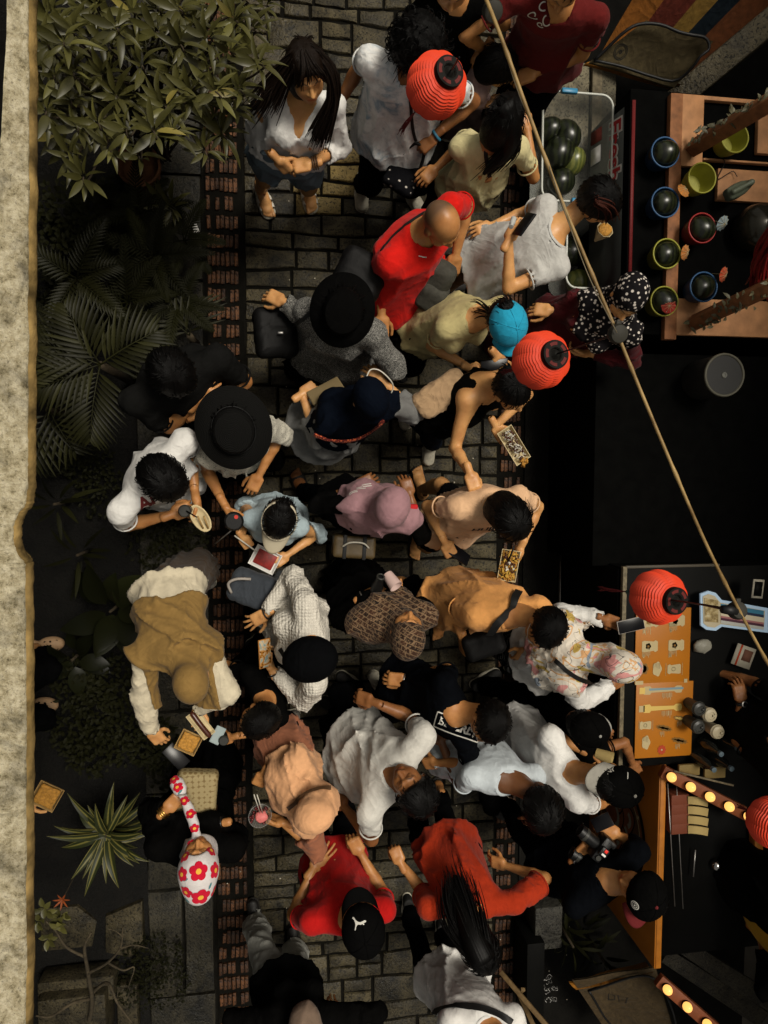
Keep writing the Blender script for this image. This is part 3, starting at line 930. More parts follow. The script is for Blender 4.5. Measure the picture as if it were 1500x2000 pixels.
m_bin = mat('cloudy clear plastic', (.55, .57, .52), .22, fn=plastic, spec=.5)
def bin_(px0, py0, px1, py1, zr, zb, label):
    a, b = P(px0, py0, zr), P(px1, py1, zr); c = (a+b)/2; hx, hy = abs(b[0]-a[0])/2, abs(b[1]-a[1])/2
    t = thing('storage_bin', label, 'bin', (c[0], c[1], zb))
    def ring(s, z, rd=.07, n=6):
        out = []
        for qx, qy, a0 in ((1, 1, 0), (-1, 1, 90), (-1, -1, 180), (1, -1, 270)):
            for k in range(n+1):
                t_ = math.radians(a0+90*k/n); out.append((c[0]+qx*(hx*s-rd)+rd*math.cos(t_), c[1]+qy*(hy*s-rd)+rd*math.sin(t_), z))
        return out
    R = [ring(.98, zr), ring(.93, zr-.05), ring(.84, zb+.02), ring(.80, zb)]; n = len(R[0])
    V = [p for q in R for p in q]; F = [(i*n+k, i*n+(k+1) % n, (i+1)*n+(k+1) % n, (i+1)*n+k) for i in range(3) for k in range(n)]+[tuple(range(3*n, 4*n))]
    obj('shell', (np.array(V), F), m_bin, t)
    rim = ring(1.0, zr); rim.append(rim[0])
    obj('rim', tube(rim, .0075, 6, False), mat('milky plastic rim', (.42, .43, .38), .3, spec=.5), t)
    return t, c, hx, hy
bt, bc_, bhx, bhy = bin_(1061, 176, 1193, 398, .62, .29, 'clear plastic bin of dark watermelons with a blue clip, beside the banner')
obj('clip', box(P(1112, 178, .635), (.10, .03, .028), bev=.008), mat('blue plastic clip', (.03, .20, .36), .35), bt, 'auto')
obj('clip', box((bc_[0]+.01, bc_[1]-bhy, .635), (.10, .03, .028), bev=.008), MATS['blue plastic clip'], bt, 'auto')
obj('paper_label', box((bc_[0]+bhx*.84, P(1170, 300, .5)[1], .47), (.004, .10, .09), frame((0, 1, 0), (.25, 0, 1))), m_white, bt)
obj('paper_label', box((bc_[0]+bhx*.85, P(1170, 262, .5)[1], .47), (.004, .08, .10), frame((0, 1, 0), (.25, 0, 1))), mat('faded red label', (.16, .03, .02), .7), bt)
for (x, y, r, l, m) in ((1108, 262, .098, 'lighter striped watermelon at the top of the bin', m_melon), (1094, 296, .105, 'large dark watermelon in the middle of the bin', m_melon), (1122, 312, .085, 'yellowish green watermelon lowest in the bin', m_melon2), (1100, 352, .09, 'dark watermelon at the shaded end of the bin', m_melon), (1076, 250, .085, 'dark watermelon against the left wall of the bin', m_melon)):
    p = P(x, y, .42); melon((p[0], p[1], .30+r), r, l, m, 'watermelons in the bin')
b2, c2, _, _ = bin_(1108, 412, 1222, 566, .5, .1, 'clear plastic tub of bagged melons behind the girl eating')
melon((c2[0]+.02, c2[1]-.12, .2), .09, 'green watermelon in the tub behind the girl eating', m_melon2, 'watermelons in the tub')
melon((c2[0]-.03, c2[1]+.08, .2), .1, 'dark watermelon in the tub behind the girl eating', m_melon, 'watermelons in the tub')
plat = thing('wooden_pallet', 'low pallet of grey planks under the clear bin', 'pallet', P(1110, 270, 0)*np.array([1, 1, 0]))
for k, (x0, x1) in enumerate(((1052, 1080), (1082, 1108), (1110, 1146), (1158, 1172), (1176, 1198))):
    obj('plank', flat_box(x0, 120+9*(k % 2), x1, 415, .24, .275, .004), m_wood if k != 3 else m_trim, plat, 'auto')
for y in (150, 300, 400): obj('bearer', flat_box(1052, y, 1196, y+18, .0, .238), m_wood, plat)
# melons in basins with paper umbrellas
RIM = {'blue': (.028, .085, .19), 'lime': (.30, .29, .035), 'red': (.30, .022, .02)}
def basin(px, py, colr, label, net=False, melon_label=None):
    z = TZ+(.0 if px < 1312 else .036)
    if px < 1312: pass
    c = P(px, py, z+.12); c[2] = z
    t = thing('basin', label, 'basin', c)
    m = mat(colr+' plastic rim', RIM[colr], .4, .15, 20)
    body = mat(colr+' plastic basin', tuple(v*.35 for v in RIM[colr]), .45)
    obj('bowl', lathe([(0, .002), (.062, .002), (.074, .04), (.083, .11), (.079, .11), (.07, .045), (.055, .012), (0, .012)], 32, c), body if not net else m, t, 'auto')
    obj('rim', lathe([(.079, .108), (.084, .106), (.088, .112), (.087, .12), (.082, .122), (.079, .117)], 40, c, close=True), m, t)
    if not net: melon(c+np.array([0, 0, .098]), .0770, melon_label, m_melon, 'watermelons in basins')
    return t
for x, y, k, w in ((1300, 297, 'blue', 'topmost'), (1300, 395, 'blue', 'second from the top'), (1372, 445, 'red', 'only one with a red rim'), (1303, 495, 'lime', 'beside the orange umbrella'), (1375, 560, 'blue', 'deeper in the stall'), (1298, 588, 'lime', 'next to the floral headscarf')):
    basin(x, y, k, '%s rimmed basin holding a watermelon, %s on the melon stall' % (k, w), melon_label='watermelon sitting in the %s rimmed basin, %s' % (k, w))
basin(1372, 347, 'lime', 'empty lime green sieve bowl beside the hand mixer', True)
basin(1436, 268, 'lime', 'empty lime green bowl under the upper pink beam', True)
def umbrella(px, py, z, col, label):
    c = P(px, py, z); t = thing('paper_umbrella', label, 'umbrella', c)
    m = mat('paper '+label.split()[0], col, .8, .3, 60)
    R = frame(azv(random.uniform(0, 360), 10), azv(-30, 55)); n = 10; V = [(0, 0, .018)]; F = []
    for i in range(2*n):
        a = math.pi*i/n; r = .044 if i % 2 == 0 else .039; V.append((r*math.cos(a), r*math.sin(a), 0 if i % 2 == 0 else -.002))
    F = [(0, 1+i, 1+(i+1) % (2*n)) for i in range(2*n)]
    obj('canopy', place((np.array(V), F), c, R), m, t, False)
    obj('rib', [place(tube([(0, 0, .0185), (.044*math.cos(2*math.pi*i/n), .044*math.sin(2*math.pi*i/n), .001)], .0009, 4), c, R) for i in range(n)], m_cream, t)
    obj('stick', place(tube([(0, 0, .02), (0, 0, -.07)], .0013, 5), c, R), m_cream, t)
umbrella(1335, 372, .96, (.45, .17, .03), 'orange paper umbrella stuck beside the second blue basin')
umbrella(1411, 436, .98, (.22, .28, .30), 'pale blue paper umbrella beside the red rimmed basin')
umbrella(1338, 493, .96, (.40, .14, .03), 'tan paper umbrella beside the lime rimmed basin')
umbrella(1413, 536, .98, (.42, .06, .02), 'red paper umbrella deep in the stall near the red tassels')
umbrella(1306, 598, .96, (.35, .03, .02), 'dark red paper umbrella in the basin next to the floral headscarf')
def mixer():
    c = P(1443, 370, .92); t = thing('hand_mixer', 'grey green hand mixer lying on the pink board', 'mixer', c)
    R = frame(azv(28))
    f = blend([ell((0, 0, 0), (.04, .075, .038)), rbox((0, -.05, .0), (.036, .04, .034), .02), rc((0, -.07, .045), (0, .05, .05), .014, .012), rc((0, .05, .05), (0, .065, .0), .014, .02)], .02)
    obj('body', place(surf(f, (-.06, -.12, -.06), (.06, .11, .08), .005), c, R), mat('grey green plastic', (.095, .11, .075), .45), t)
    for s in (-1, 1): obj('beater', place(tube([(s*.012, .06, 0), (s*.012, .11, -.02)], .003, 6), c, R), m_steel, t)
    obj('cord', tube(smooth_path([P(1440, 345, .86), P(1430, 335, .85), P(1402, 350, .845), P(1415, 320, .845), P(1412, 310, .845)], 24), .0025, 5), m_wire, t)
mixer()
pot = thing('steel_pot', 'dark glossy pot behind the basins on the melon stall', 'pot', P(1458, 455, TZ))
obj('pot_body', lathe([(0, .0), (.10, .0), (.125, .03), (.135, .10), (.115, .17), (.06, .205), (0, .215)], 40, pot.location), mat('black glazed metal', (.02, .018, .012), .18, .2, 8, metal=.4), pot)
obj('knob', lathe([(.012, .21), (.02, .23), (.012, .25), (0, .252)], 16, pot.location), MATS['black glazed metal'], pot)
def beam(p0, p1, z0, z1, label):
    a, b = P(*p0, z0), P(*p1, z1)
    t = thing('wooden_beam', label, 'beam', a)
    obj('timber', bar(a, b, .075, .075, bev=.006), m_pinkd, t, 'auto')
    rr = random.Random(int(p0[1])); R = frame(b-a); parts = []
    for k in range(46):
        s = rr.uniform(.05, 1); q = a+(b-a)*s+R[0]*rr.uniform(-.05, .05)+R[2]*rr.uniform(.036, .06)
        parts.append(place(leaf_shape(rr.uniform(.03, .06), .02, .3, .3, 3), q, rot_to(rr.uniform(0, 360), rr.uniform(-30, 50))))
    obj('garland', parts, mat('faded tinsel garland', (.09, .08, .04), .5, .5, 60), t, kind='stuff')
beam((1352, 290), (1520, 190), .86, 1.5, 'upper pink beam with a tinsel garland slanting into the stall')
beam((1352, 632), (1530, 548), .86, 1.5, 'lower pink beam with a tinsel garland slanting into the stall')
tas = thing('red_tassels', 'bunch of long red tassels hanging at the right edge of the melon stall', 'tassel', P(1490, 500, 1.2))
m_tas = mat('red thread', (.25, .010, .010), .6, .4, 60)
rr = random.Random(6)
for k in range(26):
    a = P(1520+rr.uniform(-14, 14), 440+rr.uniform(-20, 20), 1.75); b = P(1462+rr.uniform(-14, 26)+k, 575+rr.uniform(-40, 18), 1.15)
    obj('strand', tube(smooth_path([a, (a+b)/2+np.array([rr.uniform(-.03, .03), rr.uniform(-.03, .03), -.05]), b], 10), np.linspace(.009, .004, 10), 5), m_tas, tas)
# canvases, wall and beam in the upper right corner
def canvas(name, label, cat, corners, m, stripes=(), thick=.012, sag=.02):
    A, B, C, D = [P(*c) for c in corners]     # quad corners in order
    n = 14; V = []
    for i in range(n+1):
        for j in range(n+1):
            u, v = i/n, j/n; p = (A*(1-u)+B*u)*(1-v)+(D*(1-u)+C*u)*v
            p = p+np.array([0, 0, -sag*math.sin(math.pi*u)*math.sin(math.pi*v)+.006*math.sin(9*u+5*v)]); V.append(p)
    F = [(i*(n+1)+j, (i+1)*(n+1)+j, (i+1)*(n+1)+j+1, i*(n+1)+j+1) for i in range(n) for j in range(n)]
    t = thing(name, label, cat, (A+B+C+D)/4-np.array([0, 0, .2]))
    V = np.array(V)
    if not stripes: sheets = [('cloth', m, 0, n)]
    else: sheets = stripes
    for nm, mm, j0, j1 in sheets:
        idx = [k for k, f in enumerate(F) if j0 <= (k % n) < j1]
        FF = [F[k] for k in idx]; used = sorted({i for f in FF for i in f}); mp = {u: i for i, u in enumerate(used)}
        VV = V[used]; FF = [tuple(mp[i] for i in f) for f in FF]
        low = VV-np.array([0, 0, thick]); k = len(VV)
        obj(nm, (np.concatenate([VV, low]), FF+[tuple(reversed([i+k for i in f])) for f in FF]), mm, t)
    return t
cv = lambda n, c: cloth(n, c, .85, wr=1.3, var=.3)
canvas('striped_canvas', 'striped canvas in orange, dark red, yellow and blue at the top right', 'canvas',
       [(1165, 118, .35), (1270, -60, .7), (1600, -60, .9), (1345, 170, .45)], None,
       [('orange_stripe', cv('orange canvas', (.21, .075, .012)), 0, 3), ('red_stripe', cv('dark red canvas', (.085, .016, .009)), 3, 6), ('yellow_stripe', cv('yellow canvas', (.17, .098, .02)), 6, 8), ('blue_stripe', cv('dark blue canvas', (.009, .013, .017)), 8, 10), ('brown_stripe', cv('brown canvas', (.10, .032, .010)), 10, 14)])
fl = canvas('canvas_flap', 'brown canvas flap with black piping and a round stamp over the striped canvas', 'canvas',
            [(1150, 122, .62), (1262, 40, .80), (1392, 82, .84), (1318, 170, .62)], cv('brown canvas flap', (.062, .047, .022)))
def pipe(parent, name, pts, r, m): return obj(name, tube(smooth_path([P(*p) for p in pts], 40), r, 6), m, parent)
pipe(fl, 'piping', [(1160, 118, .66), (1185, 95, .71), (1220, 62, .79), (1250, 47, .82), (1290, 48, .84), (1325, 62, .85), (1350, 68, .86), (1378, 74, .86), (1385, 95, .84), (1368, 110, .82), (1352, 132, .77), (1318, 158, .68), (1270, 148, .67), (1215, 130, .655), (1160, 118, .66)], .009, m_wire)
canvas('orange_tarp', 'narrow orange tarp folded along the edge of the brown flap', 'canvas', [(1140, 126, .56), (1165, 112, .6), (1330, 166, .6), (1310, 172, .5)], cv('orange tarp', (.30, .12, .015)))
bv = bvh_of(*[o for o in fl.children if o.name.startswith('cloth')])
def ring_shape(r, w, n=28):
    a = np.linspace(0, 2*np.pi, n, endpoint=False)
    V = np.concatenate([np.c_[np.cos(a)*(r-w), np.sin(a)*(r-w), a*0], np.c_[np.cos(a)*r, np.sin(a)*r, a*0]])
    return V, [(i, n+i, n+(i+1) % n, (i+1) % n) for i in range(n)]
decal('stamp', join([ring_shape(.042, .004), ring_shape(.033, .003), ring_shape(.010, .004), strip_shape([(-.022, -.012), (-.008, .014), (.004, -.006), (.02, .012)], .004)]), m_wire, fl, bv, 1212, 101, 10)
a_, b_ = P(1318, 196, .55), P(1560, -5, .9)
wl_ = thing('concrete_kerb', 'raised pale concrete kerb slanting into the top right corner', 'kerb', a_*np.array([1, 1, 0]))
obj('kerb_body', bar(a_-np.array([0, 0, .12]), b_-np.array([0, 0, .12]), .15, .24, bev=.02), mat('grey kerb concrete', fn=stone_col((.10, .083, .048), (.035, .029, .018), .1), rough=.9), wl_, 'auto')
# big drum in the dark stall between the two counters
tb = thing('covered_table', 'plain black block added for the darkness between the two stalls', 'table', P(1350, 880, 0)*np.array([1, 1, 0]))
obj('cover', flat_box(1165, 688, 1620, 1096, 0, .74, .01), m_black, tb, 'auto')  # black block added to stand for the darkness of the gap
c = P(1412, 733, .98); c[2] = .745
dr = thing('round_drum', 'round black drum with a pale rim standing in the dark stall', 'drum', c)
obj('shell', lathe([(0, 0), (.118, 0), (.122, .02), (.122, .235), (.118, .242)], 48, c), mat('dark drum shell', (.012, .011, .009), .6), dr, 'auto')
obj('rim', lathe([(.112, .235), (.124, .233), (.128, .245), (.124, .256), (.114, .254)], 48, c, close=True), mat('pale drum rim', (.075, .07, .05), .5), dr)
obj('head', lathe([(.115, .247), (.06, .246), (.0, .246)], 48, c), mat('black drum head', (.004, .004, .0035), .5), dr)
obj('badge', lathe([(.018, .2475), (.016, .252), (.009, .252), (.008, .249), (0, .249)], 20, c), mat('grey badge', (.10, .10, .085), .4), dr, 'auto')
# menu counter
CX, CZ = P(1212, 1300, .94)[0], .94
cy0, cy1 = P(1212, 1110, CZ)[1], P(1212, 1500, CZ)[1]
ct = thing('menu_counter', 'black counter of the drinks stall with pale edging', 'counter', (CX+.4, (cy0+cy1)/2, 0))
obj('counter_body', box((CX+.75, (cy0+cy1)/2, CZ/2), (1.48, cy0-cy1, CZ-.004), bev=.004), m_blackp, ct, 'auto')
obj('edge_trim', box((CX+.012, (cy0+cy1)/2, CZ-.008), (.026, cy0-cy1+.02, .03), bev=.003), m_trim, ct, 'auto')
obj('edge_trim', box((CX+.32, cy0+.006, CZ-.010), (.6, .016, .028), bev=.003), mat('dark trim', (.06, .05, .035), .6), ct, 'auto')
obj('foot_rail', box((CX-.012, (cy0+cy1)/2+.05, .03), (.008, cy0-cy1, .05)), m_steel, ct)
for k in range(2):
    obj('front_panel', box((CX-.004, cy0-(cy0-cy1)*(.25+.5*k), .5), (.012, (cy0-cy1)/2-.02, .8), bev=.003), m_blackp, ct, 'auto')
m_menu = mat('orange menu print', (.37, .125, .006), .45, .12, 3)
m_blueprint = mat('blue print', (.16, .24, .27), .7); m_brownprint = mat('brown print', (.17, .085, .015), .7); m_yel = mat('yellow print', (.55, .38, .10), .7); m_redp = mat('red print', (.35, .04, .01), .7)
def menu(px0, py0, px1, py1, label, draw):
    z = CZ+.012; a, b = P(px0, py0, z), P(px1, py1, z); c = (a+b)/2
    t = thing('menu_board', label, 'menu board', (c[0], c[1], CZ))
    w, h = abs(b[0]-a[0]), abs(b[1]-a[1])
    obj('board', box((c[0], c[1], CZ+.0075), (w, h, .009), bev=.002), m_menu, t, 'auto')
    L = {}
    def add(m, shape, x, y, ang=0):          # x, y are fractions of the board in the picture
        V, F = shape; ca, sa = math.cos(math.radians(ang)), math.sin(math.radians(ang))
        q = np.c_[V[:, 0]*ca-V[:, 1]*sa+a[0]+x*w, V[:, 0]*sa+V[:, 1]*ca+a[1]-y*h, np.full(len(V), CZ+.0128+.0004*len(L))]
        L.setdefault(m.name, (m, []))[1].append((q, F))
    draw(add)
    for nm, (m, parts) in L.items(): obj(nm.replace(' ', '_'), parts, m, t, False, kind='stuff')
def poly_shape(pts):
    p = np.asarray(pts, float); return np.c_[p, np.zeros(len(p))], [tuple(range(len(p)))]
def cup(s=1.0): return poly_shape(np.array([(-.022, -.035), (.022, -.035), (.026, -.026), (.021, .02), (.027, .028), (.02, .04), (-.02, .04), (-.027, .028), (-.021, .02), (-.026, -.026)])*s)
def lines(n, L, gap=.006, w=.0022, seed=0):
    r = random.Random(seed); return join([strip_shape([(-L/2, -i*gap), (-L/2+L*r.uniform(.55, 1), -i*gap)], w) for i in range(n)])
def blob(w, h, lob, amp=.12, n=30): return disc_shape(1, n, lob, amp, w, h)
def draw_a(add0):
    add = lambda m, s, x, y, a=0: add0(m, (s[0]*1.28, s[1]), x, y, a)
    for x in (.28, .76):
        for y, col in ((.17, m_brownprint), (.50, m_redp)):
            add(m_cream, cup(1.05), x-.03, y, -90); add(m_blueprint if (x > .5 and y > .3) else col, blob(.013, .015, 5), x-.05, y); add(m_brownprint, disc_shape(.006, 10), x-.05, y)
            add(m_cream, lines(7, .052, seed=int(x*50+y*9)), x-.02, y+.10, -90); add(m_cream, strip_shape([(-.008, 0), (.008, 0)], .006), x-.13, y+.13, -90)
    add(m_cream, blob(.022, .034, 5, .09), .40, .81); add(m_brownprint, lines(5, .03, .007, .0015), .44, .77, -90)
    add(m_cream, cup(.9), .72, .82, 90); add(m_brownprint, ring_shape(.010, .002), .70, .82)
    add(m_cream, strip_shape([(-.03, 0), (.03, 0)], .0015), .86, .82, 90); add(m_cream, strip_shape([(-.03, 0), (.03, 0)], .0015), .56, .82, 90)
    add(m_brownprint, blob(.022, .026, 6, .1), .16, .80); add(m_menu, blob(.014, .018, 0, 0), .16, .80)
    add(m_cream, strip_shape([(-.02, 0), (.02, 0)], .018), .08, .985); add(m_cream, strip_shape([(-.008, 0), (.008, 0)], .018), .93, .985)
def bone(c1, c2=None):
    x = np.array([(-.125, -.024), (-.085, -.026), (-.075, -.014), (.07, -.011), (.085, -.022), (.118, -.021), (.125, 0), (.118, .021), (.085, .022), (.07, .011), (-.075, .014), (-.085, .026), (-.125, .024)])
    return poly_shape(x)
def draw_b(add0):
    add = lambda m, s, x, y, a=0: add0(m, (s[0]*(1.0 if len(s[0]) == 13 else 1.3), s[1]), x, y, a)
    add(m_cream, bone(0), .47, .10); add(m_blueprint, strip_shape([(-.07, .004), (.10, .004)], .010), .47, .10); add(m_yel, strip_shape([(-.118, 0), (-.09, 0)], .03), .47, .10)
    add(m_yel, bone(0), .47, .34); add(m_cream, strip_shape([(-.118, 0), (-.09, 0)], .03), .47, .34)
    for y in (.19, .43):
        for x in (.50, .57, .62): add(m_cream, lines(3, .036, .006, seed=int(x*90)), x, y, -90)
    for x, y in ((.80, .50), (.50, .61), (.78, .79)): add(m_brownprint, blob(.040, .013, 11, .16), x, y, -15); add(m_yel, blob(.030, .005, 7, .3), x, y, -15)
    for x, y in ((.80, .57), (.50, .69), (.78, .87)): add(m_cream, lines(4, .026, .006, seed=int(y*90)), x, y, -90)
    add(m_cream, cup(.75), .18, .56, 90); add(m_brownprint, ring_shape(.009, .002), .17, .56); add(m_cream, blob(.020, .032, 5, .09), .19, .79); add(m_brownprint, lines(4, .028, .007, .0015), .22, .75, -90)
    add(m_redp, blob(.020, .022, 9, .12), .47, .90); add(m_cream, disc_shape(.006, 12), .47, .90)
    for x, y in ((.06, .56), (.30, .56)): add(m_cream, strip_shape([(-.025, 0), (.025, 0)], .0015), x, y, 90)
menu(1243, 1190, 1346, 1331, 'orange menu board with four drawings of drinks, the upper of the two', draw_a)
menu(1243, 1335, 1350, 1475, 'orange menu board with two bone shaped drinks, the lower of the two', draw_b)
# bone shaped sign with pale blue border
def bone_sign():
    z = 1.02; out = [(1368, 1160), (1384, 1154), (1398, 1158), (1410, 1172), (1500, 1188), (1500, 1236), (1410, 1224), (1398, 1232), (1380, 1230), (1369, 1222)]
    inn = [(1373, 1165), (1384, 1160), (1396, 1164), (1407, 1177), (1494, 1193), (1492, 1230), (1408, 1219), (1396, 1226), (1382, 1224), (1374, 1217)]
    t = thing('bone_sign', 'bone shaped drink sign with a pale blue border at the back of the drinks stall', 'sign', P(1430, 1195, z-.03))
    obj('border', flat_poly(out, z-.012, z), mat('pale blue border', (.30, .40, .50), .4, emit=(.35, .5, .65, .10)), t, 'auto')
    def marb(t_, co, p): return t_.ramp(t_.noise(co, 30, 6, .7), (.4, (.17, .12, .05)), (.55, (.34, .26, .12)), (.68, (.50, .44, .28)))
    obj('face', flat_poly(inn, z+.001, z+.004), mat('beige face', (.42, .36, .24), .6), t, False)
    obj('marrow', flat_poly([(1376, 1168), (1403, 1173), (1403, 1216), (1377, 1214)], z+.005, z+.007), mat('marrow print', fn=marb, rough=.8), t, False)
    cols = [('blue band', (.03, .15, .24)), ('navy band', (.012, .02, .05)), ('cream band', (.52, .45, .32)), ('rose band', (.30, .12, .12)), ('plum band', (.06, .015, .03)), ('light band', (.40, .40, .36))]
    ys = [(0, .22), (.22, .36), (.36, .62), (.62, .72), (.72, .85), (.85, 1)]
    for (nm, cc), (a, b) in zip(cols, ys):
        q = lambda u, v: (1408+u*84, 1179+u*14+v*(38-u*1))
        obj(nm.replace(' ', '_'), flat_poly([q(0, a), q(1, a), q(1, b), q(0, b)], z+.005, z+.0065), mat(nm, cc, .5), t, False)
bone_sign()
def small_card(px, py, w, h, z, az, label, cols):
    c = P(px, py, z); t = thing('card', label, 'card', c); R = frame(azv(az), azv(az+180, 70))
    obj('panel', box(c, (w, h, .006), R), cols[0], t)
    for (x, y, ww, hh, m) in cols[1]: obj('print', box(c+R[0]*x+R[1]*y+R[2]*.004, (ww, hh, .002), R), m, t)
m_paper = mat('dim paper', (.36, .33, .26), .8)
small_card(1452, 1282, .13, .13, .98, 70, 'white payment card with a red band at the drinks stall', (m_paper, [(-.035, 0, .012, .13, m_redp), (.02, .01, .06, .07, mat('brown square', (.12, .05, .03), .8))]))
small_card(1480, 1150, .07, .11, 1.1, 85, 'small framed card standing behind the bone sign', (m_paper, [(0, 0, .05, .085, m_blackp)]))
def lidded(px, py, label, cols, z=CZ, r=.042, h=.13):
    c = P(px, py, z+h); c[2] = z; t = thing('lidded_cup', label, 'cup', c, 'cups on the drinks counter')
    obj('cup_body', lathe([(0, 0), (r*.72, 0), (r*.95, h*.92), (r*.9, h*.92)], 28, c), cols[0], t, 'auto')
    obj('lid', lathe([(r*1.02, h*.9), (r*1.05, h*.95), (r*.98, h*.97), (r*.9, h*1.06), (r*.55, h*1.1), (r*.5, h*1.06), (0, h*1.06)], 32, c), cols[1], t, 'auto')
    obj('sip_tab', box((c[0]+r*.4, c[1], z+h*1.1), (.018, .012, .012), bev=.003), cols[1], t, 'auto')
m_lid = mat('beige lid', (.42, .36, .24), .45); m_cupd = mat('dark cup', (.03, .03, .026), .4)
lidded(1387, 1397, 'beige lidded cup nearer the menu boards', (m_lid, m_lid))
lidded(1402, 1430, 'beige lidded cup just behind the first one', (m_lid, m_lid))
lidded(1366, 1385, 'dark lidded cup beside the lower menu board', (m_cupd, m_cupd))
lidded(1364, 1420, 'dark lidded cup below the other dark cup', (m_cupd, m_cupd))
def bottle(px, py, label, cap, z=CZ, h=.2, r=.032, col=None):
    c = P(px, py, z+h*.6); c[2] = z; t = thing('bottle', label, 'bottle', c, 'bottles on the drinks counter')
    obj('glass', lathe([(0, 0), (r, .004), (r, h*.62), (r*.45, h*.82), (r*.4, h*.94)], 24, c), col or mat('dark bottle glass', (.012, .014, .013), .12, spec=.6), t, 'auto')
    obj('cap', lathe([(r*.46, h*.92), (r*.48, h*1.02), (0, h*1.03)], 18, c), cap, t, 'auto')
m_capb = mat('slate blue cap', (.07, .10, .12), .5)
for x, y, l in ((1392, 1462, 'dark bottle with a blue cap nearest the lower menu board'), (1412, 1490, 'dark bottle with a blue cap next to the light bulbs'), (1378, 1492, 'dark bottle beside the corner of the counter'), (1425, 1452, 'dark bottle deeper in the drinks stall')):
    bottle(x, y, l, m_capb)
def crumpled(px, py, z, r, label, m, name='plastic_bag', seed=1):
    c = P(px, py, z+r*.5); w = wrinkle(seed, .07, .02)
    o = obj(name, surf(lambda Q: ell(c, (r, r*.8, r*.6))(Q)+w(Q), c-r*1.2, c+r*1.2, .009), m); tag(o, label, 'bag'); return o
crumpled(1372, 1262, CZ, .06, 'crumpled pale bag behind the upper menu board', mat('dim white film', (.22, .21, .17), .5), seed=4)
# second counter with the orange front
FX = P(1283, 1690, CZ)[0]; fy0, fy1 = P(1283, 1494, CZ)[1], P(1283, 1892, CZ)[1]
og = thing('orange_counter', 'orange fronted snack counter with light bulbs in the lower right', 'counter', (FX+.4, (fy0+fy1)/2, 0))
obj('front_panel', box((FX+.02, (fy0+fy1)/2, CZ/2), (.04, fy0-fy1, CZ), bev=.003), m_orange, og, 'auto')
obj('top_edge', box((FX+.026, (fy0+fy1)/2, CZ-.03), (.036, fy0-fy1-.006, .07), bev=.004), m_orangeb, og, 'auto')
obj('counter_body', box((FX+.62, (fy0+fy1)/2, .43), (1.1, fy0-fy1-.03, .86)), m_blackp, og)
ORR = np.array([[0, -1, 0], [0, 0, 1], [-1, 0, 0]], float)
def on_front(shape, yf, z, lift, m, name):
    V, F = shape; obj(name, place((V, F), (FX-.0035-lift, yf, z), ORR), m, og, False)
ey = P(1215, 1610, .5)[1]
on_front(disc_shape(.34, 48), ey, .47, .0, mat('dark emblem ground', (.07, .028, .008), .6), 'emblem_ground')
on_front(ring_shape(.34, .03, 48), ey, .47, .001, m_blackp, 'emblem_ring'); on_front(ring_shape(.30, .02, 48), ey, .47, .001, m_redor, 'emblem_ring'); on_front(ring_shape(.275, .008, 48), ey, .47, .001, m_cream, 'emblem_ring')
for k, (x, y, r, c) in enumerate(((-.05, .05, .12, m_redor), (.08, .10, .09, m_redor), (.02, -.08, .13, m_redor), (-.12, -.04, .08, m_redor), (.14, -.02, .07, m_redor))):
    on_front(disc_shape(r+.012, 24, 3, .1), ey+x, .47+y, .0015+.0004*k, m_blackp, 'emblem_swirl'); on_front(disc_shape(r, 24, 3, .1), ey+x, .47+y, .0017+.0004*k, c, 'emblem_swirl')
    on_front(strip_shape([(math.cos(a)*r*.55, math.sin(a)*r*.55) for a in np.linspace(.4, 2.7, 10)], .03), ey+x, .47+y, .0045+.0004*k, mat('grey emblem', (.20, .185, .14), .7), 'emblem_swirl')
for k in range(5):
    a = .5+k*.55; on_front(poly_shape([(math.cos(q)*(.02 if i % 2 else .008), math.sin(q)*(.02 if i % 2 else .008)) for i, q in enumerate(np.linspace(0, 6.28, 9)[:-1])]), ey-math.cos(a)*.29, .47+math.sin(a)*.29, .002, m_cream, 'emblem_star')
m_bulb = mat('lit bulb', (.30, .18, .06), .3, emit=(1.0, .47, .115, .8))
def bulbs(p0, p1, z0, z1, pts, label):
    a, b = P(*p0, z0), P(*p1, z1); t = thing('light_bar', label, 'light', a)
    obj('bar', bar(a, b, .075, .05, bev=.005), m_redor, t, 'auto'); R = frame(b-a)
    for k, (x, y) in enumerate(pts):
        s = (k+.35)/len(pts); q = a+(b-a)*s+R[2]*.03
        bb = obj('bulb', lathe([(.001, .0515)]+[(.028*math.cos(u), (.024+.028*math.sin(u))) for u in np.linspace(1.4, -.9, 9)], 20, q, R), m_bulb, t)
        obj('socket', lathe([(.026, -.005), (.024, .012), (.016, .012)], 16, q, R), m_blackp, bb, 'auto')
bulbs((1292, 1505), (1478, 1600), .98, 1.10, [(1303, 1512), (1337, 1528), (1375, 1546), (1413, 1567), (1450, 1585)], 'slanting red bar with five lit bulbs above the snack counter')
bulbs((1285, 1912), (1400, 2012), .98, 1.10, [(1298, 1925), (1330, 1952), (1365, 1980)], 'slanting red bar with lit bulbs at the bottom of the picture')
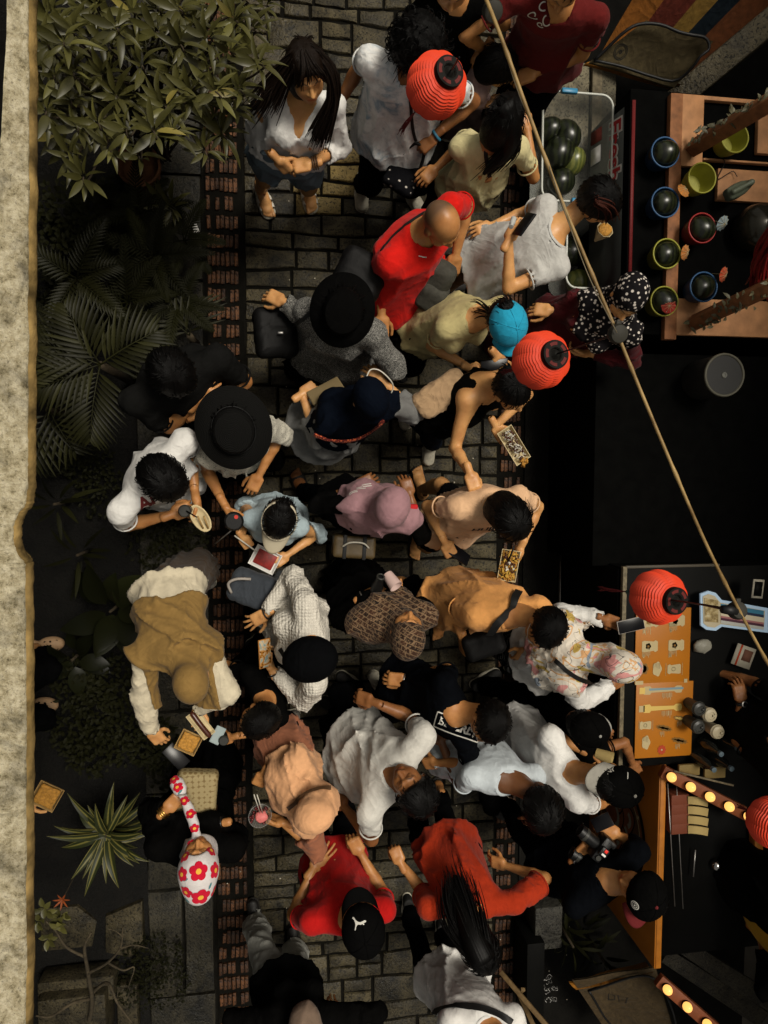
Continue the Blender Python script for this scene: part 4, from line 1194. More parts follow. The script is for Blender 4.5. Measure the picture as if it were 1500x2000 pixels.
for k in range(4):
    y = 1562+k*19; t = thing('snack_box', ['red box with a curved cream top, closest to the bulbs', 'red box with a curved cream top, second of the four', 'red box with a curved cream top, third of the four', 'red box with a curved cream top, last of the row away from the bulbs'][k], 'box', P(1350, y, .88), 'snack boxes on the orange counter')
    obj('box_body', flat_box(1312, y-8, 1346, y+9, .862, .96, .003), mat('red brown card', (.14, .035, .015), .7), t, 'auto')
    V, F = [], []
    for i in range(9):
        u = i/8; p = P(1344+u*40, y-6+5*u*u, .97+.02*math.sin(math.pi*u)); q = P(1344+u*38, y+9+5*u*u, .965+.02*math.sin(math.pi*u)); V += [p, q, p-np.array([0, 0, .008]), q-np.array([0, 0, .008])]
    for i in range(8): a = 4*i; F += [(a, a+4, a+5, a+1), (a+2, a+3, a+7, a+6), (a+1, a+5, a+7, a+3), (a, a+2, a+6, a+4)]
    obj('flap', (np.array(V), F), mat('cream card', (.42, .31, .12), .7), t, 'auto')
def rod(name, label, a, b, r, m, cat):
    o = obj(name, tube([P(*a), P(*b)], r, 8), m); tag(o, label, cat)
rod('metal_rod', 'thin metal rod along the inside of the orange panel', (1304, 1530, .96), (1318, 1770, .93), .003, m_steel, 'rod')
rod('metal_rod', 'thin metal rod beside the snack boxes', (1321, 1528, .96), (1334, 1775, .93), .003, m_steel, 'rod')
rod('tongs', 'metal tongs lying on the dark snack counter', (1358, 1660, .9), (1354, 1712, .9), .005, m_steel, 'tongs')
rod('ladle', 'metal handle lying deeper on the snack counter', (1436, 1668, .9), (1428, 1704, .9), .005, m_steel, 'ladle')
rod('serving_stick', 'long flat stick above the light bulbs', (1316, 1506, 1.1), (1432, 1534, 1.1), .006, m_trim, 'stick')
for (x, y, l) in ((1345, 1505, 'dull brown paper tray above the first bulbs'), (1395, 1510, 'dull yellow paper tray above the bulbs')):
    o = obj('paper_tray', flat_box(x-18, y-10, x+22, y+9, .99, 1.01, .004), mat('dull tray', (.17, .12, .04), .7), None, 'auto'); tag(o, l, 'tray')
o = obj('ball_lid', lathe([(0, .04), (.02, .036), (.033, .02), (.036, .0)], 20, P(1397, 1688, .875)), mat('shiny lid', (.4, .38, .36), .15, metal=1), None); tag(o, 'small shiny dome lid on the dark snack counter', 'lid')
fl_ = thing('floor_board', 'long grey board on the floor beside the orange counter', 'board', P(1380, 1910, .1))
for k in range(2):
    a, b = P(1300+k*22, 1862-k*20, .35), P(1490+k*20, 1990-k*30, .35); obj('plank', bar(a, b, .13, .03, bev=.004), mat('dark grey plank', fn=stone_col((.040, .034, .021), (.012, .010, .007), .2), rough=.85), fl_, 'auto')
o = obj('orange_pillar', bar(P(1478, 1600, .9), P(1470, 1815, .9), .06, .06, bev=.005), m_orangeb, None, 'auto'); tag(o, 'upright orange edge behind the person at the lower right border', 'pillar')
# canvas sign board, frame, crate, cable at the bottom
sb = canvas('canvas_sign', 'brown canvas sign with an orange border at the bottom right', 'sign', [(1118, 1915, .5), (1280, 1888, .75), (1330, 2060, .7), (1215, 2060, .45)], cv('dark brown canvas', (.055, .037, .017)))
pipe(sb, 'piping', [(1150, 1935, .53), (1275, 1910, .76), (1318, 2030, .72), (1205, 2010, .5), (1150, 1935, .53)], .007, m_wire)
canvas('orange_tarp', 'orange tarp edge under the brown canvas sign', 'canvas', [(1112, 1920, .46), (1262, 1880, .6), (1275, 1898, .74), (1126, 1935, .5)], MATS['orange tarp'])
bv = bvh_of(*[o for o in sb.children if o.name.startswith('cloth')])
decal('scrawl', join([strip_shape([(-.07, -.03), (-.07, .03), (-.03, .02), (-.03, -.02), (-.07, -.03)], .006), strip_shape([(-.01, .03), (0, -.03), (.02, .0), (.04, -.03), (.05, .03)], .006)]), m_wire, sb, bv, 1210, 1950, 8)
fr = thing('tan_easel', 'tan wooden frame standing at the bottom edge left of the canvas sign', 'frame', P(1010, 1950, 0)*np.array([1, 1, 0]))
m_tan = mat('tan wood', (.16, .10, .04), .7, .4, 30)
for a, b in (((978, 1898, .5), (1082, 2020, .8)), ((1012, 1938, .5), (1050, 2020, .7)), ((1012, 1938, .5), (1022, 1932, .55))):
    obj('rail', bar(P(*a), P(*b), .03, .02, bev=.003), m_tan, fr, 'auto')
obj('pane', (np.array([P(1018, 1945, .52), P(1066, 2000, .7), P(1100, 2060, .78), P(1050, 2020, .66)]), [(0, 1, 2, 3)]), m_blackp, fr)
o = obj('grey_crate', flat_box(1046, 1775, 1098, 1852, 0, .22, .01), mat('dark grey crate', fn=stone_col((.040, .038, .030), (.018, .016, .013), .1), rough=.8), None, 'auto'); tag(o, 'low dark grey block on the ground below the photographer', 'block')
o = obj('dark_plinth', flat_box(1030, 1845, 1062, 1990, 0, .30, .006), m_blackp, None, 'auto'); tag(o, 'dark upright panel below the grey block', 'panel')
def cable_pile():
    r = random.Random(3); parts = []
    for k in range(26):
        c = P(1062+r.uniform(-22, 22), 1935+r.uniform(-28, 22), .06+.03*r.random()); a0 = r.uniform(0, 6)
        parts.append(tube([c+np.array([math.cos(a0+t)*.022, math.sin(a0+t)*.016, .008*math.sin(3*t)]) for t in np.linspace(0, r.uniform(2.5, 5.5), 9)], .0024, 5))
    o = obj('wire_pile', parts, m_steel); tag(o, 'tangle of pale wire on the ground near the wooden frame', 'wire')
cable_pile()
def dark_plant(px, py, label, seed): broad(px, py, .35, 26, .2, .03, m_dark, label, 'grassy_plant', seed, (10, 65))
dark_plant(1180, 1880, 'dark grassy plant in the shade under the orange counter', 17)
dark_plant(1120, 1850, 'dark grassy plant between the grey block and the canvas sign', 18)
# ---------------------------------------------------------------- bamboo pole and lanterns
def bamboo_col(t, co, p):
    n = t.noise(co, 3, 3); return t.ramp(t.noise(co, 14, 4, .6), (.3, (.13, .075, .022)), (.7, (.36, .24, .09)))
m_bam = mat('dry bamboo', fn=bamboo_col, rough=.5, spec=.3)
PZ = 2.89
pole = thing('bamboo_pole', 'long thin bamboo pole carrying the lanterns across the right side', 'pole', P(1205, 640, PZ))
pp = [(930, -45), (952, 5), (985, 90), (1030, 215), (1090, 375), (1150, 520), (1205, 650), (1252, 765), (1315, 915), (1378, 1060), (1440, 1185), (1490, 1278), (1540, 1370)]
pts = smooth_path([P(x, y, PZ+.03*math.sin(i*.9)) for i, (x, y) in enumerate(pp)], 90)
rad = np.array([(.0054-.0010*i/89)+(.0016 if i % 11 == 5 else 0) for i in range(90)])
obj('cane', tube(pts, rad, 10), m_bam, pole)
obj('cord', tube(smooth_path([P(962, 20, PZ+.02), P(1012, 180, PZ), P(1060, 290, PZ), P(1098, 400, PZ), P(1150, 540, PZ+.02), P(1205, 650, PZ+.02)], 40), .0016, 5), m_trim, pole)
m_lred = None
def lantern_red(t, co, p):
    return t.mixc(t.noise(co, 8, 3), (.58, .034, .010), (.70, .058, .017))
m_lan = mat('red lantern paper', fn=lantern_red, rough=.55, spec=.25, sss=0)
m_cap = mat('black lantern cap', (.007, .0066, .0055), .6, spec=.1)
m_thread = mat('dark red thread', (.13, .012, .012), .7)
prof = [(.040, -.078)]
for i in range(19):
    u = -1.2+2.4*i/18
    for k, q in ((0, 1.0), (.5, .93)):
        uu = u+k*2.4/18
        if uu > 1.2: continue
        prof.append((.092*math.cos(uu)**.62*q+.004, .076*math.sin(uu)/math.sin(1.2)))
prof.append((.040, .078))
SH = make_mesh('shade', *lathe(prof, 80, lobes=10, amp=.055), m_lan, False)
capp = [(.020, .092), (.024, .096), (.048, .096), (.049, .092), (.049, .076), (.042, .074)]
CV, CF = lathe(capp, 40)
CP = make_mesh('cap', CV, CF, m_cap, True); CP.set_sharp_from_angle(angle=.6)
CD = make_mesh('cap_centre', *lathe([(.021, .088), (.014, .089), (.012, .102), (0, .102)], 20), m_cap, True)
CB = make_mesh('base_ring', *lathe([(.042, -.07), (.046, -.074), (.046, -.092), (.038, -.094), (0, -.09)], 32), m_cap, True)
SLr = [join([place(strip_shape([(math.cos(a)*.036, math.sin(a)*.036) for a in np.linspace(k*1.2566, k*1.2566+.8, 7)], .011), (0, 0, .0968), np.eye(3)) for k in range(5)])]
SL = make_mesh('slots', *SLr[0], mat('red slot', (.10, .008, .006), .7), False)
def lantern(bot, top, z, label, tas_px, cord_to, s=1.0):
    c0 = P((bot[0]+top[0])/2, (bot[1]+top[1])/2, z)
    A = nz(P(*top, z+.07*s)-P(*bot, z-.07*s)); R = frame(nz(np.cross(A, [1, .2, 0])), A)
    t = thing('red_lantern', label, 'lantern', c0, 'red paper lanterns hanging on the bamboo pole')
    for me in (SH, CP, CB, CD, SL):
        o = link(me.name, me, t); o.matrix_local = as_matrix(np.zeros(3), R, s)
    b = c0-A*.09*s; e = P(*tas_px, z-.2*s)
    parts = []
    r = random.Random(int(z*100+bot[0]))
    for k in range(16): parts.append(tube([b+(e-b)*.35, b+(e-b)*.7+np.array([r.uniform(-.006, .006) for _ in range(3)]), e+np.array([r.uniform(-.012, .012) for _ in range(3)])], [.0018, .0016, .001], 4))
    parts.append(tube([b, b+(e-b)*.4], .0015, 4))
    obj('tassel', parts, m_thread, t)
    obj('bead', lathe([(0, -.008), (.008, 0), (0, .008)], 12, b+(e-b)*.33), mat('green bead', (.05, .09, .07), .3), t)
    tp = c0+A*.10*s
    if cord_to is not None: obj('hanging_cord', tube(smooth_path([tp, (tp+cord_to)/2-np.array([0, 0, .02]), cord_to], 12), .0028, 6), m_wire, t)
def holder(px, py, dx=0):
    c = P(px, py, PZ-.005); R = frame(azv(0), nz(CAMP-c))
    obj('lamp_holder', [lathe([(0, -.012), (.026, -.012), (.028, 0), (.024, .012), (.012, .016), (0, .016)], 24, c, R), box(c+np.array([.0, .026, 0]), (.016, .02, .012), bev=.003)], mat('grey holder', (.030, .028, .022), .6, spec=.15), pole, 'auto')
    return c
h1, h2, h3 = holder(962, 22), holder(1207, 652), holder(1440, 1192)
lantern((832, 190), (872, 146), 2.40, 'red paper lantern in front of the tie dye shirt', (782, 258), P(897, 112, 2.72))
lantern((1034, 713), (1078, 695), 2.40, 'red paper lantern just below the blue cap', (980, 728), h2)
lantern((1258, 1160), (1312, 1172), 2.40, 'red paper lantern over the upper menu board', (1172, 1150), h3)
lantern((1480, 1590), (1540, 1625), 2.30, 'red paper lantern cut off by the right edge of the picture', (1440, 1575), None)
obj('plug', [rc_ for rc_ in [tube([P(1410, 1190, PZ), P(1436, 1192, PZ)], [.012, .017], 10)]], m_wire, pole)
obj('cord', tube(smooth_path([P(1312, 1172, 2.5), P(1365, 1180, 2.7), P(1412, 1190, PZ)], 16), .003, 6), m_wire, pole)
# ---------------------------------------------------------------- people: canonical parts (right, forward, up)
def skin_fn(base):
    def f(t, co, p):
        a = t.new('Attribute', attribute_name='feat'); s = t.new('SeparateColor'); t.link(a.outputs['Color'], s.inputs[0])
        c = t.mixc(t.ramp(t.noise(co, 14, 5, .6), (.3, 0), (.7, 1)), (base[0]*.80, base[1]*.70, base[2]*.66), tuple(v*1.10 for v in base))
        t.link(t.ramp(t.noise(co, 22, 4), (.35, .36), (.65, .58)), p.inputs['Roughness'])
        lip = (base[0]*.78, base[1]*.42, base[2]*.45)
        c = t.mixc(s.outputs[1], c, lip)
        c = t.mixc(s.outputs[2], c, (.045, .036, .028))
        c = t.mixc(s.outputs[0], c, (.012, .009, .007))
        b = t.new('Bump', i_Strength=.12, i_Distance=.002); t.link(t.noise(co, 260, 3), b.inputs['Height']); t.link(b.outputs[0], p.inputs['Normal'])
        return c
    return f
SKIN = {k: mat('skin '+k, rough=.48, spec=.35, sss=.06, fn=skin_fn(v)) for k, v in
        {'pale': (.62, .36, .15), 'fair': (.60, .315, .118), 'tan': (.46, .215, .072), 'brown': (.25, .105, .036), 'deep': (.12, .049, .018)}.items()}
def head_sdf():
    sk = [ell((0, -.014, .030), (.075, .095, .087)), ell((0, .020, -.040), (.058, .066, .080)), ell((0, .052, -.095), (.028, .030, .026)),
          ell((.034, .052, -.035), (.030, .028, .034)), ell((-.034, .052, -.035), (.030, .028, .034)), rc((0, -.022, -.03), (0, -.028, -.075), .052, .050)]
    sk = blend(sk, .035)
    fine = [rc((0, .086, .004), (0, .108, -.030), .0085, .0125), rc((-.014, .094, -.034), (.014, .094, -.034), .0085, .0085),
            rc((-.043, .074, .020), (-.012, .086, .020), .009, .010), rc((.043, .074, .020), (.012, .086, .020), .009, .010),
            rc((-.018, .083, -.064), (.018, .083, -.064), .0065, .0065), rc((-.014, .083, -.073), (.014, .083, -.073), .0075, .0075)]
    eyes = [ell((s*.031, .073, .0), (.0155, .0145, .0120)) for s in (-1, 1)]
    ears = [ell((s*.078, -.008, -.006), (.010, .020, .033), frame((s*.45, 1, 0))) for s in (-1, 1)]
    def f(Q):
        d = sk(Q)
        for s in (-1, 1): d = smax(d, -ell((s*.031, .094, .0), (.019, .016, .013))(Q), .012)
        for g in fine: d = smin(d, g(Q), .012)
        for g in eyes: d = smin(d, g(Q), .004)
        for g in ears: d = smin(d, g(Q), .012)
        return np.maximum(d, -.15-Q[:, 2])
    return f
def head_mesh(h=.0058):
    V, F = surf(head_sdf(), (-.1, -.12, -.155), (.1, .125, .125), h, .02)
    x, y, z = np.abs(V[:, 0]), V[:, 1], V[:, 2]
    ft = np.zeros((len(V), 4), np.float32); ft[:, 3] = 1
    def seg(p, q, r, soft=.003):
        q_ = np.c_[x, z]-np.array(p); b = np.array(q)-np.array(p); t = np.clip(q_ @ b/np.dot(b, b), 0, 1)
        return np.clip((r-np.linalg.norm(q_-t[:, None]*b, axis=1))/soft, 0, 1)*(y > .045)
    ft[:, 0] = np.maximum.reduce([seg((.014, .0225), (.030, .0275), .0040), seg((.030, .0275), (.048, .022), .0030), .9*seg((.018, -.0055), (.044, -.0045), .0024), .8*seg((.0, -.0685), (.020, -.0685), .0013, .002)])
    ft[:, 1] = seg((0, -.066), (.017, -.066), .0075)
    return V, F, ft
def hair_shell(style, seed=1):
    w = wrinkle(seed, .035, .006)
    cap = ell((0, -.018, .036), (.086, .108, .096))
    def f(Q):
        x, y, z = Q[:, 0], Q[:, 1], Q[:, 2]; d = cap(Q)
        ax = np.abs(x)
        if style == 'short':
            d = smin(d, ell((0, -.03, -.01), (.080, .088, .07))(Q), .03)
            d = smax(d, (y*.80-z*.60)-.022+.25*ax, .012)
            d = smax(d, -.062-z, .01); d = smax(d, -(ell((.084, .004, -.015), (.02, .030, .040))(np.c_[ax, y, z])), .008)
        elif style == 'thick':
            d = smin(d-.012, ell((0, -.03, -.01), (.090, .096, .08))(Q), .03)
            d = smax(d, (y*.80-z*.60)-.030+.2*ax, .012); d = smax(d, -.065-z, .01)
        elif style == 'sides':
            d = smax(d+.004, (y*.6+z*.8)-.022, .02); d = smax(d, y-.035, .01); d = smax(d, -.05-z, .01); d = smax(d, -(ell((.084, .004, -.015), (.02, .030, .040))(np.c_[ax, y, z])), .008)
        elif style in ('bob', 'long'):
            lo = -.115 if style == 'bob' else -.15
            d = smin(d-.006, ell((0, -.03, -.05), (.098, .092, .13))(Q), .04)
            d = smax(d, -(ell((0, .115, -.03), (.072, .110, .098))(Q)), .012); d = smax(d, lo-z, .012)
            d = np.where(z < .02, smax(d, y-.062, .01), d)
        elif style == 'up':
            d = smin(d, ell((0, -.03, -.01), (.081, .090, .07))(Q), .03)
            d = smax(d, (y*.80-z*.60)-.020+.22*ax, .012); d = smax(d, -.055-z, .01)
            d = smax(d, -(ell((.084, .004, -.015), (.02, .026, .036))(np.c_[ax, y, z])), .008)
            d = smin(d, ell((0, -.105, .065), (.042, .040, .042))(Q), .012)
        elif style == 'curly':
            d = smin(d-.022, ell((0, -.05, -.03), (.125, .110, .13))(Q), .05)
            d = smax(d, -(ell((0, .12, -.03), (.062, .105, .090))(Q)), .012); d = smax(d, -.16-z, .012)
            return d+2.6*w(Q)
        return d+w(Q)*(.5 if style in ('short', 'up', 'sides') else 1)
    V, F = surf(f, (-.17, -.19, -.19), (.17, .16, .17), .0086, .02)
    az = np.arctan2(V[:, 1]+.03, V[:, 0]); pol = np.arccos(np.clip((V[:, 2]-.02)/np.maximum(np.linalg.norm(V-np.array([0, -.03, .02]), axis=1), 1e-6), -1, 1))
    hv = np.c_[np.cos(az)*13, np.sin(az)*13, pol*1.1]
    rr = np.random.RandomState(seed+2); C0 = np.array([0, -.04, .10]); parts = [(V, F)]; hs_ = [hv]
    ns = {'curly': 160, 'sides': 0}.get(style, 200); ln = {'short': .030, 'thick': .042, 'up': .05}.get(style, .06)
    for i in rr.choice(len(V), ns):
        p = V[i]; nrm = nz(p-np.array([0, -.03, .0])); t = nz((p-C0)-nrm*np.dot(p-C0, nrm)); sd = np.cross(nrm, t); t = nz(t+sd*rr.normal(0, .22))
        l = ln*rr.uniform(.6, 1.3)
        if style == 'curly':
            pts = [p+t*l*s+sd*.012*math.sin(7*s+i)+nrm*(.004+.012*math.cos(7*s+i)) for s in np.linspace(0, 1, 9)]
        else: pts = [p-nrm*.002+t*l*s+nrm*(.0055*math.sin(3.14*min(1, s*1.2))-.02*l/.04*s*s*.35) for s in np.linspace(0, 1, 5)]
        q, g = tube(pts, np.linspace(.0038, .0008, len(pts)), 3, False); g = np.array(g)
        parts.append((q, g)); hs_.append(np.c_[np.full(len(q), i*.37), np.tile([0, .4, .8], len(pts)), np.zeros(len(q))])
    V, F = join(parts)
    return V, F, np.concatenate(hs_)
def hair_fn(c):
    def f(t, co, p):
        a = t.new('Attribute', attribute_name='hv')
        n = t.noise(a.outputs['Vector'], 2.2, 5, .7)
        b = t.new('Bump', i_Strength=.7, i_Distance=.006); t.link(n, b.inputs['Height']); t.link(b.outputs[0], p.inputs['Normal'])
        return t.mixc(n, tuple(v*.5 for v in c), tuple(v*1.3 for v in c))
    return f
HAIR = {k: mat('hair '+k, rough=.45, spec=.13, fn=hair_fn(v)) for k, v in {'black': (.0019, .0016, .0014), 'brown': (.0085, .0046, .0026), 'auburn': (.045, .010, .005), 'grey': (.035, .030, .025)}.items()}
def hand_mesh(pose):
    curls = {'relaxed': [(28, 32, 20), (34, 36, 22), (38, 40, 24), (42, 42, 26)], 'grip': [(58, 62, 35), (62, 66, 35), (66, 68, 35), (70, 70, 35)],
             'fist': [(75, 92, 55), (78, 95, 55), (80, 95, 55), (82, 95, 55)], 'flat': [(6, 8, 6), (5, 6, 5), (6, 8, 6), (10, 10, 8)],
             'pinch': [(48, 46, 22), (52, 48, 25), (40, 42, 25), (36, 40, 25)], 'hold': [(20, 48, 30), (24, 50, 32), (28, 52, 34), (34, 54, 34)],
             'splay': [(8, 14, 10), (4, 10, 8), (8, 14, 10), (14, 18, 12)]}[pose]
    spread = 2.6 if pose == 'splay' else 1.5
    fs = [rbox((0, .048, 0), (.040, .046, .0145), .013), rc((-.022, .022, -.006), (-.012, .075, -.002), .016, .012), rc((0, -.05, 0), (0, .012, 0), .0235, .022)]
    palm = blend(fs, .018); fing = []
    bx = [-.030, -.010, .010, .0285]; L = [.070, .078, .072, .056]; by = [.088, .093, .090, .082]
    for i in range(4):
        p = np.array([bx[i], by[i], .001]); a = 0; sp = math.radians(spread*(-6+4*i)); r = .0086-.0006*(i == 3)
        for j, fr_ in enumerate((.46, .30, .24)):
            a += math.radians(curls[i][j]); d = np.array([math.sin(sp)*math.cos(a), math.cos(sp)*math.cos(a), -math.sin(a)]); q = p+d*L[i]*fr_
            fing.append(rc(p, q, r, r*.93)); p = q; r *= .93
    close = {'fist': 1, 'grip': .8, 'pinch': .7, 'hold': .55, 'relaxed': .35, 'flat': .05, 'splay': -.1}[pose]
    p = np.array([-.027, .022, -.006]); r = .0125
    for j, (l, d) in enumerate(((.040, (-.75+.25*close, .62, -.25-.5*close)), (.034, (-.40+.5*close, .85, -.20-.55*close)), (.026, (-.22+.75*close, .92, -.12-.5*close)))):
        q = p+nz(d)*l; fing.append(rc(p, q, r, r*.9)); p = q; r *= .88
    def f(Q):
        d = palm(Q); g = None
        for h in fing:
            e = h(Q); g = e if g is None else smin(g, e, .0010)
        return smin(d, g, .007)
    return surf(f, (-.11, -.06, -.12), (.075, .19, .04), .0050, .012)
def foot_mesh():
    fs = [rc((0, -.050, .030), (0, .05, .036), .031, .034), ell((.002, .088, .020), (.043, .055, .022)), rc((0, -.035, .05), (0, -.030, .12), .034, .035), rc((0, .0, .06), (0, .06, .032), .030, .022)]
    base = blend(fs, .03)
    toes = [rc((x, .120, .014), (x*1.08, .120+l, .011), r, r*.9) for x, l, r in ((-.026, .043, .0125), (-.007, .040, .0095), (.008, .034, .009), (.021, .026, .0085), (.033, .016, .008))]
    def f(Q):
        d = base(Q)
        for t in toes: d = smin(d, t(Q), .006)
        return np.maximum(d, -Q[:, 2])
    return surf(f, (-.06, -.09, -.005), (.06, .19, .14), .0062, .012)
def outline2d(Q, g=0):
    p = np.c_[Q[:, 0], Q[:, 1], np.zeros(len(Q))]
    return smin(rc((0, -.05, 0), (0, .04, 0), .037, .036)(p), rc((.0, .05, 0), (.0, .118, 0), .040, .046)(p), .05)-g
def sole_mesh(h=.022, g=0, z0=0):
    return surf(lambda Q: np.maximum(outline2d(Q, g), np.abs(Q[:, 2]-z0-h/2)-h/2), (-.07, -.11, z0-.01), (.07, .19, z0+h+.01), .0085, .012)
def shoe_mesh():
    fs = blend([ell((0, -.048, .055), (.038, .046, .052)), rc((0, -.03, .05), (0, .08, .040), .038, .036), ell((0, .120, .034), (.045, .058, .030)), rc((0, -.03, .06), (0, -.028, .105), .040, .042)], .03)
    return surf(lambda Q: np.maximum(np.maximum(smax(fs(Q), outline2d(Q, -.001), .01), .016-Q[:, 2]), Q[:, 2]-.10), (-.07, -.11, 0), (.07, .19, .12), .0080, .012)
def clog_mesh():
    fs = blend([ell((0, .075, .035), (.052, .085, .045)), ell((0, -.05, .03), (.043, .05, .032))], .03)
    return surf(lambda Q: np.maximum(fs(Q), -Q[:, 2]), (-.07, -.12, 0), (.07, .18, .1), .0055, .012)
def cap_crown():
    w = wrinkle(5, .09, .0035)
    return surf(lambda Q: np.maximum(ell((0, -.012, .040), (.094, .114, .094))(Q)+w(Q)-.001, .018-Q[:, 2]), (-.12, -.15, 0), (.12, .13, .16), .0062, .02)
def brim_mesh(L=.072, half=62, drop=.022, z0=.022, rx=.093, ry=.113, yo=-.012):
    V, F = [], []; nu, nv = 22, 7
    for lay in (0, 1):
        for j in range(nv+1):
            v = j/nv
            for i in range(nu+1):
                u = -1+2*i/nu; ph = math.radians(half*u); o = L*v*math.cos(ph*1.15)**.7 if abs(ph*1.15) < 1.57 else 0
                x, y = math.sin(ph)*rx*(1-.06*v), math.cos(ph)*ry+yo+o
                V.append((x, y, z0-drop*v*.6-.030*v*u*u*.9+.004*v-(.0042 if lay else 0)))
    n = (nu+1)*(nv+1)
    for j in range(nv):
        for i in range(nu):
            a = j*(nu+1)+i; F += [(a, a+1, a+nu+2, a+nu+1), (n+a, n+a+nu+1, n+a+nu+2, n+a+1)]
    for i in range(nu): a = nv*(nu+1)+i; F.append((a, a+1, n+a+1, n+a))
    return np.array(V), F
def hat_lathe(crown=.10, top=.105, brim=.19, drop=.03, z0=.03, flat=True):
    p = [(0, z0+top), (crown*.55, z0+top-.002), (crown*.86, z0+top-.012), (crown*.97, z0+top-.035), (crown*1.0, z0+.02), (crown*1.03, z0)]
    n = 9
    for i in range(1, n+1): s = i/n; p.append((crown*1.03+(brim-crown)*s, z0-drop*s*s))
    for i in range(n, -1, -1): s = i/n; p.append((crown*1.03+(brim-crown)*s, z0-drop*s*s-.004))
    return lathe(p[::-1], 56)
m_sole_w = mat('pale rubber sole', (.50, .46, .36), .7, .25, 60); m_dark_sole = mat('dark rubber sole', (.02, .018, .015), .7)
m_lens = mat('glasses frame', (.02, .018, .016), .35); m_lensw = mat('pale metal frame', (.5, .48, .42), .3, metal=.6)

def ribbon(pts, nrm, w, th=.003):
    pts = np.asarray(pts); T = np.gradient(pts, axis=0); V, F = [], []
    for p, t, n in zip(pts, T, nrm):
        s = nz(np.cross(nz(t), n)); V += [p-s*w/2, p+s*w/2, p+s*w/2+n*th, p-s*w/2+n*th]
    m = len(pts)
    for i in range(m-1):
        a = 4*i; F += [(a+k, a+(k+1) % 4, a+4+(k+1) % 4, a+4+k) for k in range(4)]
    F += [(0, 3, 2, 1), (4*m-4, 4*m-3, 4*m-2, 4*m-1)]
    return np.array(V), F
def strap_on(parent, name, pixels, w, m, bvh, lift=.003, th=.003, n=26):
    """A strap lying on a surface along a line of picture points."""
    q = smooth_path([(x, y, 0) for x, y in pixels], n)[:, :2]; P_, N_ = [], []
    for x, y in q:
        h, nn, _, _ = bvh.ray_cast(Vector(CAMP), Vector(ray(x, y)))
        if h is None: continue
        nn = nz(nn); nn = -nn if np.dot(nn, ray(x, y)) > 0 else nn
        P_.append(np.array(h)+nn*lift); N_.append(nn)
    if len(P_) < 4: return None
    P_ = np.array(P_); N_ = np.array(N_)
    for _ in range(2):
        P_[1:-1] = (P_[:-2]+2*P_[1:-1]+P_[2:])/4; N_[1:-1] = (N_[:-2]+2*N_[1:-1]+N_[2:])/4
    for _ in range(30):
        m_ = (P_[:-2]+P_[2:])/2; up_ = ((m_-P_[1:-1])*N_[1:-1]).sum(1) > .0012
        P_[1:-1] = np.where(up_[:, None], m_, P_[1:-1])
    T = np.gradient(P_, axis=0); V = []; F = []
    for p, t, nn in zip(P_, T, N_):
        nn = nz(nn); s = nz(np.cross(nz(t), nn)); row = []
        for u in (-.5, -.25, 0, .25, .5):
            q_ = p+s*w*u; h, n2, _, _ = bvh.ray_cast(Vector(q_+nn*.05), Vector(-nn), .12)
            row.append(np.array(h) if h is not None and np.dot(np.array(h)-q_, nn) > -.004 else q_)
        hb = [np.dot(r-p, nn) for r in row]; mx_ = max(hb)
        row = [r+nn*((mx_-g)*.5+lift+th) for r, g in zip(row, hb)]
        V += row+[r-nn*th for r in row]
    for i in range(len(P_)-1):
        a = 10*i
        for j in range(4): F += [(a+j, a+j+1, a+j+11, a+j+10), (a+5+j, a+15+j, a+16+j, a+6+j)]
        F += [(a, a+10, a+15, a+5), (a+4, a+9, a+19, a+14)]
    return obj(name, (np.array(V), F), m, parent, 'auto')
def set_attr(o, name, typ, data):
    a = o.data.attributes.new(name, typ, 'POINT')
    if typ == 'FLOAT_COLOR': a.data.foreach_set('color', np.asarray(data, np.float32).ravel())
    else: a.data.foreach_set('vector', np.asarray(data, np.float32).ravel())
def locks(paths, n, spread, r0, seed=1, tip=.15, seg=10):
    """Strands of hair following guide paths with a little scatter."""
    rr = random.Random(seed); parts = []; hv = []
    G = [smooth_path(p, seg) for p in paths]
    for k in range(n):
        a, b = rr.randrange(len(G)), None
        b = min(len(G)-1, a+1); s = rr.random(); g = G[a]*(1-s)+G[b]*s
        o = np.array([rr.gauss(0, 1) for _ in range(3)])*spread; o2 = np.array([rr.gauss(0, 1) for _ in range(3)])*spread*1.5
        t = np.linspace(0, 1, seg)[:, None]; e = rr.uniform(.82, 1.0)
        gg = np.array([g[min(seg-1, int(i*e))]+(g[min(seg-1, int(i*e)+1)]-g[min(seg-1, int(i*e))])*(i*e-int(i*e)) for i in range(seg)])
        pth = gg+o*(1-t)*.5+(o+o2)*t
        V, F = tube(pth, r0*rr.uniform(.6, 1.2)*np.linspace(1, tip, seg)**.6, 5, False)
        parts.append((V, F)); hv.append(np.c_[np.full(len(V), k*1.7), np.repeat(np.arange(5), 1).tolist()*(len(V)//5), np.zeros(len(V))])
    V, F = join(parts)
    return V, F, np.concatenate(hv)

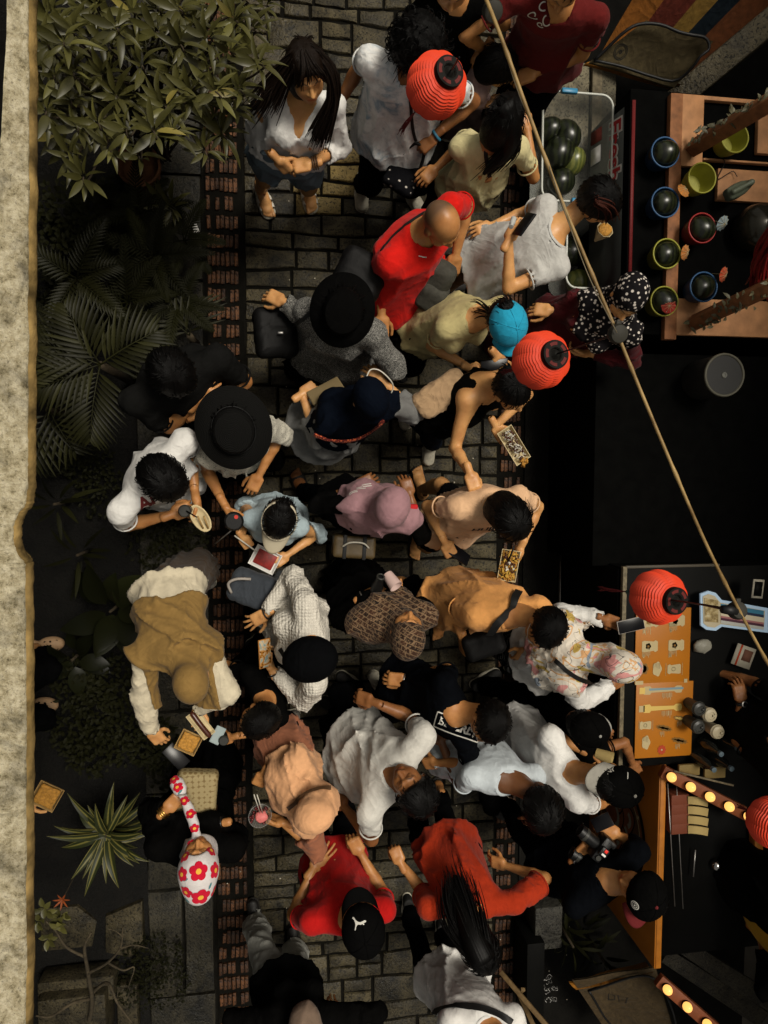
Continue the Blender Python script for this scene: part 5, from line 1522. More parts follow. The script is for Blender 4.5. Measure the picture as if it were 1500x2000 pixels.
PEOPLE = {}
FACES = ('white', 'redpolo', 'greygirl', 'maroonscarf', 'tank', 'orange', 'faceup', 'floral', 'batik', 'beverly', 'photographer', 'maroon')
def person(key, label, head, face, shL, shR, zs, k=1.0, sex='f', skin='fair', hip=None, zhip=None, L=None, R=None, lf=None, rf=None,
           poseL='relaxed', poseR='relaxed', dorsL='up', dorsR='up', top=None, bot=None, hair=None, hairc='black', scarf=None, hat=None,
           shoes='shoe', fat=1.0, hunch=.02, seed=0, roll=0, glasses=None, extra_hair=None, group=None, body_az=None):
    fat = fat*.93
    seed = seed or (abs(hash(key)) % 1000 if False else sum(ord(c)*7 for c in key) % 997)
    J = {}
    Hc = P(*head); SL, SR = P(*shL, zs if len(shL) < 3 else shL[2]) if len(shL) < 3 else P(*shL), P(*shR, zs) if len(shR) < 3 else P(*shR)
    lat = nz(SL-SR); N = (SL+SR)/2+np.array([0, 0, .035*k])
    hf = azv(*face); HR = frame(hf)
    if roll:
        a = math.radians(roll); HR = np.array([HR[0]*math.cos(a)+HR[2]*math.sin(a), HR[1], HR[2]*math.cos(a)-HR[0]*math.sin(a)])
    TL = .50*k
    if hip is not None: Pc = P(*hip, zhip or .87*k)
    else: Pc = N-np.array([0, 0, N[2]-.84*k])
    up = nz(N-Pc); lat = nz(lat-up*np.dot(lat, up)); fwd = np.cross(lat, up)
    if fwd[2] > .5 and False: fwd = -fwd
    TR = np.array([-lat, fwd, up]); TL = np.linalg.norm(N-Pc)
    # arms
    arms = {}
    for s, S, A in (('L', SL, L), ('R', SR, R)):
        sg = 1 if s == 'L' else -1
        if A is None:
            E = S-up*.27*k+lat*sg*.05-fwd*.02; W = E+nz(-up*.8+fwd*.5)*.24*k; hp = None
        else:
            W = P(*A[1]) if len(A[1]) > 2 else P(*A[1], 1.0*k)
            a_, b_ = .275*k, .245*k; d = W-S; l = np.linalg.norm(d)
            if l > (a_+b_)*.995: W = S+d*((a_+b_)*.995/l); d = W-S; l = np.linalg.norm(d)
            c_ = (l*l+a_*a_-b_*b_)/(2*l); h_ = math.sqrt(max(a_*a_-c_*c_, 0)); u_ = nz(np.cross(d, [.3, .2, .9])); v_ = np.cross(nz(d), u_)
            best = None
            for t in np.linspace(0, 6.283, 49)[:-1]:
                e = S+nz(d)*c_+(u_*math.cos(t)+v_*math.sin(t))*h_; q = proj(e)
                sc = math.hypot(q[0]-A[0][0], q[1]-A[0][1])+300*max(0, e[2]-S[2]+.04)+70*e[2]
                if best is None or sc < best[0]: best = (sc, e)
            E = best[1]; hp = A[2] if len(A) > 2 else None
        D = nz(W-E) if hp is None else nz((P(*hp) if len(hp) > 2 else P(*hp, W[2]-.02))-W)
        arms[s] = (S, E, W, D)
    # legs
    legs = {}
    gx = nz(np.array([fwd[0], fwd[1], 0])) if body_az is None else azv(body_az)
    hl = nz(np.array([lat[0], lat[1], 0]))
    for s, ft, sg in (('L', lf, 1), ('R', rf, -1)):
        Hj = Pc+lat*sg*.085*k-up*.03
        if ft is None: A_ = np.array([Pc[0], Pc[1], 0])+hl*sg*.10*k; dr = gx
        else: A_ = P(ft[0], ft[1], .0); dr = azv(ft[2])
        A_ = np.array([A_[0], A_[1], .085]); d = A_-Hj; l = np.linalg.norm(d); a, b = .405*k, .40*k
        if l > a+b-.005: Kn = Hj+d*.503
        else:
            c = (l*l+a*a-b*b)/(2*l); h = math.sqrt(max(a*a-c*c, 0)); bend = nz(dr-d/l*np.dot(dr, d/l)); Kn = Hj+d/l*c+bend*h
        legs[s] = (Hj, Kn, A_, dr)
    base = np.array([(legs['L'][2][0]+legs['R'][2][0])/2, (legs['L'][2][1]+legs['R'][2][1])/2, 0])
    root = thing('person', label, 'person', base, group)
    J.update(root=root, Hc=Hc, HR=HR, N=N, Pc=Pc, TR=TR, arms=arms, legs=legs, TL=TL, k=k)
    # torso tables
    if sex == 'm': rows = [(-.26, .10, .085), (-.14, .150, .105), (0, .158, .110), (.2, .152, .108), (.45, .146, .106), (.66, .165, .114), (.80, .168, .106), (.91, .125, .085), (1.0, .068, .062), (1.06, .05, .05)]
    else: rows = [(-.26, .11, .085), (-.14, .160, .108), (0, .165, .112), (.2, .142, .100), (.42, .126, .094), (.62, .142, .112), (.80, .145, .098), (.91, .108, .078), (1.0, .062, .058), (1.06, .05, .05)]
    def table(ease=0, w_lo=None, loose=0, flare=0):
        out = []
        for w, a, b in rows:
            f_ = fat if w < .85 else 1+(fat-1)*.4
            a2, b2 = a*k*f_+ease, b*k*f_+ease
            if loose and w < .7: a2 = max(a2, (.158 if sex == 'm' else .150)*k*fat+ease+loose*(.7-w)*.12); b2 = max(b2, .108*k*fat+ease+loose*(.7-w)*.10)
            out.append((w*TL, a2, b2, -hunch*math.sin(math.pi*min(1, max(0, w)))))
        if w_lo is not None:
            a2, b2 = out[1][1]+flare, out[1][2]+flare
            out = [(w_lo*TL, a2, b2, 0)]+[r_ for r_ in out if r_[0] > max(w_lo, -.15)*TL+.01]
        return out
    body = [loft(Pc, TR, table(), -.2*TL, 1.04*TL), rc(N-up*.03, Hc+np.array([0, -.024, -.05]) @ HR, .054*k, .049*k), rc(N-up*.035*k, SL, .050*k, .050*k), rc(N-up*.035*k, SR, .050*k, .050*k)]
    if sex == 'f': body += [ell(Pc+up*TL*.66-lat*s*.072*k+fwd*.085*k*fat, (.062*k*fat,)*3) for s in (-1, 1)]
    tor = blend(body, .045)
    limbs = []
    for s in 'LR':
        S, E, W, D = arms[s]
        limbs += [rc(S, E, .046*k*fat**.7, .0345*k*fat**.6), rc(E, E+(W-E)*.3, .0345*k*fat**.6, .0345*k*fat**.6), rc(E+(W-E)*.3, W, .0345*k*fat**.6, .0215*k)]
    bot = bot or {}; bare = bot.get('kind') in ('shorts', 'skirt_short')
    lg = []
    for s in 'LR':
        Hj, Kn, A_, dr = legs[s]
        lg += [rc(Hj, Kn, .082*k*fat, .055*k*fat**.7), rc(Kn, Kn+(A_-Kn)*.3, .052*k*fat**.7, .054*k*fat**.7), rc(Kn+(A_-Kn)*.3, A_+np.array([0, 0, .02]), .054*k*fat**.7, .036*k)]
    footed = shoes in ('sandal', 'flip', 'slide'); legged = bare or footed or bot.get('kind') == 'capri'
    if legged: limbs += lg
    limb = blend(limbs, .012)
    bodyf = lambda Q: smin(tor(Q), limb(Q), .030)
    pts = np.array([Pc-up*.2, N, SL, SR, Hc]+[arms[s][i] for s in 'LR' for i in (1, 2)]+([legs[s][i] for s in 'LR' for i in (1, 2)] if legged else []))
    V, F = surf(bodyf, pts.min(0)-.13, pts.max(0)+np.array([.13, .13, .0]), .0152, .02)
    ok = V[:, 2] > .03
    parts = [(V, F)]; feats = [np.tile(np.array([[0, 0, 0, 1]], np.float32), (len(V), 1))]
    hv_, hf_, hft = cached('head', head_mesh) if key in FACES else cached('head far', lambda: head_mesh(.0088))
    hs = (.985 if sex == 'm' else .95)*(.86+.14*k if k < 1 else 1.0)
    J['hs'] = hs
    parts.append(place((hv_, hf_), Hc, HR, hs)); q = hft.copy()
    if hair == 'sides': q[:, 2] = np.clip((hv_[:, 2]+.04)/.03, 0, 1)*np.clip((.035-hv_[:, 1]-.55*hv_[:, 2])/.06, 0, 1)*np.clip(1.2-np.abs(np.abs(hv_[:, 0])-.078)*0, 0, 1)*.8
    feats.append(q)
    for s, ps, do in (('L', poseL, dorsL), ('R', poseR, dorsR)):
        S, E, W, D = arms[s]
        U = {'up': (0, 0, 1), 'down': (0, 0, -1), 'out': lat*(1 if s == 'L' else -1), 'in': -lat*(1 if s == 'L' else -1), 'fwd': fwd, 'back': -fwd}[do] if isinstance(do, str) else do
        R_ = frame(D, U); J['hand'+s] = (W, R_)
        v, f = place(cached('hand '+ps, lambda: hand_mesh(ps)), W, R_, .97*k if sex == 'm' else .92*k, s == 'L')
        parts.append((v, f)); feats.append(np.tile(np.array([[0, 0, 0, 1]], np.float32), (len(v), 1)))
    if footed:
        for s in 'LR':
            Hj, Kn, A_, dr = legs[s]
            v, f = place(cached('foot', foot_mesh), (A_[0], A_[1], .022), frame(dr), .95*k, s == 'L')
            parts.append((v, f)); feats.append(np.tile(np.array([[0, 0, 0, 1]], np.float32), (len(v), 1)))
    bo = obj('body', parts, SKIN[skin], root); set_attr(bo, 'feat', 'FLOAT_COLOR', np.concatenate(feats)); J['body'] = bo
    J['garments'] = []
    # lower garment
    if bot:
        kd, m = bot['kind'], bot['m']; ez = bot.get('ease', .014)
        if kd in ('trousers', 'shorts', 'capri'):
            fr_ = {'trousers': 1, 'shorts': bot.get('len', .75), 'capri': 1}[kd]; fs = [loft(Pc, TR, table(ez), -.2*TL, .22*TL)]; cuts = []
            for s in 'LR':
                Hj, Kn, A_, dr = legs[s]
                e1 = Hj+(Kn-Hj)*min(1, fr_ if kd == 'shorts' else 1); r1 = .058*k*fat**.7+(.03*(1-fr_) if kd == 'shorts' else 0)
                fs.append(rc(Hj, e1, .084*k*fat+ez, r1+ez*1.2))
                if kd != 'shorts':
                    e2 = Kn+(A_-Kn)*(1.0 if kd == 'trousers' else .55); wide = bot.get('wide', .012)
                    fs.append(rc(Kn, e2, .056*k*fat**.7+ez, .042*k+ez+wide)); cuts.append((e2, nz(A_-Kn)))
                else: cuts.append((e1, nz(Kn-Hj)))
            base_f = blend(fs, .028); wr = folds(seed+5, .14, .018)
            def lowf(Q):
                d = base_f(Q)+wr(Q)
                for e, dr_ in cuts:
                    q = Q-e; al = q @ dr_; rad = np.linalg.norm(q-al[:, None]*dr_, axis=1)
                    d = np.where(rad < .22, np.maximum(d, al), d)
                return np.maximum(d, .028-Q[:, 2]) if kd == 'trousers' else d
            pts = np.array([Pc+up*.15, Pc-up*.15]+[legs[s][i] for s in 'LR' for i in ((0, 1) if kd == 'shorts' else (0, 1, 2))])
            V, F = surf(lowf, pts.min(0)-np.array([.17, .17, .08]), pts.max(0)+.17, .012 if max(m.node_tree.nodes['Principled BSDF'].inputs[0].default_value[:3]) > .05 else .021, .03)
            J['low'] = obj(bot.get('name', kd if kd != 'capri' else 'trousers'), (V, F), m, root)
        else:
            gc = np.array([base[0], base[1], 0]); ax = nz(Pc-gc) if kd == 'skirt' else nz(np.array([0, 0, 1])*.7+up*.3)
            Lg = np.linalg.norm(Pc-gc)-.05 if kd == 'skirt' else bot.get('len', .3)
            hl_ = nz(lat-ax*np.dot(lat, ax)); SR_ = np.array([-hl_, np.cross(hl_, ax), ax]); wd = bot.get('wide', .07)
            tb_ = [(-Lg, .165*k*fat+wd, .115*k*fat+wd, 0), (-Lg*.5, .170*k*fat+wd*.6, .120*k*fat+wd*.6, 0), (0, .168*k*fat+ez, .116*k*fat+ez, 0), (.18*TL, .140*k*fat+ez, .10*k*fat+ez, 0)]
            fo = lambda w, th: .011*np.clip(-w/.35, 0, 1)*np.sin(11*th+3*np.sin(3*th+seed)+4*w)
            wr = folds(seed+6, .2, .010); lf_ = loft(Pc, SR_, tb_, None, None, fo)
            pts = np.array([Pc+ax*.12, Pc-ax*Lg])
            V, F = surf(lambda Q: lf_(Q)+wr(Q), pts.min(0)-.27, pts.max(0)+.27, .018, .04)
            J['low'] = obj(bot.get('name', 'skirt'), (V, F), m, root)
        J['garments'].append(J['low'])
    # upper garment
    if top:
        ez = top.get('ease', .014)*.75; sl = top.get('sleeve', 'short'); hem = top.get('hem', -.18)
        fs = [loft(Pc, TR, table(ez, hem, top.get('loose', .5), top.get('flare', .012)), hem*TL, 1.03*TL)]
        if sex == 'f': fs += [ell(Pc+up*TL*.66-lat*s*.072*k+fwd*.083*k*fat, (.066*k*fat+ez*.6,)*3) for s in (-1, 1)]
        se = top.get('sease', .014)*.8; sleeves = []
        for s in 'LR':
            S, E, W, D = arms[s]; ne = rc(N-up*.035*k, S, .052*k+ez*.7, .052*k+ez*.7)
            if sl == 'none':
                fs.append(rc(N-up*.035*k, N+(S-N)*.62-up*.03*k, .050*k+ez*.6, .042*k+ez*.5)); continue
            fs.append(ne)
            if sl == 'short':
                q = top.get('slen', .60); e = S+(E-S)*q; sleeves.append((rc(S, e, .049*k*fat**.7+ez*.7, .044*k*fat**.7+se), e, nz(E-S), .043*k*fat**.7))
            else:
                q = {'34': .5, 'long': .97, 'half': .12}[sl]; e = E+(W-E)*q
                g = blend([rc(S, E, .049*k*fat**.7+ez*.7, .039*k*fat**.6+se), rc(E, e, .043*k*fat**.6+se, (.037 if sl != 'long' else .026)*k+se*.8)], .02)
                sleeves.append((g, e, nz(W-E), .030*k))
        tf = blend(fs, .05); w1, w2 = folds(seed+1, top.get('ws', .14), top.get('wamp', .011)*1.9, TR, (1, 1, .5)), wrinkle(seed+2, .08, .003, TR, (1, 1, .6))
        ws_ = folds(seed+3, .075, top.get('swamp', .013)); nk = top.get('neck', 'crew'); nr = {'crew': .060, 'polo': .060, 'scoop': .078, 'tank': .084, 'v': .064, 'high': .054, 'wide': .078}[nk]*k
        nd = nz(nz(Hc-N)+1.3*up)
        def topf(Q):
            d = tf(Q)
            w = (Q-Pc) @ up; th = np.arctan2((Q-Pc) @ fwd, (Q-Pc) @ lat)
            d = d+w1(Q)*np.clip((1.02*TL-w)/(.5*TL), .25, 1)*np.clip(.35+(w-hem*TL)/.10, .35, 1)+w2(Q)*.7
            d = d+.0045*np.clip((.55*TL-w)/(.6*TL), 0, 1)*np.sin(6*th+2.5*np.sin(2*th+seed)+5*w)
            for g, e, dr_, hr in sleeves:
                q = Q-e; al = q @ dr_; rad = np.linalg.norm(q-al[:, None]*dr_, axis=1)
                gs = np.maximum(g(Q)+ws_(Q)*(1 if sl in ('34', 'long', 'half') else .8)*np.clip(.3-al/.06, .3, 1), al)
                gs = np.maximum(gs, -np.maximum(rad-hr-.006, -al-.022))
                d = smin(d, gs, .022)
            ncut = rc(N-nd*.01+fwd*.02*k, N+nd*.2, nr, nr)(Q)
            d = smax(d, -ncut, .006)
            if nk in ('v', 'scoop', 'tank'):
                dp = {'v': .13, 'scoop': .05, 'tank': .07}[nk]*k
                d = smax(d, -rc(N+fwd*.09*k+up*.02, N+fwd*.13*k-up*dp, .055*k if nk != 'v' else .05*k, .045*k if nk != 'v' else .006)(Q), .008)
            if nk in ('tank',): d = smax(d, -rc(N-fwd*.08*k+up*.02, N-fwd*.10*k-up*.03, .06*k, .05*k)(Q), .008)
            return d
        pts = np.array([Pc+up*hem*TL, N, SL, SR]+([arms[s][1] for s in 'LR'] if sl != 'none' else [])+([arms[s][2] for s in 'LR'] if sl in ('34', 'long', 'half') else []))
        pad = .22*fat if sl == 'none' else .20*fat
        V, F = surf(topf, pts.min(0)-pad, pts.max(0)+np.array([pad, pad, .10]), .0122, .035)
        o = obj(top.get('name', 'shirt'), (V, F), top['m'], root); J['top'] = o; J['garments'].append(o)
        if nk in ('crew', 'scoop'):
            q = V-N; al = q @ nd; rad = np.linalg.norm(q-al[:, None]*nd-(fwd*.02*k)*0, axis=1); e1 = nz(fwd-nd*np.dot(fwd, nd)); e2 = np.cross(nd, e1)
            th = np.arctan2(q @ e2, q @ e1); pts_ = []
            for i in range(26):
                a = -math.pi+2*math.pi*i/26; dth = np.abs((th-a+math.pi) % (2*math.pi)-math.pi); m_ = (dth < .16) & (rad > nr*.7) & (rad < nr*1.75) & (al > -.09*k)
                if m_.any():
                    c_ = np.argwhere(m_).ravel(); j = c_[np.argmin(rad[c_]-.6*al[c_])]; pts_.append(V[j])
            if len(pts_) > 20:
                pts_ = np.array(pts_)
                for _ in range(2): pts_ = (np.roll(pts_, 1, 0)+2*pts_+np.roll(pts_, -1, 0))/4
                n_ = len(pts_); cc = pts_.mean(0); out = np.array([nz(p_-cc-nd*np.dot(p_-cc, nd)) for p_ in pts_]); rg = []
                for (ro, ra) in ((-.004, .003), (.001, .0075), (.008, .006), (.013, .0)): rg.append(pts_+out*ro+nd*ra)
                VV = np.concatenate(rg); FF = [(a_*n_+i, a_*n_+(i+1) % n_, (a_+1)*n_+(i+1) % n_, (a_+1)*n_+i) for a_ in range(3) for i in range(n_)]
                obj('collar', (VV, FF), top['m'], root)
        if nk == 'polo':
            u1 = nz(np.cross(nd, lat)); u2 = np.cross(u1, nd); cpts = []
            for i in range(25):
                a = math.radians(-62+304*i/24)+math.pi; cpts.append(N+nd*.024+fwd*.02*k+(u1*math.sin(a)+u2*math.cos(a))*.0)
            ang = np.linspace(math.radians(35), math.radians(325), 26)
            f1 = nz(fwd-nd*np.dot(fwd, nd)); l1 = np.cross(nd, f1)
            ring = [N+nd*.022*k+fwd*.02*k+(f1*math.cos(a)+l1*math.sin(a))*(nr+.004) for a in ang]
            low = [N-nd*.012*k+fwd*.02*k+(f1*math.cos(a)+l1*math.sin(a))*(nr+.034*k) for a in ang]
            V = np.array(ring+low); n_ = 26; F = [(i, i+1, n_+i+1, n_+i) for i in range(n_-1)]
            V2 = V-np.tile(nd*.004, (2*n_, 1)); col = obj('collar', (np.concatenate([V, V2]), F+[tuple(reversed([x+2*n_ for x in f])) for f in F]), top['m'], root)
            obj('collar_stripe', tube(np.array(low)+nd*.002, .0028, 5), top.get('trim', m_white), root)
    if top and top.get('sleeve', 'short') == 'short':
        for s in 'LR':
            S, E, W, D = arms[s]; e = S+(E-S)*top.get('slen', .60); dd = nz(E-S); u_ = nz(np.cross(dd, [.2, .1, 1])); v_ = np.cross(dd, u_); rr_ = .044*k*fat**.7+top.get('sease', .014)*.8+.001
            obj('sleeve_hem', tube([e-dd*.006+(u_*math.cos(t)+v_*math.sin(t))*rr_ for t in np.linspace(0, 6.2832, 25)], .0048, 6, False), top['m'], root)
    # feet
    if shoes in ('shoe', 'black', 'white', 'dark', 'clog'):
        for s in 'LR':
            Hj, Kn, A_, dr = legs[s]; Rf = frame(dr); q = (A_[0], A_[1], 0)
            if shoes == 'clog':
                m = mat('tan clog foam', (.35, .22, .12), .6); o = obj('clog', place(cached('clog', clog_mesh), q, Rf, 1.0), m, root)
                for u, v in [(x_, y_) for y_ in (.05, .085, .12) for x_ in (-.026, 0, .026)]:
                    obj('hole', place(disc_shape(.0075, 12), np.array(q)+Rf[1]*v+Rf[0]*u+np.array([0, 0, .0815-abs(u)*.20-(v-.075)**2*6]), Rf), m_blackp, o, False)
                continue
            m = {'shoe': mat('grey sneaker', (.22, .20, .17), .8, .3, 40), 'white': mat('cream sneaker', (.52, .48, .38), .75, .25, 40), 'black': mat('black shoe', (.012, .011, .01), .55), 'dark': mat('black sneaker', (.016, .015, .014), .7)}[shoes]
            o = obj('shoe', place(cached('shoe', shoe_mesh), q, Rf, k*.97, s == 'L'), m, root)
            obj('sole', place(cached('sole', sole_mesh), q, Rf, k*.97), m_dark_sole if shoes == 'black' else m_sole_w, o)
            lace = [place(tube([(-.022, y, .074-.20*(y-.03)), (0, y+.004, .080-.20*(y-.03)), (.022, y, .074-.20*(y-.03))], .0028, 5), q, Rf, k*.97) for y in (.025, .042, .059, .076)]
            if shoes != 'black': obj('laces', lace, m_sole_w, o)
    elif footed:
        sm = {'sandal': mat('white sandal strap', (.62, .58, .50), .6), 'flip': mat('black rubber strap', (.014, .013, .012), .6), 'slide': mat('black slide strap', (.010, .010, .010), .6)}[shoes]
        for s in 'LR':
            Hj, Kn, A_, dr = legs[s]; Rf = frame(dr); q = (A_[0], A_[1], 0)
            o = obj('sandal', place(cached('sole2', lambda: sole_mesh(.024, .004)), q, Rf, k*.97), m_sole_w if shoes == 'sandal' else m_dark_sole, root)
            def arc(y, h, hw=.046, z0=.02): return [(-hw, y, z0), (-hw*.85, y, z0+h*.7), (0, y, z0+h), (hw*.85, y, z0+h*.7), (hw, y, z0)]
            if shoes == 'flip':
                for sg in (-1, 1): obj('strap', place(tube(smooth_path([(sg*.042, .02, .02), (sg*.034, .06, .055), (-.012*(1 if s == 'R' else -1), .118, .030)], 10), .0055, 6), q, Rf, k*.97), sm, o)
            else:
                for y, h, w_ in (((.095, .030, .026), (.05, .052, .026), (-.03, .078, .016)) if shoes == 'sandal' else ((.085, .038, .06),)):
                    a_ = smooth_path(arc(y, h), 12); nr_ = np.array([nz((x_, 0, z_-.02)) for x_, _, z_ in a_])
                    obj('strap', place(ribbon(a_+nr_*.003, nr_, w_, .004), q, Rf, k*.97), sm, o, 'auto')
    # hair
    if hair and hair != 'sides':
        hvv, hff, hvv2 = cached('hair '+hair, lambda: hair_shell(hair, 3))
        o = obj('hair', place((hvv, hff), Hc, HR, hs), HAIR[hairc], root); set_attr(o, 'hv', 'FLOAT_VECTOR', hvv2); J['hair'] = o
    if extra_hair:
        V, F, h3 = locks([[P(*q) for q in g] for g in extra_hair['g']], extra_hair.get('n', 90), extra_hair.get('s', .02), extra_hair.get('r', .006), seed)
        if extra_hair.get('core'):
            G = np.mean([smooth_path([P(*q) for q in g], 14) for g in extra_hair['g']], 0); cv_, cf_ = tube(G, np.interp(np.linspace(0, 1, 14), [0, .3, .7, 1], extra_hair['core']), 12)
            V, F = join([(V, F), (cv_, cf_)]); h3 = np.concatenate([h3, np.c_[np.tile(np.arange(12)*1.3, 14), np.zeros(168), np.zeros(168)]])
        o = obj('long_hair' if extra_hair.get('r', 0) < .0059 or True else '', (V, F), HAIR[extra_hair.get('c', hairc)], root); set_attr(o, 'hv', 'FLOAT_VECTOR', h3)
    # headscarf
    if scarf:
        w1, w2 = folds(seed+11, scarf.get('fs', .15), scarf.get('amp', .022), TR, (1, 1, .5)), wrinkle(seed+12, .07, .004); lo = scarf.get('lo', .55); rm = scarf.get('rim', .0)
        hd = lambda *p: Hc+np.array(p)*hs @ HR
        hsd = [ell(hd(0, -.014, .030), np.array((.090, .110, .102))*hs, HR), rc(hd(0, -.005, -.04), hd(0, -.01, -.11), .078*hs, .078*hs)]
        if scarf.get('bun'): hsd += [ell(hd(0, -.095, .06), (.070, .070, .066)), ell(hd(0, -.02, .02), np.array((.098, .112, .108))*hs, HR)]
        tz = (top or {}).get('ease', .014)*.75; tb_ = [(w, a+.006, b+.010, c_+.004) for w, a, b, c_ in table(tz+.014, None, (top or {}).get('loose', .5)) if w < .93*TL]+[(.95*TL, .115*k, .10*k, .01), (1.04*TL, .08*k, .08*k, 0)]
        drape = [rc(hd(0, -.01, -.09), N+up*.0, .082*k, .095*k), loft(Pc, TR, tb_, (lo-.06)*TL, 1.04*TL), rc(N-up*.03*k, SL, .072*k+tz, .056*k+.012+tz), rc(N-up*.03*k, SR, .072*k+tz, .056*k+.012+tz)]
        if scarf.get('wrap'): drape = [rc(hd(0, -.01, -.09), N+nz(Hc-N)*.02, .080*k, .078*k)]
        hb = blend(hsd, .03); db = blend(drape, .05)
        fo = ell(hd(0, .125, -.022), np.array((.057, .075, .082))*hs, HR)
        uf = nz(hd(0, 1, 0)-hd(0, 0, 0))
        def sf(Q):
            a = hb(Q); b = db(Q); al = (Q-Pc) @ up
            th = np.arctan2((Q-N) @ fwd, (Q-N) @ lat); t = np.clip((1.05*TL-al)/(.45*TL), 0, 1)
            b = b+.004*t*np.sin(8*th+3*np.sin(2*th+seed)+9*al)+w1(Q)*1.2*np.clip(.3+(al-lo*TL)/.08, .3, 1)
            if top and not scarf.get('wrap'): b = smin(b, np.maximum(topf(Q)-.015, np.maximum(np.abs((Q-N) @ lat)-.165*k, np.linalg.norm(Q-N+up*.06, axis=1)-scarf.get('rad', .27)*k)), .02)
            d = smin(a+w2(Q)*.55, b+w2(Q), .05)
            for sg in (SL, SR):
                pass
            d = smax(d, -fo(Q), .008)
            return d if scarf.get('wrap') else np.maximum(d, lo*TL-al+.03*np.cos(2*th+seed)+.010*np.sin(5*th+seed))
        pts = np.array([Hc, N, SL, SR, Pc+up*lo*TL])
        V, F = surf(sf, pts.min(0)-.2, pts.max(0)+np.array([.2, .2, .15]), .0102, .035)
        o = obj('headscarf', (V, F), scarf['m'], root); J['scarf'] = o; J['garments'].append(o)
        if scarf.get('under'):
            uo = surf(lambda Q: np.maximum(ell((0, -.014, .030), (.081, .101, .093))(Q), np.abs(Q[:, 1]*.85-Q[:, 2]*.5-.035)-.032), (-.1, -.13, -.1), (.1, .13, .14), .006)
            obj('underscarf', place(uo, Hc, HR, hs), scarf['under'], root)
    if hat:
        kd, m = hat['kind'], hat['m']; az2 = hat.get('turn', 0); a = math.radians(az2)
        R2 = np.array([HR[0]*math.cos(a)+HR[1]*math.sin(a), HR[1]*math.cos(a)-HR[0]*math.sin(a), HR[2]]); s2 = hs*hat.get('s', 1.04)
        hc2 = Hc+HR[2]*.004
        if kd == 'cap':
            o = obj('cap', place(cached('crown', cap_crown), hc2, R2, s2), m, root); J['hat'] = o
            obj('brim', place(brim_mesh(hat.get('L', .072)), hc2, R2, s2), hat.get('bm', m), o)
            obj('button', place(lathe([(.009, .132), (.006, .137), (0, .138)], 12), hc2+R2[1]*(-.012)*s2, R2, s2), hat.get('bm', m), o)
            sm_ = []
            for q in range(6):
                g = math.radians(30+60*q); sm_.append(place(tube([(math.cos(g)*.0945*math.sin(u), math.sin(g)*.1145*math.sin(u)-.012, .040+.0945*math.cos(u)) for u in np.linspace(.08, 1.75, 10)], .0016, 4), hc2, R2, s2))
            obj('seam', sm_, m, o)
        elif kd == 'beanie':
            o = obj('beret', place(cached('crown', cap_crown), hc2-HR[1]*.01, R2, s2*1.10), m, root); J['hat'] = o
        elif kd == 'visor':
            band = lathe([(1.0, .020), (1.03, .020), (1.03, .052), (1.0, .052)], 48, close=True); V = band[0]*np.array([.088, .108, 1])+np.array([0, -.012, 0])
            o = obj('visor', place((V, band[1]), hc2, R2, s2), m, root); J['hat'] = o
            obj('brim', place(brim_mesh(hat.get('L', .105), 75, .035, .03, .091, .111), hc2, R2, s2), m, o)
        else:
            V, F = cached('hat %s' % hat.get('brim'), lambda: hat_lathe(.098, .10, hat.get('brim', .19), hat.get('drop', .03)))
            V = V*np.array([.96, 1.08, 1])+np.array([0, -.012, 0])
            o = obj('hat', place((V, F), hc2, R2, s2), m, root, 'auto'); J['hat'] = o
            if hat.get('band'):
                bnd = lathe([(.1005, .032), (.104, .032), (.104, .055), (.101, .055)], 48, close=True)
                obj('hat_band', place((bnd[0]*np.array([.96, 1.08, 1])+np.array([0, -.012, 0]), bnd[1]), hc2, R2, s2), hat['band'], o)
    if glasses:
        hd = lambda *p: Hc+np.array(p)*hs @ HR; g = []
        for sg in (-1, 1):
            g.append(tube([hd(sg*.031+.021*math.cos(t), .100-.012*abs(sg*.031+.021*math.cos(t))/.05, .0+.016*math.sin(t)) for t in np.linspace(0, 6.28, 18)], .0016, 5, False))
            g.append(tube([hd(sg*.053, .088, .004), hd(sg*.078, .04, .006), hd(sg*.082, -.005, .004)], .0018, 5))
        g.append(tube([hd(-.010, .103, .003), hd(.010, .103, .003)], .0016, 5))
        obj('glasses', g, glasses, root)
    PEOPLE[key] = J
    return J
# ---------------------------------------------------------------- cloth patterns
CT = cloth
def pat_speck(scale, a, b, thr=.5):
    def f(t, co, p): return t.ramp(t.noise(co, scale, 2, .5, 2.5), (thr-.03, a), (thr+.03, b))
    return f
def pat_tie(t, co, p):
    n = t.noise(co, 4.5, 5, .6, 2.6); m = t.noise(co, 11, 4, .6, 3)
    c = t.ramp(n, (.36, (.28, .36, .42)), (.46, (.58, .60, .60)), (.55, (.72, .71, .68)))
    return t.mixc(t.ramp(m, (.60, 0), (.70, .40)), c, (.36, .36, .35))
def pat_flowers(t, co, p):
    v = t.voro(co, 46); return t.ramp(v, (.28, (.58, .52, .46)), (.36, (.010, .009, .010)))
def pat_batik(t, co, p):
    br = t.new('TexBrick', offset=.5, squash=1.0); t.link(t.coord('Object', None, (35, 50, 45)), br.inputs['Vector'])
    br.inputs['Scale'].default_value = 26; br.inputs['Mortar Size'].default_value = .06; br.inputs['Brick Width'].default_value = .8; br.inputs['Row Height'].default_value = .6
    br.inputs['Color1'].default_value = (.012, .008, .006, 1); br.inputs['Color2'].default_value = (.050, .022, .012, 1); br.inputs['Mortar'].default_value = (.16, .10, .055, 1)
    v = t.ramp(t.noise(co, 95, 2, .5, 1), (.55, 0), (.6, .7))
    return t.mixc(v, br.outputs['Color'], (.22, .14, .08))
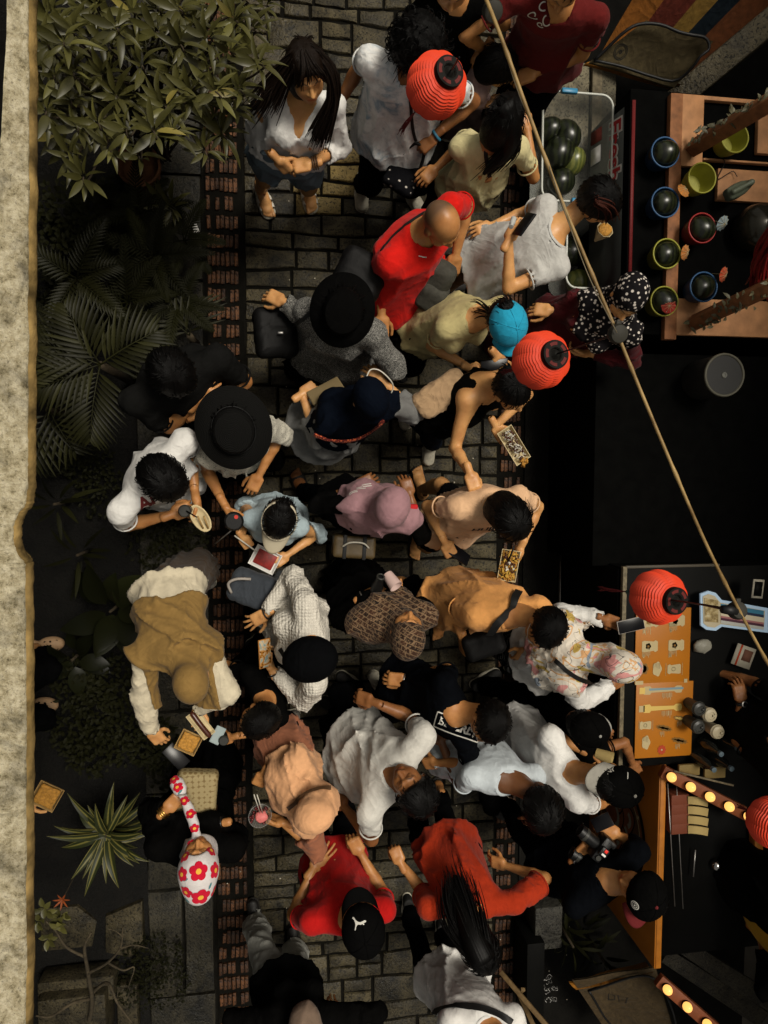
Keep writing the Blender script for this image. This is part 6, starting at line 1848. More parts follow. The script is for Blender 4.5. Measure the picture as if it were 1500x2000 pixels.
def pat_dash(t, co, p):
    br = t.new('TexBrick', offset=.5); t.link(t.coord('Object', None, (80, 20, 15)), br.inputs['Vector'])
    br.inputs['Scale'].default_value = 20; br.inputs['Mortar Size'].default_value = .16; br.inputs['Brick Width'].default_value = .7; br.inputs['Row Height'].default_value = .42
    br.inputs['Color1'].default_value = (.36, .36, .34, 1); br.inputs['Color2'].default_value = (.10, .10, .10, 1); br.inputs['Mortar'].default_value = (.006, .007, .008, 1)
    return br.outputs['Color']
def pat_paint(t, co, p):
    a = t.noise(co, 5, 2, .5, 1.5); b = t.noise(t.coord('Object', (1, 1, 1), (50, 20, 80)), 6.5, 2, .5, 1.2); c_ = t.noise(t.coord('Object', None, (10, 70, 30)), 5.5, 2, .5, 1.6)
    c = t.ramp(a, (.40, (.62, .56, .46)), (.43, (.60, .34, .16)), (.46, (.62, .56, .47)), interp='CONSTANT')
    c = t.mixc(t.ramp(b, (.60, 0), (.605, 1)), c, (.48, .33, .08)); c = t.mixc(t.ramp(c_, (.615, 0), (.62, 1)), c, (.60, .27, .25))
    c = t.mixc(t.ramp(t.noise(t.coord('Object', None, (70, 10, 60)), 5.8, 2, .5, 1.2), (.62, 0), (.625, 1)), c, (.24, .28, .33))
    ln = t.noise(t.coord('Object', None, (20, 40, 10)), 7, 1, .5, 2.0)
    return t.mixc(t.ramp(t.math('ABSOLUTE', t.math('SUBTRACT', ln, .5)), (.006, 1), (.010, 0)), c, (.02, .02, .025))
def pat_knit(t, co, p):
    v = t.voro(t.coord('Object', (1, 1, .8)), 62, rnd=.25); n = t.noise(co, 10, 3, .5, 1.2)
    b = t.new('Bump', i_Strength=.75, i_Distance=.012); t.link(t.math('ADD', t.math('MULTIPLY', v, -1.0), t.math('MULTIPLY', n, 1.2)), b.inputs['Height'])
    t.link(b.outputs[0], p.inputs['Normal'])
    return None
def pat_straw(t, co, p):
    w = t.new('TexWave', i_Scale=42.0, i_Distortion=.4); w.wave_type = 'RINGS'; w.rings_direction = 'Z'; t.link(co, w.inputs['Vector'])
    b = t.new('Bump', i_Strength=.5, i_Distance=.006); t.link(w.outputs['Fac'], b.inputs['Height']); t.link(b.outputs[0], p.inputs['Normal'])
    return None
BLK = CT('black cotton', (.0022, .0021, .002), var=.25); BLKD = CT('black denim', (.0020, .0020, .0022), var=.25)
NAVY = CT('navy cotton', (.0021, .0026, .0038), var=.2); WHITE = CT('white cotton', (.70, .685, .65)); GREYW = CT('off white cotton', (.56, .54, .49))
TR = dict(kind='trousers', m=BLKD); SK = dict(kind='skirt', m=BLK)
BLACKT = mat('black strap', (.007, .007, .007), .6)

# ---------------------------------------------------------------- people, top to bottom of the picture
W_ = person('white', 'woman with long dark hair in a white blouse and denim shorts, hands clasped', (598, 142, 1.45), (-74, 14), (652, 205), (520, 200), 1.22, skin='fair', hip=(562, 292), zhip=.9,
  L=((662, 290), (606, 320, 1.08), (552, 330, 1.06)), R=((502, 268), (543, 312, 1.09), (566, 336, 1.03)), dorsR='fwd', rf=(512, 382, -70), lf=(600, 372, -78), hunch=.0,
  top=dict(m=WHITE, name='blouse', sleeve='34', neck='v', hem=.04, loose=.5, flare=.004, sease=.022, wamp=.014), bot=dict(kind='shorts', m=CT('blue denim', (.15, .20, .235)), len=.52, ease=.03), hair='long', hairc='brown', shoes='sandal', fat=1.12,
  extra_hair=dict(n=150, s=.016, r=.0065, c='brown', g=[[(590, 96, 1.545), (556, 124, 1.5), (520, 165, 1.40), (497, 205, 1.34), (478, 222, 1.27)], [(594, 92, 1.55), (560, 142, 1.47), (538, 180, 1.38), (520, 205, 1.34)]]))
V, F, h3 = locks([[P(*q) for q in g] for g in ([(606, 96, 1.55), (644, 126, 1.50), (656, 180, 1.40), (645, 235, 1.30), (628, 298, 1.14)], [(604, 92, 1.555), (640, 132, 1.49), (648, 192, 1.39), (626, 238, 1.28), (606, 280, 1.18)])], 150, .010, .0055, 9)
o = obj('long_hair', (V, F), HAIR['brown'], W_['root']); set_attr(o, 'hv', 'FLOAT_VECTOR', h3)
V, F, h3 = locks([[W_['Hc']+np.array(q)*W_['hs'] @ W_['HR'] for q in g] for g in ([(-.01, .0, .132), (-.04, .07, .105), (-.064, .088, .065), (-.078, .078, .0)], [(.0, .0, .133), (-.02, .074, .108), (-.045, .092, .082), (-.062, .090, .062)], [(.012, .0, .132), (.035, .078, .10), (.055, .092, .06), (.070, .085, .01)])], 60, .004, .005, 4)
o = obj('fringe', (V, F), HAIR['brown'], W_['root']); set_attr(o, 'hv', 'FLOAT_VECTOR', h3)
person('tie', 'person with curly black hair in a white and blue tie dye shirt behind a lantern', (824, 98, 1.52), (-50, -25), (872, 165), (722, 118), 1.34, k=1.03, skin='brown', sex='m', hip=(772, 250),
  R=((672, 160), (655, 215, 1.0)), L=((890, 228), (848, 266, 1.05), (818, 292, 1.0)), poseL='grip', rf=(705, 368, -88), lf=(800, 378, -60), top=dict(m=CT('tie dye cotton', (.6, .6, .58), fn=pat_tie, wr=1.2), hem=-.22, ease=.022), bot=TR, hair='curly', shoes='white', fat=1.18,
  extra_hair=dict(n=70, s=.02, r=.004, g=[[(815, 70, 1.6), (790, 85, 1.5), (775, 105, 1.42), (770, 128, 1.36)], [(830, 75, 1.6), (800, 110, 1.48), (785, 140, 1.40)]]))
MR = person('maroon', 'man in a dark red printed shirt reaching round a child at the top edge', (1105, -35, 1.56), (-95, -25), (1166, 35), (1008, -5), 1.36, k=1.04, sex='m', skin='tan', hip=(1062, 100),
  R=((965, 50), (947, 98, .98), (932, 122, .92)), L=((1135, 108), (1045, 142, .95), (1018, 152, .92)), top=dict(m=CT('dark red cotton', (.105, .009, .008)), hem=-.2), bot=TR, hair='short', fat=1.1)
person('child', 'small child with black hair in a pale pink top between the man\'s hands', (974, 132, 1.02), (-25, -25), (948, 116), (936, 186), .84, k=.66, skin='fair', hip=(903, 168), zhip=.5,
  R=((930, 210), (960, 202, .74), (975, 192, .74)), L=((968, 112), (988, 130, .8)), top=dict(m=CT('pale pink cotton', (.50, .33, .31)), sleeve='long', hem=-.3, flare=.03, wamp=.014), bot=dict(kind='trousers', m=CT('dusky pink cotton', (.13, .085, .08))), hair='bob', fat=1.05)
person('cream', 'girl with a black ponytail in a cream shirt with a thin black strap', (985, 230, 1.44), (72, -12), (898, 288), (1012, 290), 1.22, skin='tan', hip=(922, 352), k=.97,
  L=((868, 300), (850, 330, .98)), R=((1035, 310), (1030, 255, 1.05)), top=dict(m=CT('cream cotton', (.58, .51, .27)), wamp=.015), bot=dict(kind='trousers', m=CT('wine trousers', (.022, .005, .005))), hair='long', shoes='dark',
  extra_hair=dict(n=130, s=.012, r=.0042, core=(.05, .045, .035, .01), g=[[(990, 200, 1.56), (1000, 245, 1.5), (985, 290, 1.38), (950, 325, 1.28), (925, 348, 1.2)], [(975, 200, 1.56), (1005, 260, 1.48), (1000, 295, 1.37), (965, 330, 1.26)]]))
person('redpolo', 'bald man in a bright red polo shirt', (862, 438, 1.56), (-52, -18), (878, 405), (762, 515), 1.36, k=1.05, sex='m', skin='tan', hip=(785, 550), R=((742, 560), (745, 618, 1.0)), L=((905, 440), (890, 500, 1.0)), poseR='relaxed',
  top=dict(m=CT('red pique', (.58, .010, .006)), neck='polo', slen=.75, ease=.02), bot=TR, hair='sides', hairc='grey', shoes='dark', fat=1.30)
GG = person('greygirl', 'girl in a light grey top with a red tinted fringe bending to eat', (1168, 396, 1.40), (-48, -22), (1064, 404), (1090, 522), 1.24, k=1.0, skin='fair', hip=(955, 520), zhip=.92,
  R=((1015, 566), (994, 468, 1.32), (1014, 430, 1.34)), L=((1005, 418), (958, 442, 1.0)), poseR='hold', dorsR=(-.6, .1, .6), top=dict(m=CT('light grey cotton', (.48, .47, .44)), neck='scoop', ease=.02, hem=-.2), bot=dict(kind='shorts', m=BLKD, len=.6, ease=.02), hair='thick', shoes='dark',
  extra_hair=dict(n=70, s=.012, r=.006, c='auburn', g=[[(1165, 375, 1.51), (1192, 392, 1.50), (1200, 412, 1.45), (1196, 428, 1.40)], [(1165, 395, 1.51), (1185, 405, 1.5), (1188, 424, 1.44)]]))
person('maroonscarf', 'woman in a dark red dress and a black headscarf patterned with small white flowers', (1226, 580, 1.44), (-98, 0), (1230, 652), (1152, 590), 1.22, skin='fair', hip=(1100, 640), zhip=.85,
  R=((1112, 600), (1074, 606, 1.0), (1048, 604, .98)), L=((1205, 705), (1150, 690, .95)), dorsL='out', top=dict(m=CT('wine red cloth', (.062, .006, .008)), name='dress', sleeve='long', hem=-.3, wamp=.016), bot=dict(kind='skirt', m=MATS['wine red cloth'], name='dress_skirt', wide=.10), scarf=dict(m=CT('flowered scarf', (.01, .01, .01), fn=pat_flowers), lo=.72))
person('topblack', 'person in black at the top edge beside the red shirted man', (885, -38, 1.5), (-90, -10), (935, 5), (840, 0), 1.3, sex='m', skin='tan', L=((945, 25), (915, 10, 1.0)), R=((830, 30), (850, 10, 1.0)), top=dict(m=BLK), bot=TR, hair='short', shoes='flip')
BH = person('blackhat', 'woman under a wide black hat in a black and white speckled tunic', (668, 612, 1.46), (-100, -18), (724, 650), (602, 612), 1.23, skin='fair', rf=(588, 702, -120), lf=(688, 656, -90), R=((562, 600), (552, 588, 1.02), (530, 578, 1.0)), L=((735, 668), (716, 645, 1.02)),
  top=dict(m=CT('speckled cloth', (.2, .2, .2), fn=pat_speck(190, (.010, .010, .010), (.34, .33, .30), .53)), name='tunic', sleeve='long', hem=-.5, ease=.05, sease=.035, flare=.06, wamp=.016), bot=TR, hair='bob', shoes='slide', hat=dict(kind='hat', m=CT('black felt', (.0022, .0021, .002)), brim=.158, drop=.035))
person('bluecap', 'girl in a bright blue cap and olive shirt looking at her phone', (985, 632, 1.46), (-66, -28), (972, 604), (870, 642), 1.26, skin='fair', hip=(850, 640), R=((860, 690), (918, 720, 1.04), (948, 734, 1.0)), L=((990, 668), (968, 694, 1.06), (985, 716, 1.0)), poseL='splay', dorsL='down', poseR='hold',
  top=dict(m=CT('olive cotton', (.42, .355, .165)), ease=.018), bot=TR, lf=(850, 590, -60), rf=(778, 705, -80), hair='up', shoes='dark', hat=dict(kind='cap', m=CT('bright blue twill', (.018, .30, .47), wr=.6)), extra_hair=dict(n=40, s=.012, r=.005, g=[[(960, 612, 1.46), (935, 600, 1.40), (918, 605, 1.33)], [(965, 620, 1.44), (945, 615, 1.36), (930, 622, 1.3)]]))
person('tank', 'girl in a black sleeveless top stretching out her arm to pinch a shirt', (1000, 765, 1.43), (-58, -5), (998, 728), (912, 782), 1.22, skin='fair', hip=(880, 795), R=((886, 850), (918, 925, 1.30), (928, 955, 1.32)), L=((1010, 800), (968, 832, .98), (985, 862, .95)), poseR='pinch', poseL='hold', dorsL='down',
  top=dict(m=BLK, sleeve='none', neck='tank', ease=.012), bot=dict(kind='trousers', m=CT('navy trousers', (.008, .011, .018))), rf=(838, 866, -95), lf=(788, 796, -84), hair='up', shoes='white')
NV = person('navy', 'woman in a navy headscarf with a braided red bag strap across her back', (722, 776, 1.46), (112, -15), (640, 812), (748, 788), 1.22, skin='fair', hip=(650, 830), L=((592, 802), (590, 770, 1.02), (618, 752, 1.0)), R=((775, 765), (745, 742, 1.0)), poseL='grip',
  top=dict(m=CT('grey cotton', (.15, .15, .145)), sleeve='34', hem=-.5, flare=.05, sease=.03, wamp=.015), bot=dict(kind='skirt', m=CT('slate cloth', (.035, .038, .042)), wide=.04), lf=(640, 745, 110), rf=(740, 740, 60), shoes='slide', scarf=dict(m=CT('navy scarf', (.0026, .0042, .0085)), lo=.30))
person('blackman', 'man in a charcoal shirt leaning his chin on his hand, wearing a wrist watch', (338, 730, 1.56), (-48, -30), (424, 700), (264, 784), 1.36, k=1.08, sex='m', skin='tan', L=((466, 762), (398, 797, 1.20), (345, 817, 1.18)), R=((350, 830), (384, 782, 1.28), (412, 742, 1.33)), poseR='splay', poseL='relaxed',
  top=dict(m=CT('charcoal cotton', (.0075, .0074, .007), var=.2), slen=.78, ease=.022), bot=TR, hair='thick', shoes='dark', fat=1.2)
WT = person('whitetee', 'man with thick black hair in a white shirt leaning over his food', (318, 932, 1.53), (-42, -45), (362, 862), (236, 1000), 1.33, k=1.02, sex='m', skin='tan', L=((374, 940), (382, 970, 1.10), (386, 996, 1.06)), R=((282, 1022), (338, 1004, 1.12), (366, 994, 1.1)), poseR='grip', poseL='hold', dorsL='out',
  top=dict(m=WHITE, ease=.02, wamp=.012), bot=TR, hair='thick', shoes='dark', fat=1.08)
person('sunhat', 'woman in a wide black straw hat and a dotted white blouse', (458, 842, 1.46), (-75, -12), (506, 828), (412, 892), 1.24, skin='tan', R=((412, 955), (438, 985, 1.08), (453, 1012, 1.06)), L=((540, 860), (505, 930, .95)), poseR='grip', dorsR='out',
  top=dict(m=CT('dotted blouse', (.5, .5, .45), fn=pat_speck(120, (.02, .02, .02), (.56, .53, .44), .40)), name='blouse', sleeve='half', sease=.045, hem=-.2, ease=.03, wamp=.016), bot=TR, hair='bob', shoes='flip', hat=dict(kind='hat', m=mat('black straw', (.0042, .0041, .0037), .85, fn=pat_straw, spec=.10), brim=.182, drop=.045, band=mat('black hat band', (.006, .006, .006), .5)))
person('visor', 'girl in a cream sun visor and a pale denim jacket', (546, 1014, 1.24), (-104, -22), (584, 1030), (492, 1014), 1.03, k=.86, skin='fair', R=((464, 1030), (474, 1050, .94), (490, 1072, .9)), L=((600, 1060), (560, 1085, .88)), poseR='fist',
  top=dict(m=CT('pale denim', (.34, .42, .45), wr=1.3), name='jacket', sleeve='half', ease=.026, sease=.03, hem=-.2, wamp=.014), bot=TR, hair='up', shoes='dark', hat=dict(kind='visor', m=mat('cream visor cloth', (.52, .46, .33), .8)))
person('pink', 'woman in a dusty pink headscarf with a brown handbag', (766, 986, 1.44), (68, -10), (694, 988), (802, 1012), 1.22, skin='brown', hip=(695, 985), L=((668, 962), (700, 948, 1.0)), R=((815, 1000), (800, 965, .95)), lf=(592, 960, 112), rf=(672, 1086, -85), shoes='slide',
  top=dict(m=BLK, sleeve='34', hem=-.3), bot=dict(kind='trousers', m=NAVY), scarf=dict(m=CT('dusty pink scarf', (.32, .175, .19)), lo=.40, under=mat('mustard underscarf', (.25, .12, .03), .8)))
PE = person('peach', 'person with bobbed black hair in a peach shirt holding a tray of fries', (996, 1014, 1.52), (-60, -30), (1012, 972), (898, 992), 1.32, sex='m', skin='fair', hip=(890, 1018), R=((846, 1004), (870, 1062, 1.02), (884, 1088, .98)), L=((1040, 1035), (1016, 1070, 1.12), (1000, 1102, 1.08)), poseR='fist', poseL='hold', dorsL='out', rf=(812, 1048, -95), lf=(820, 955, 100),
  top=dict(m=CT('peach cotton', (.66, .41, .235)), ease=.02, wamp=.015), bot=dict(kind='shorts', m=BLKD, ease=.02), hair='bob', shoes='flip', fat=1.05)
TN = person('tan', 'woman in a tan headscarf and cream sweater bending over her snack', (374, 1328, 1.38), (-80, -36), (404, 1262), (282, 1275), 1.22, skin='fair', hip=(330, 1162), zhip=.98, R=((238, 1392), (298, 1446, 1.0), (334, 1470, .96)), L=((430, 1350), (388, 1385, 1.05), (388, 1412, 1.0)), poseR='hold', poseL='hold', dorsL='down',
  top=dict(m=CT('cream knit', (.58, .51, .37)), name='sweater', sleeve='long', neck='high', wamp=.008, ease=.024, sease=.03, hem=-.14), bot=dict(kind='skirt', m=CT('brown skirt', (.085, .05, .025)), wide=.03), scarf=dict(m=CT('tan scarf', (.23, .138, .042)), lo=.30, amp=.034, fs=.17, rad=.46))
KN = person('knit', 'woman in a black beret and white knitted sweater photographing with a phone', (600, 1282, 1.50), (188, -12), (614, 1335), (598, 1180), 1.31, skin='fair', hip=(570, 1210), R=((543, 1163), (518, 1200, 1.08), (488, 1216, 1.04)), L=((562, 1352), (530, 1306, 1.10), (518, 1276, 1.1)), poseR='splay', poseL='hold', dorsL='out',
  top=dict(m=mat('white knit', (.62, .58, .50), .9, .15, 30, fn=pat_knit), name='sweater', sleeve='long', neck='high', ease=.026, sease=.024, wamp=.012), bot=dict(kind='trousers', m=CT('grey trousers', (.06, .065, .07))), hair='short', shoes='dark', hat=dict(kind='beanie', m=CT('black wool', (.0024, .0025, .0029)), s=1.1), fat=1.08)
person('batik', 'woman in a brown geometric headscarf and black underscarf holding up a pink cup', (796, 1240, 1.46), (82, 12), (704, 1216), (828, 1202), 1.24, skin='tan', hip=(718, 1180), L=((676, 1190), (712, 1165, 1.14), (742, 1150, 1.14)), R=((822, 1190), (786, 1172, 1.14), (766, 1146, 1.14)), poseL='hold', poseR='grip', dorsR='back', dorsL='out',
  top=dict(m=BLK, sleeve='long', hem=-.3, ease=.03, sease=.03), bot=SK, scarf=dict(m=CT('batik scarf', (.1, .05, .03), fn=pat_batik), lo=.74, under=mat('black underscarf', (.006, .006, .006), .7)))
OR = person('orange', 'man in glasses and an orange shirt with a black sling strap', (1064, 1228, 1.54), (-118, -8), (1052, 1188), (928, 1204), 1.34, k=1.02, sex='m', skin='tan', fat=1.18, hip=(905, 1172), R=((896, 1212), (904, 1250, 1.0), (906, 1285, .95)), L=((1062, 1230), (1030, 1270, 1.0)), rf=(802, 1138, 172), lf=(856, 1204, -95), poseR='fist', dorsR='out',
  top=dict(m=CT('orange cotton', (.70, .325, .100)), slen=.66, ease=.02, wamp=.015, hem=-.25), bot=TR, hair='short', shoes='flip', glasses=m_lensw)
CO = person('colour', 'woman in a multicoloured painted headscarf and white blouse holding out a phone', (1212, 1298, 1.46), (-2, -10), (1102, 1224), (1112, 1334), 1.24, skin='brown', hip=(1050, 1285), zhip=.88, L=((1140, 1200), (1182, 1209, 1.12), (1218, 1222, 1.1)), R=((1150, 1358), (1195, 1338, 1.0)), poseL='hold', dorsL='up',
  top=dict(m=WHITE, name='blouse', sleeve='long', hem=-.1, sease=.03, ease=.024, wamp=.016), bot=dict(kind='skirt', m=CT('dashed cloth', (.02, .02, .02), fn=pat_dash), wide=.05), scarf=dict(m=CT('painted scarf', (.5, .45, .4), fn=pat_paint), lo=.48))
person('boy', 'boy in black with his hand stretched towards the bread tray', (505, 1406, 1.26), (205, -10), (546, 1400), (490, 1316), 1.03, k=.84, sex='m', skin='tan', hip=(520, 1325), R=((438, 1300), (396, 1348, 1.0), (384, 1372, 1.0)), L=((480, 1440), (452, 1440, .95), (432, 1446, .92)), poseL='grip', top=dict(m=BLK), bot=TR, hair='short', shoes='dark')
FL = person('floral', 'woman in black with a white headscarf of big red flowers, face turned up', (388, 1688, 1.46), (92, 8), (312, 1654), (454, 1656), 1.24, skin='tan', hip=(380, 1600), L=((296, 1625), (326, 1580, 1.18), (350, 1556, 1.18)), R=((462, 1630), (430, 1608, 1.14), (396, 1614, 1.12)), poseL='fist', poseR='relaxed',
  top=dict(m=BLK, sleeve='long', hem=-.3, ease=.035, sease=.035), bot=SK, scarf=dict(m=CT('white scarf', (.62, .58, .57), wr=.6), lo=.80, bun=True, wrap=True))
person('faceup', 'man in an off white shirt tilting his face up', (806, 1540, 1.54), (128, 18), (722, 1586), (826, 1438), 1.36, k=1.04, sex='m', skin='brown', hip=(705, 1465), R=((772, 1388), (726, 1370, 1.1), (702, 1362, 1.05)), L=((700, 1612), (672, 1575, 1.0)), top=dict(m=GREYW, ease=.024, hem=-.25, wamp=.014), bot=TR, hair='thick', shoes='dark', fat=1.12)
BV = person('beverly', 'person in sunglasses and a black shirt with a lettered sleeve', (956, 1412, 1.52), (-112, -5), (906, 1440), (868, 1336), 1.33, sex='m', skin='tan', hip=(805, 1350), R=((818, 1322), (790, 1328, 1.02), (766, 1326, 1.0)), L=((890, 1485), (852, 1490, 1.0)), rf=(745, 1345, 120), lf=(735, 1388, 170),
  top=dict(m=NAVY, slen=.75, ease=.024, sease=.02), bot=TR, hair='short', shoes='white', glasses=m_lens, fat=1.05)
LB = person('lightblue', 'man with black hair in a pale blue grey shirt bending forward', (1056, 1578, 1.50), (-95, -30), (1044, 1515), (922, 1516), 1.32, k=1.02, sex='m', skin='deep', hip=(910, 1478), R=((878, 1500), (862, 1450, 1.0)), L=((1075, 1560), (1040, 1605, .95)), lf=(955, 1568, -40), top=dict(m=CT('pale blue cotton', (.47, .515, .54)), ease=.02, hem=-.25, slen=.7), bot=TR, hair='thick', shoes='dark')
CP_ = person('blackcap', 'man in a white shirt with a black cap worn back to front', (1196, 1526, 1.54), (-12, -15), (1076, 1440), (1128, 1562), 1.35, k=1.03, sex='m', skin='tan', hip=(1032, 1450), L=((1118, 1455), (1150, 1472, 1.12), (1172, 1482, 1.1)), R=((1165, 1590), (1195, 1560, 1.0)), poseL='grip', dorsL='out',
  top=dict(m=WHITE, slen=.7, ease=.024, wamp=.015, hem=-.25), bot=TR, hair='short', shoes='dark', hat=dict(kind='cap', m=CT('black twill', (.0026, .0025, .0024), wr=.6), bm=CT('grey twill', (.27, .255, .22), wr=.5), turn=172, s=1.1, L=.078))
person('teen', 'teenager in a black cap and black shirt reaching across beside the white shirted man', (1146, 1418, 1.30), (-15, -10), (1118, 1392), (1150, 1472), 1.1, k=.88, sex='m', skin='brown', R=((1212, 1462), (1236, 1492, .98), (1252, 1520, .95)), L=((1150, 1400), (1175, 1420, .9)), top=dict(m=BLK), bot=TR, hair='short', shoes='dark', hat=dict(kind='cap', m=BLK, bm=CT('pale twill', (.30, .29, .26)), L=.05))
PN = person('peachscarf', 'woman in a peach headscarf and terracotta top eating shaved ice', (612, 1586, 1.45), (195, -22), (600, 1608), (574, 1496), 1.23, skin='tan', hip=(558, 1470), R=((538, 1478), (514, 1512, 1.10), (500, 1538, 1.06)), L=((566, 1640), (552, 1606, 1.08), (526, 1598, 1.06)), poseR='pinch', poseL='hold', dorsL='out',
  top=dict(m=CT('terracotta cotton', (.33, .125, .065)), sleeve='34', sease=.022, ease=.026, hem=-.2, wamp=.016), bot=TR, scarf=dict(m=CT('peach scarf', (.68, .36, .18)), lo=.42))
PU = person('redcap', 'man in a red shirt and a plain black cap with a white leaping cat emblem', (707, 1800, 1.52), (100, -4), (608, 1800), (750, 1776), 1.33, k=1.02, sex='m', skin='tan', hip=(655, 1700), L=((588, 1745), (612, 1696, 1.02), (632, 1670, 1.0)), R=((738, 1728), (703, 1664, 1.0), (692, 1645, 1.0)), poseL='splay', poseR='fist',
  top=dict(m=CT('red cotton', (.40, .007, .006)), ease=.022, wamp=.013), bot=TR, hair='short', shoes='dark', hat=dict(kind='cap', m=CT('black cap cloth', (.0024, .0023, .0023), wr=.4), s=1.14, L=.060))
person('longhair', 'woman with very long black hair down the back of an orange red shirt', (938, 1852, 1.44), (-62, -35), (1002, 1762), (836, 1772), 1.24, skin='tan', hip=(882, 1672), R=((800, 1712), (782, 1684, .98), (772, 1662, .96)), L=((1022, 1715), (986, 1690, .95)), poseR='fist', top=dict(m=CT('orange red cotton', (.33, .026, .006)), ease=.022, sease=.03, hem=-.25, wamp=.015, slen=.8), bot=TR, hair='long', shoes='flip', fat=1.1,
  extra_hair=dict(n=330, s=.020, r=.0045, core=(.07, .065, .05, .012), g=[[(945, 1880, 1.55), (925, 1830, 1.52), (905, 1770, 1.40), (885, 1720, 1.27), (880, 1695, 1.2)], [(955, 1875, 1.55), (945, 1830, 1.52), (930, 1770, 1.40), (905, 1715, 1.26)], [(930, 1870, 1.55), (900, 1830, 1.46), (880, 1780, 1.36), (880, 1720, 1.26)]]))
PH = person('photographer', 'photographer in black with two cameras and a black cap with a red peak', (1252, 1742, 1.52), (152, 0), (1122, 1768), (1246, 1662), 1.33, k=1.02, sex='m', skin='tan', hip=(1100, 1680), L=((1100, 1725), (1128, 1672, 1.18), (1160, 1640, 1.22)), R=((1245, 1655), (1205, 1630, 1.22), (1176, 1612, 1.22)), poseL='hold', poseR='hold', dorsR='up',
  top=dict(m=NAVY, ease=.024, slen=.72), bot=TR, hair='short', shoes='dark', hat=dict(kind='cap', m=BLK, bm=mat('dark red twill', (.11, .007, .008), .8), turn=108, s=1.1, L=.07), fat=1.1)
person('bottomgrey', 'person in grey trousers and a black top at the bottom edge', (596, 2042, 1.46), (-90, -30), (540, 1985), (640, 1985), 1.24, skin='fair', hip=(560, 1925), L=((515, 2010), (532, 2002, 1.08), (535, 1982, 1.1)), R=((690, 2010), (668, 1982, 1.14), (642, 1958, 1.15)), lf=(500, 1792, 100), rf=(575, 1842, 95), poseR='pinch', top=dict(m=BLK, sleeve='long', ease=.03, hem=-.02), bot=dict(kind='trousers', m=CT('soft grey cloth', (.50, .50, .45)), wide=.03, ease=.022), scarf=dict(m=CT('beige scarf', (.20, .14, .10)), lo=.7, wrap=True), shoes='black')
person('bottomwhite', 'person in a white shirt with a black strap at the bottom edge', (990, 2060, 1.5), (-75, -15), (1002, 1985), (880, 1995), 1.32, sex='m', skin='tan', hip=(885, 1925), R=((850, 1985), (865, 2040, 1.0)), L=((1030, 2010), (1010, 2060, 1.0)), rf=(795, 1762, -85), lf=(860, 1810, -80), top=dict(m=WHITE, ease=.026, hem=-.25, wamp=.014), bot=TR, hair='short', shoes='dark')
person('clogs', 'person under the ledge in tan perforated clogs', (-138, 1505, 1.5), (0, -20), (-90, 1395), (-82, 1530), 1.25, skin='fair', R=((5, 1575), (52, 1562, 1.1), (75, 1560, 1.08)), lf=(80, 1258, 4), rf=(68, 1372, -6), top=dict(m=GREYW), bot=dict(kind='capri', m=BLKD), hair='short', shoes='clog', poseR='hold', dorsR='down')
person('staff', 'stall keeper in black reaching over the drinks counter with a watch on', (1585, 1470, 1.54), (165, -20), (1512, 1515), (1530, 1380), 1.36, sex='m', skin='brown', L=((1440, 1452), (1447, 1368, 1.12), (1440, 1330, 1.1)), top=dict(m=BLK, slen=.8), bot=TR, hair='short')
YL = person('yellow', 'person in black and a yellow apron cut off by the lower right edge', (1640, 1790, 1.5), (180, -15), (1545, 1880), (1540, 1700), 1.3, k=1.05, sex='m', skin='brown', L=((1500, 1920), (1490, 1850, 1.0)), R=((1500, 1700), (1505, 1760, 1.0)), top=dict(m=BLK, sleeve='long', ease=.03), bot=TR, hair='short', fat=1.1)
# ---------------------------------------------------------------- things people hold and wear
m_phone = mat('phone glass', (.004, .004, .005), .28, spec=.25); m_phonec = mat('phone case', (.30, .27, .24), .5)
m_kraft = mat('kraft paper', (.36, .22, .075), .75, .15, 30); m_wpaper = mat('greasy cream paper', (.56, .45, .25), .7, .15, 30)
m_gold = mat('gold bracelet', (.55, .36, .10), .3, metal=1.0); m_leather = mat('brown leather', (.085, .042, .018), .5, .3, 30)
m_straw = mat('pale straw', (.55, .52, .44), .5); m_sauce = mat('dark sauce', (.055, .013, .006), .35, spec=.5); m_fry = mat('fried crumb', (.46, .22, .035), .7, .4, 90, .8, 120, .006)
m_egg = mat('yellow noodles', (.55, .33, .05), .5, .35, 60); m_grey_bag = mat('grey canvas bag', (.048, .046, .036), .85, .3, 40, .5, 90)
m_blackbag = mat('black bag fabric', (.0042, .004, .004), .6, .3, 30, .4, 60, spec=.15)
def oriented(az, tilt=0, roll=0):
    F = azv(az, tilt); R = frame(F); a = math.radians(roll)
    return np.array([R[0]*math.cos(a)+R[2]*math.sin(a), F, R[2]*math.cos(a)-R[0]*math.sin(a)])
def phone(px, py, z, az, label, tilt=0, roll=0, screen=None, case=None, L=.15):
    c = P(px, py, z); R = oriented(az, tilt, roll); t = thing('phone', label, 'phone', c)
    obj('case', box(c, (.074, L, .009), R, .003), case or m_phone, t, 'auto')
    obj('screen', box(c+R[2]*.0052, (.068, L-.008, .0016), R, .0006), screen or m_phone, t)
    return t, c, R
def tray(px, py, z, az, w, l, h, label, m, tilt=0, cat='food tray'):
    c = P(px, py, z); R = oriented(az, tilt); t = thing('food_tray', label, cat, c)
    a, b = (w/2, l/2), (w*.40, l*.42)
    V = []
    for (x, y), zz in ((b, 0), (a, h), ((a[0]-.003, a[1]-.003), h), ((b[0]-.002, b[1]-.002), .003)): V += [(-x, -y, zz), (x, -y, zz), (x, y, zz), (-x, y, zz)]
    F = [(3, 2, 1, 0), (12, 13, 14, 15)]
    for k in range(3): F += [(4*k+i, 4*k+(i+1) % 4, 4*k+4+(i+1) % 4, 4*k+4+i) for i in range(4)]
    obj('paper', place((np.array(V), F), c, R), m, t, False)
    return t, c, R
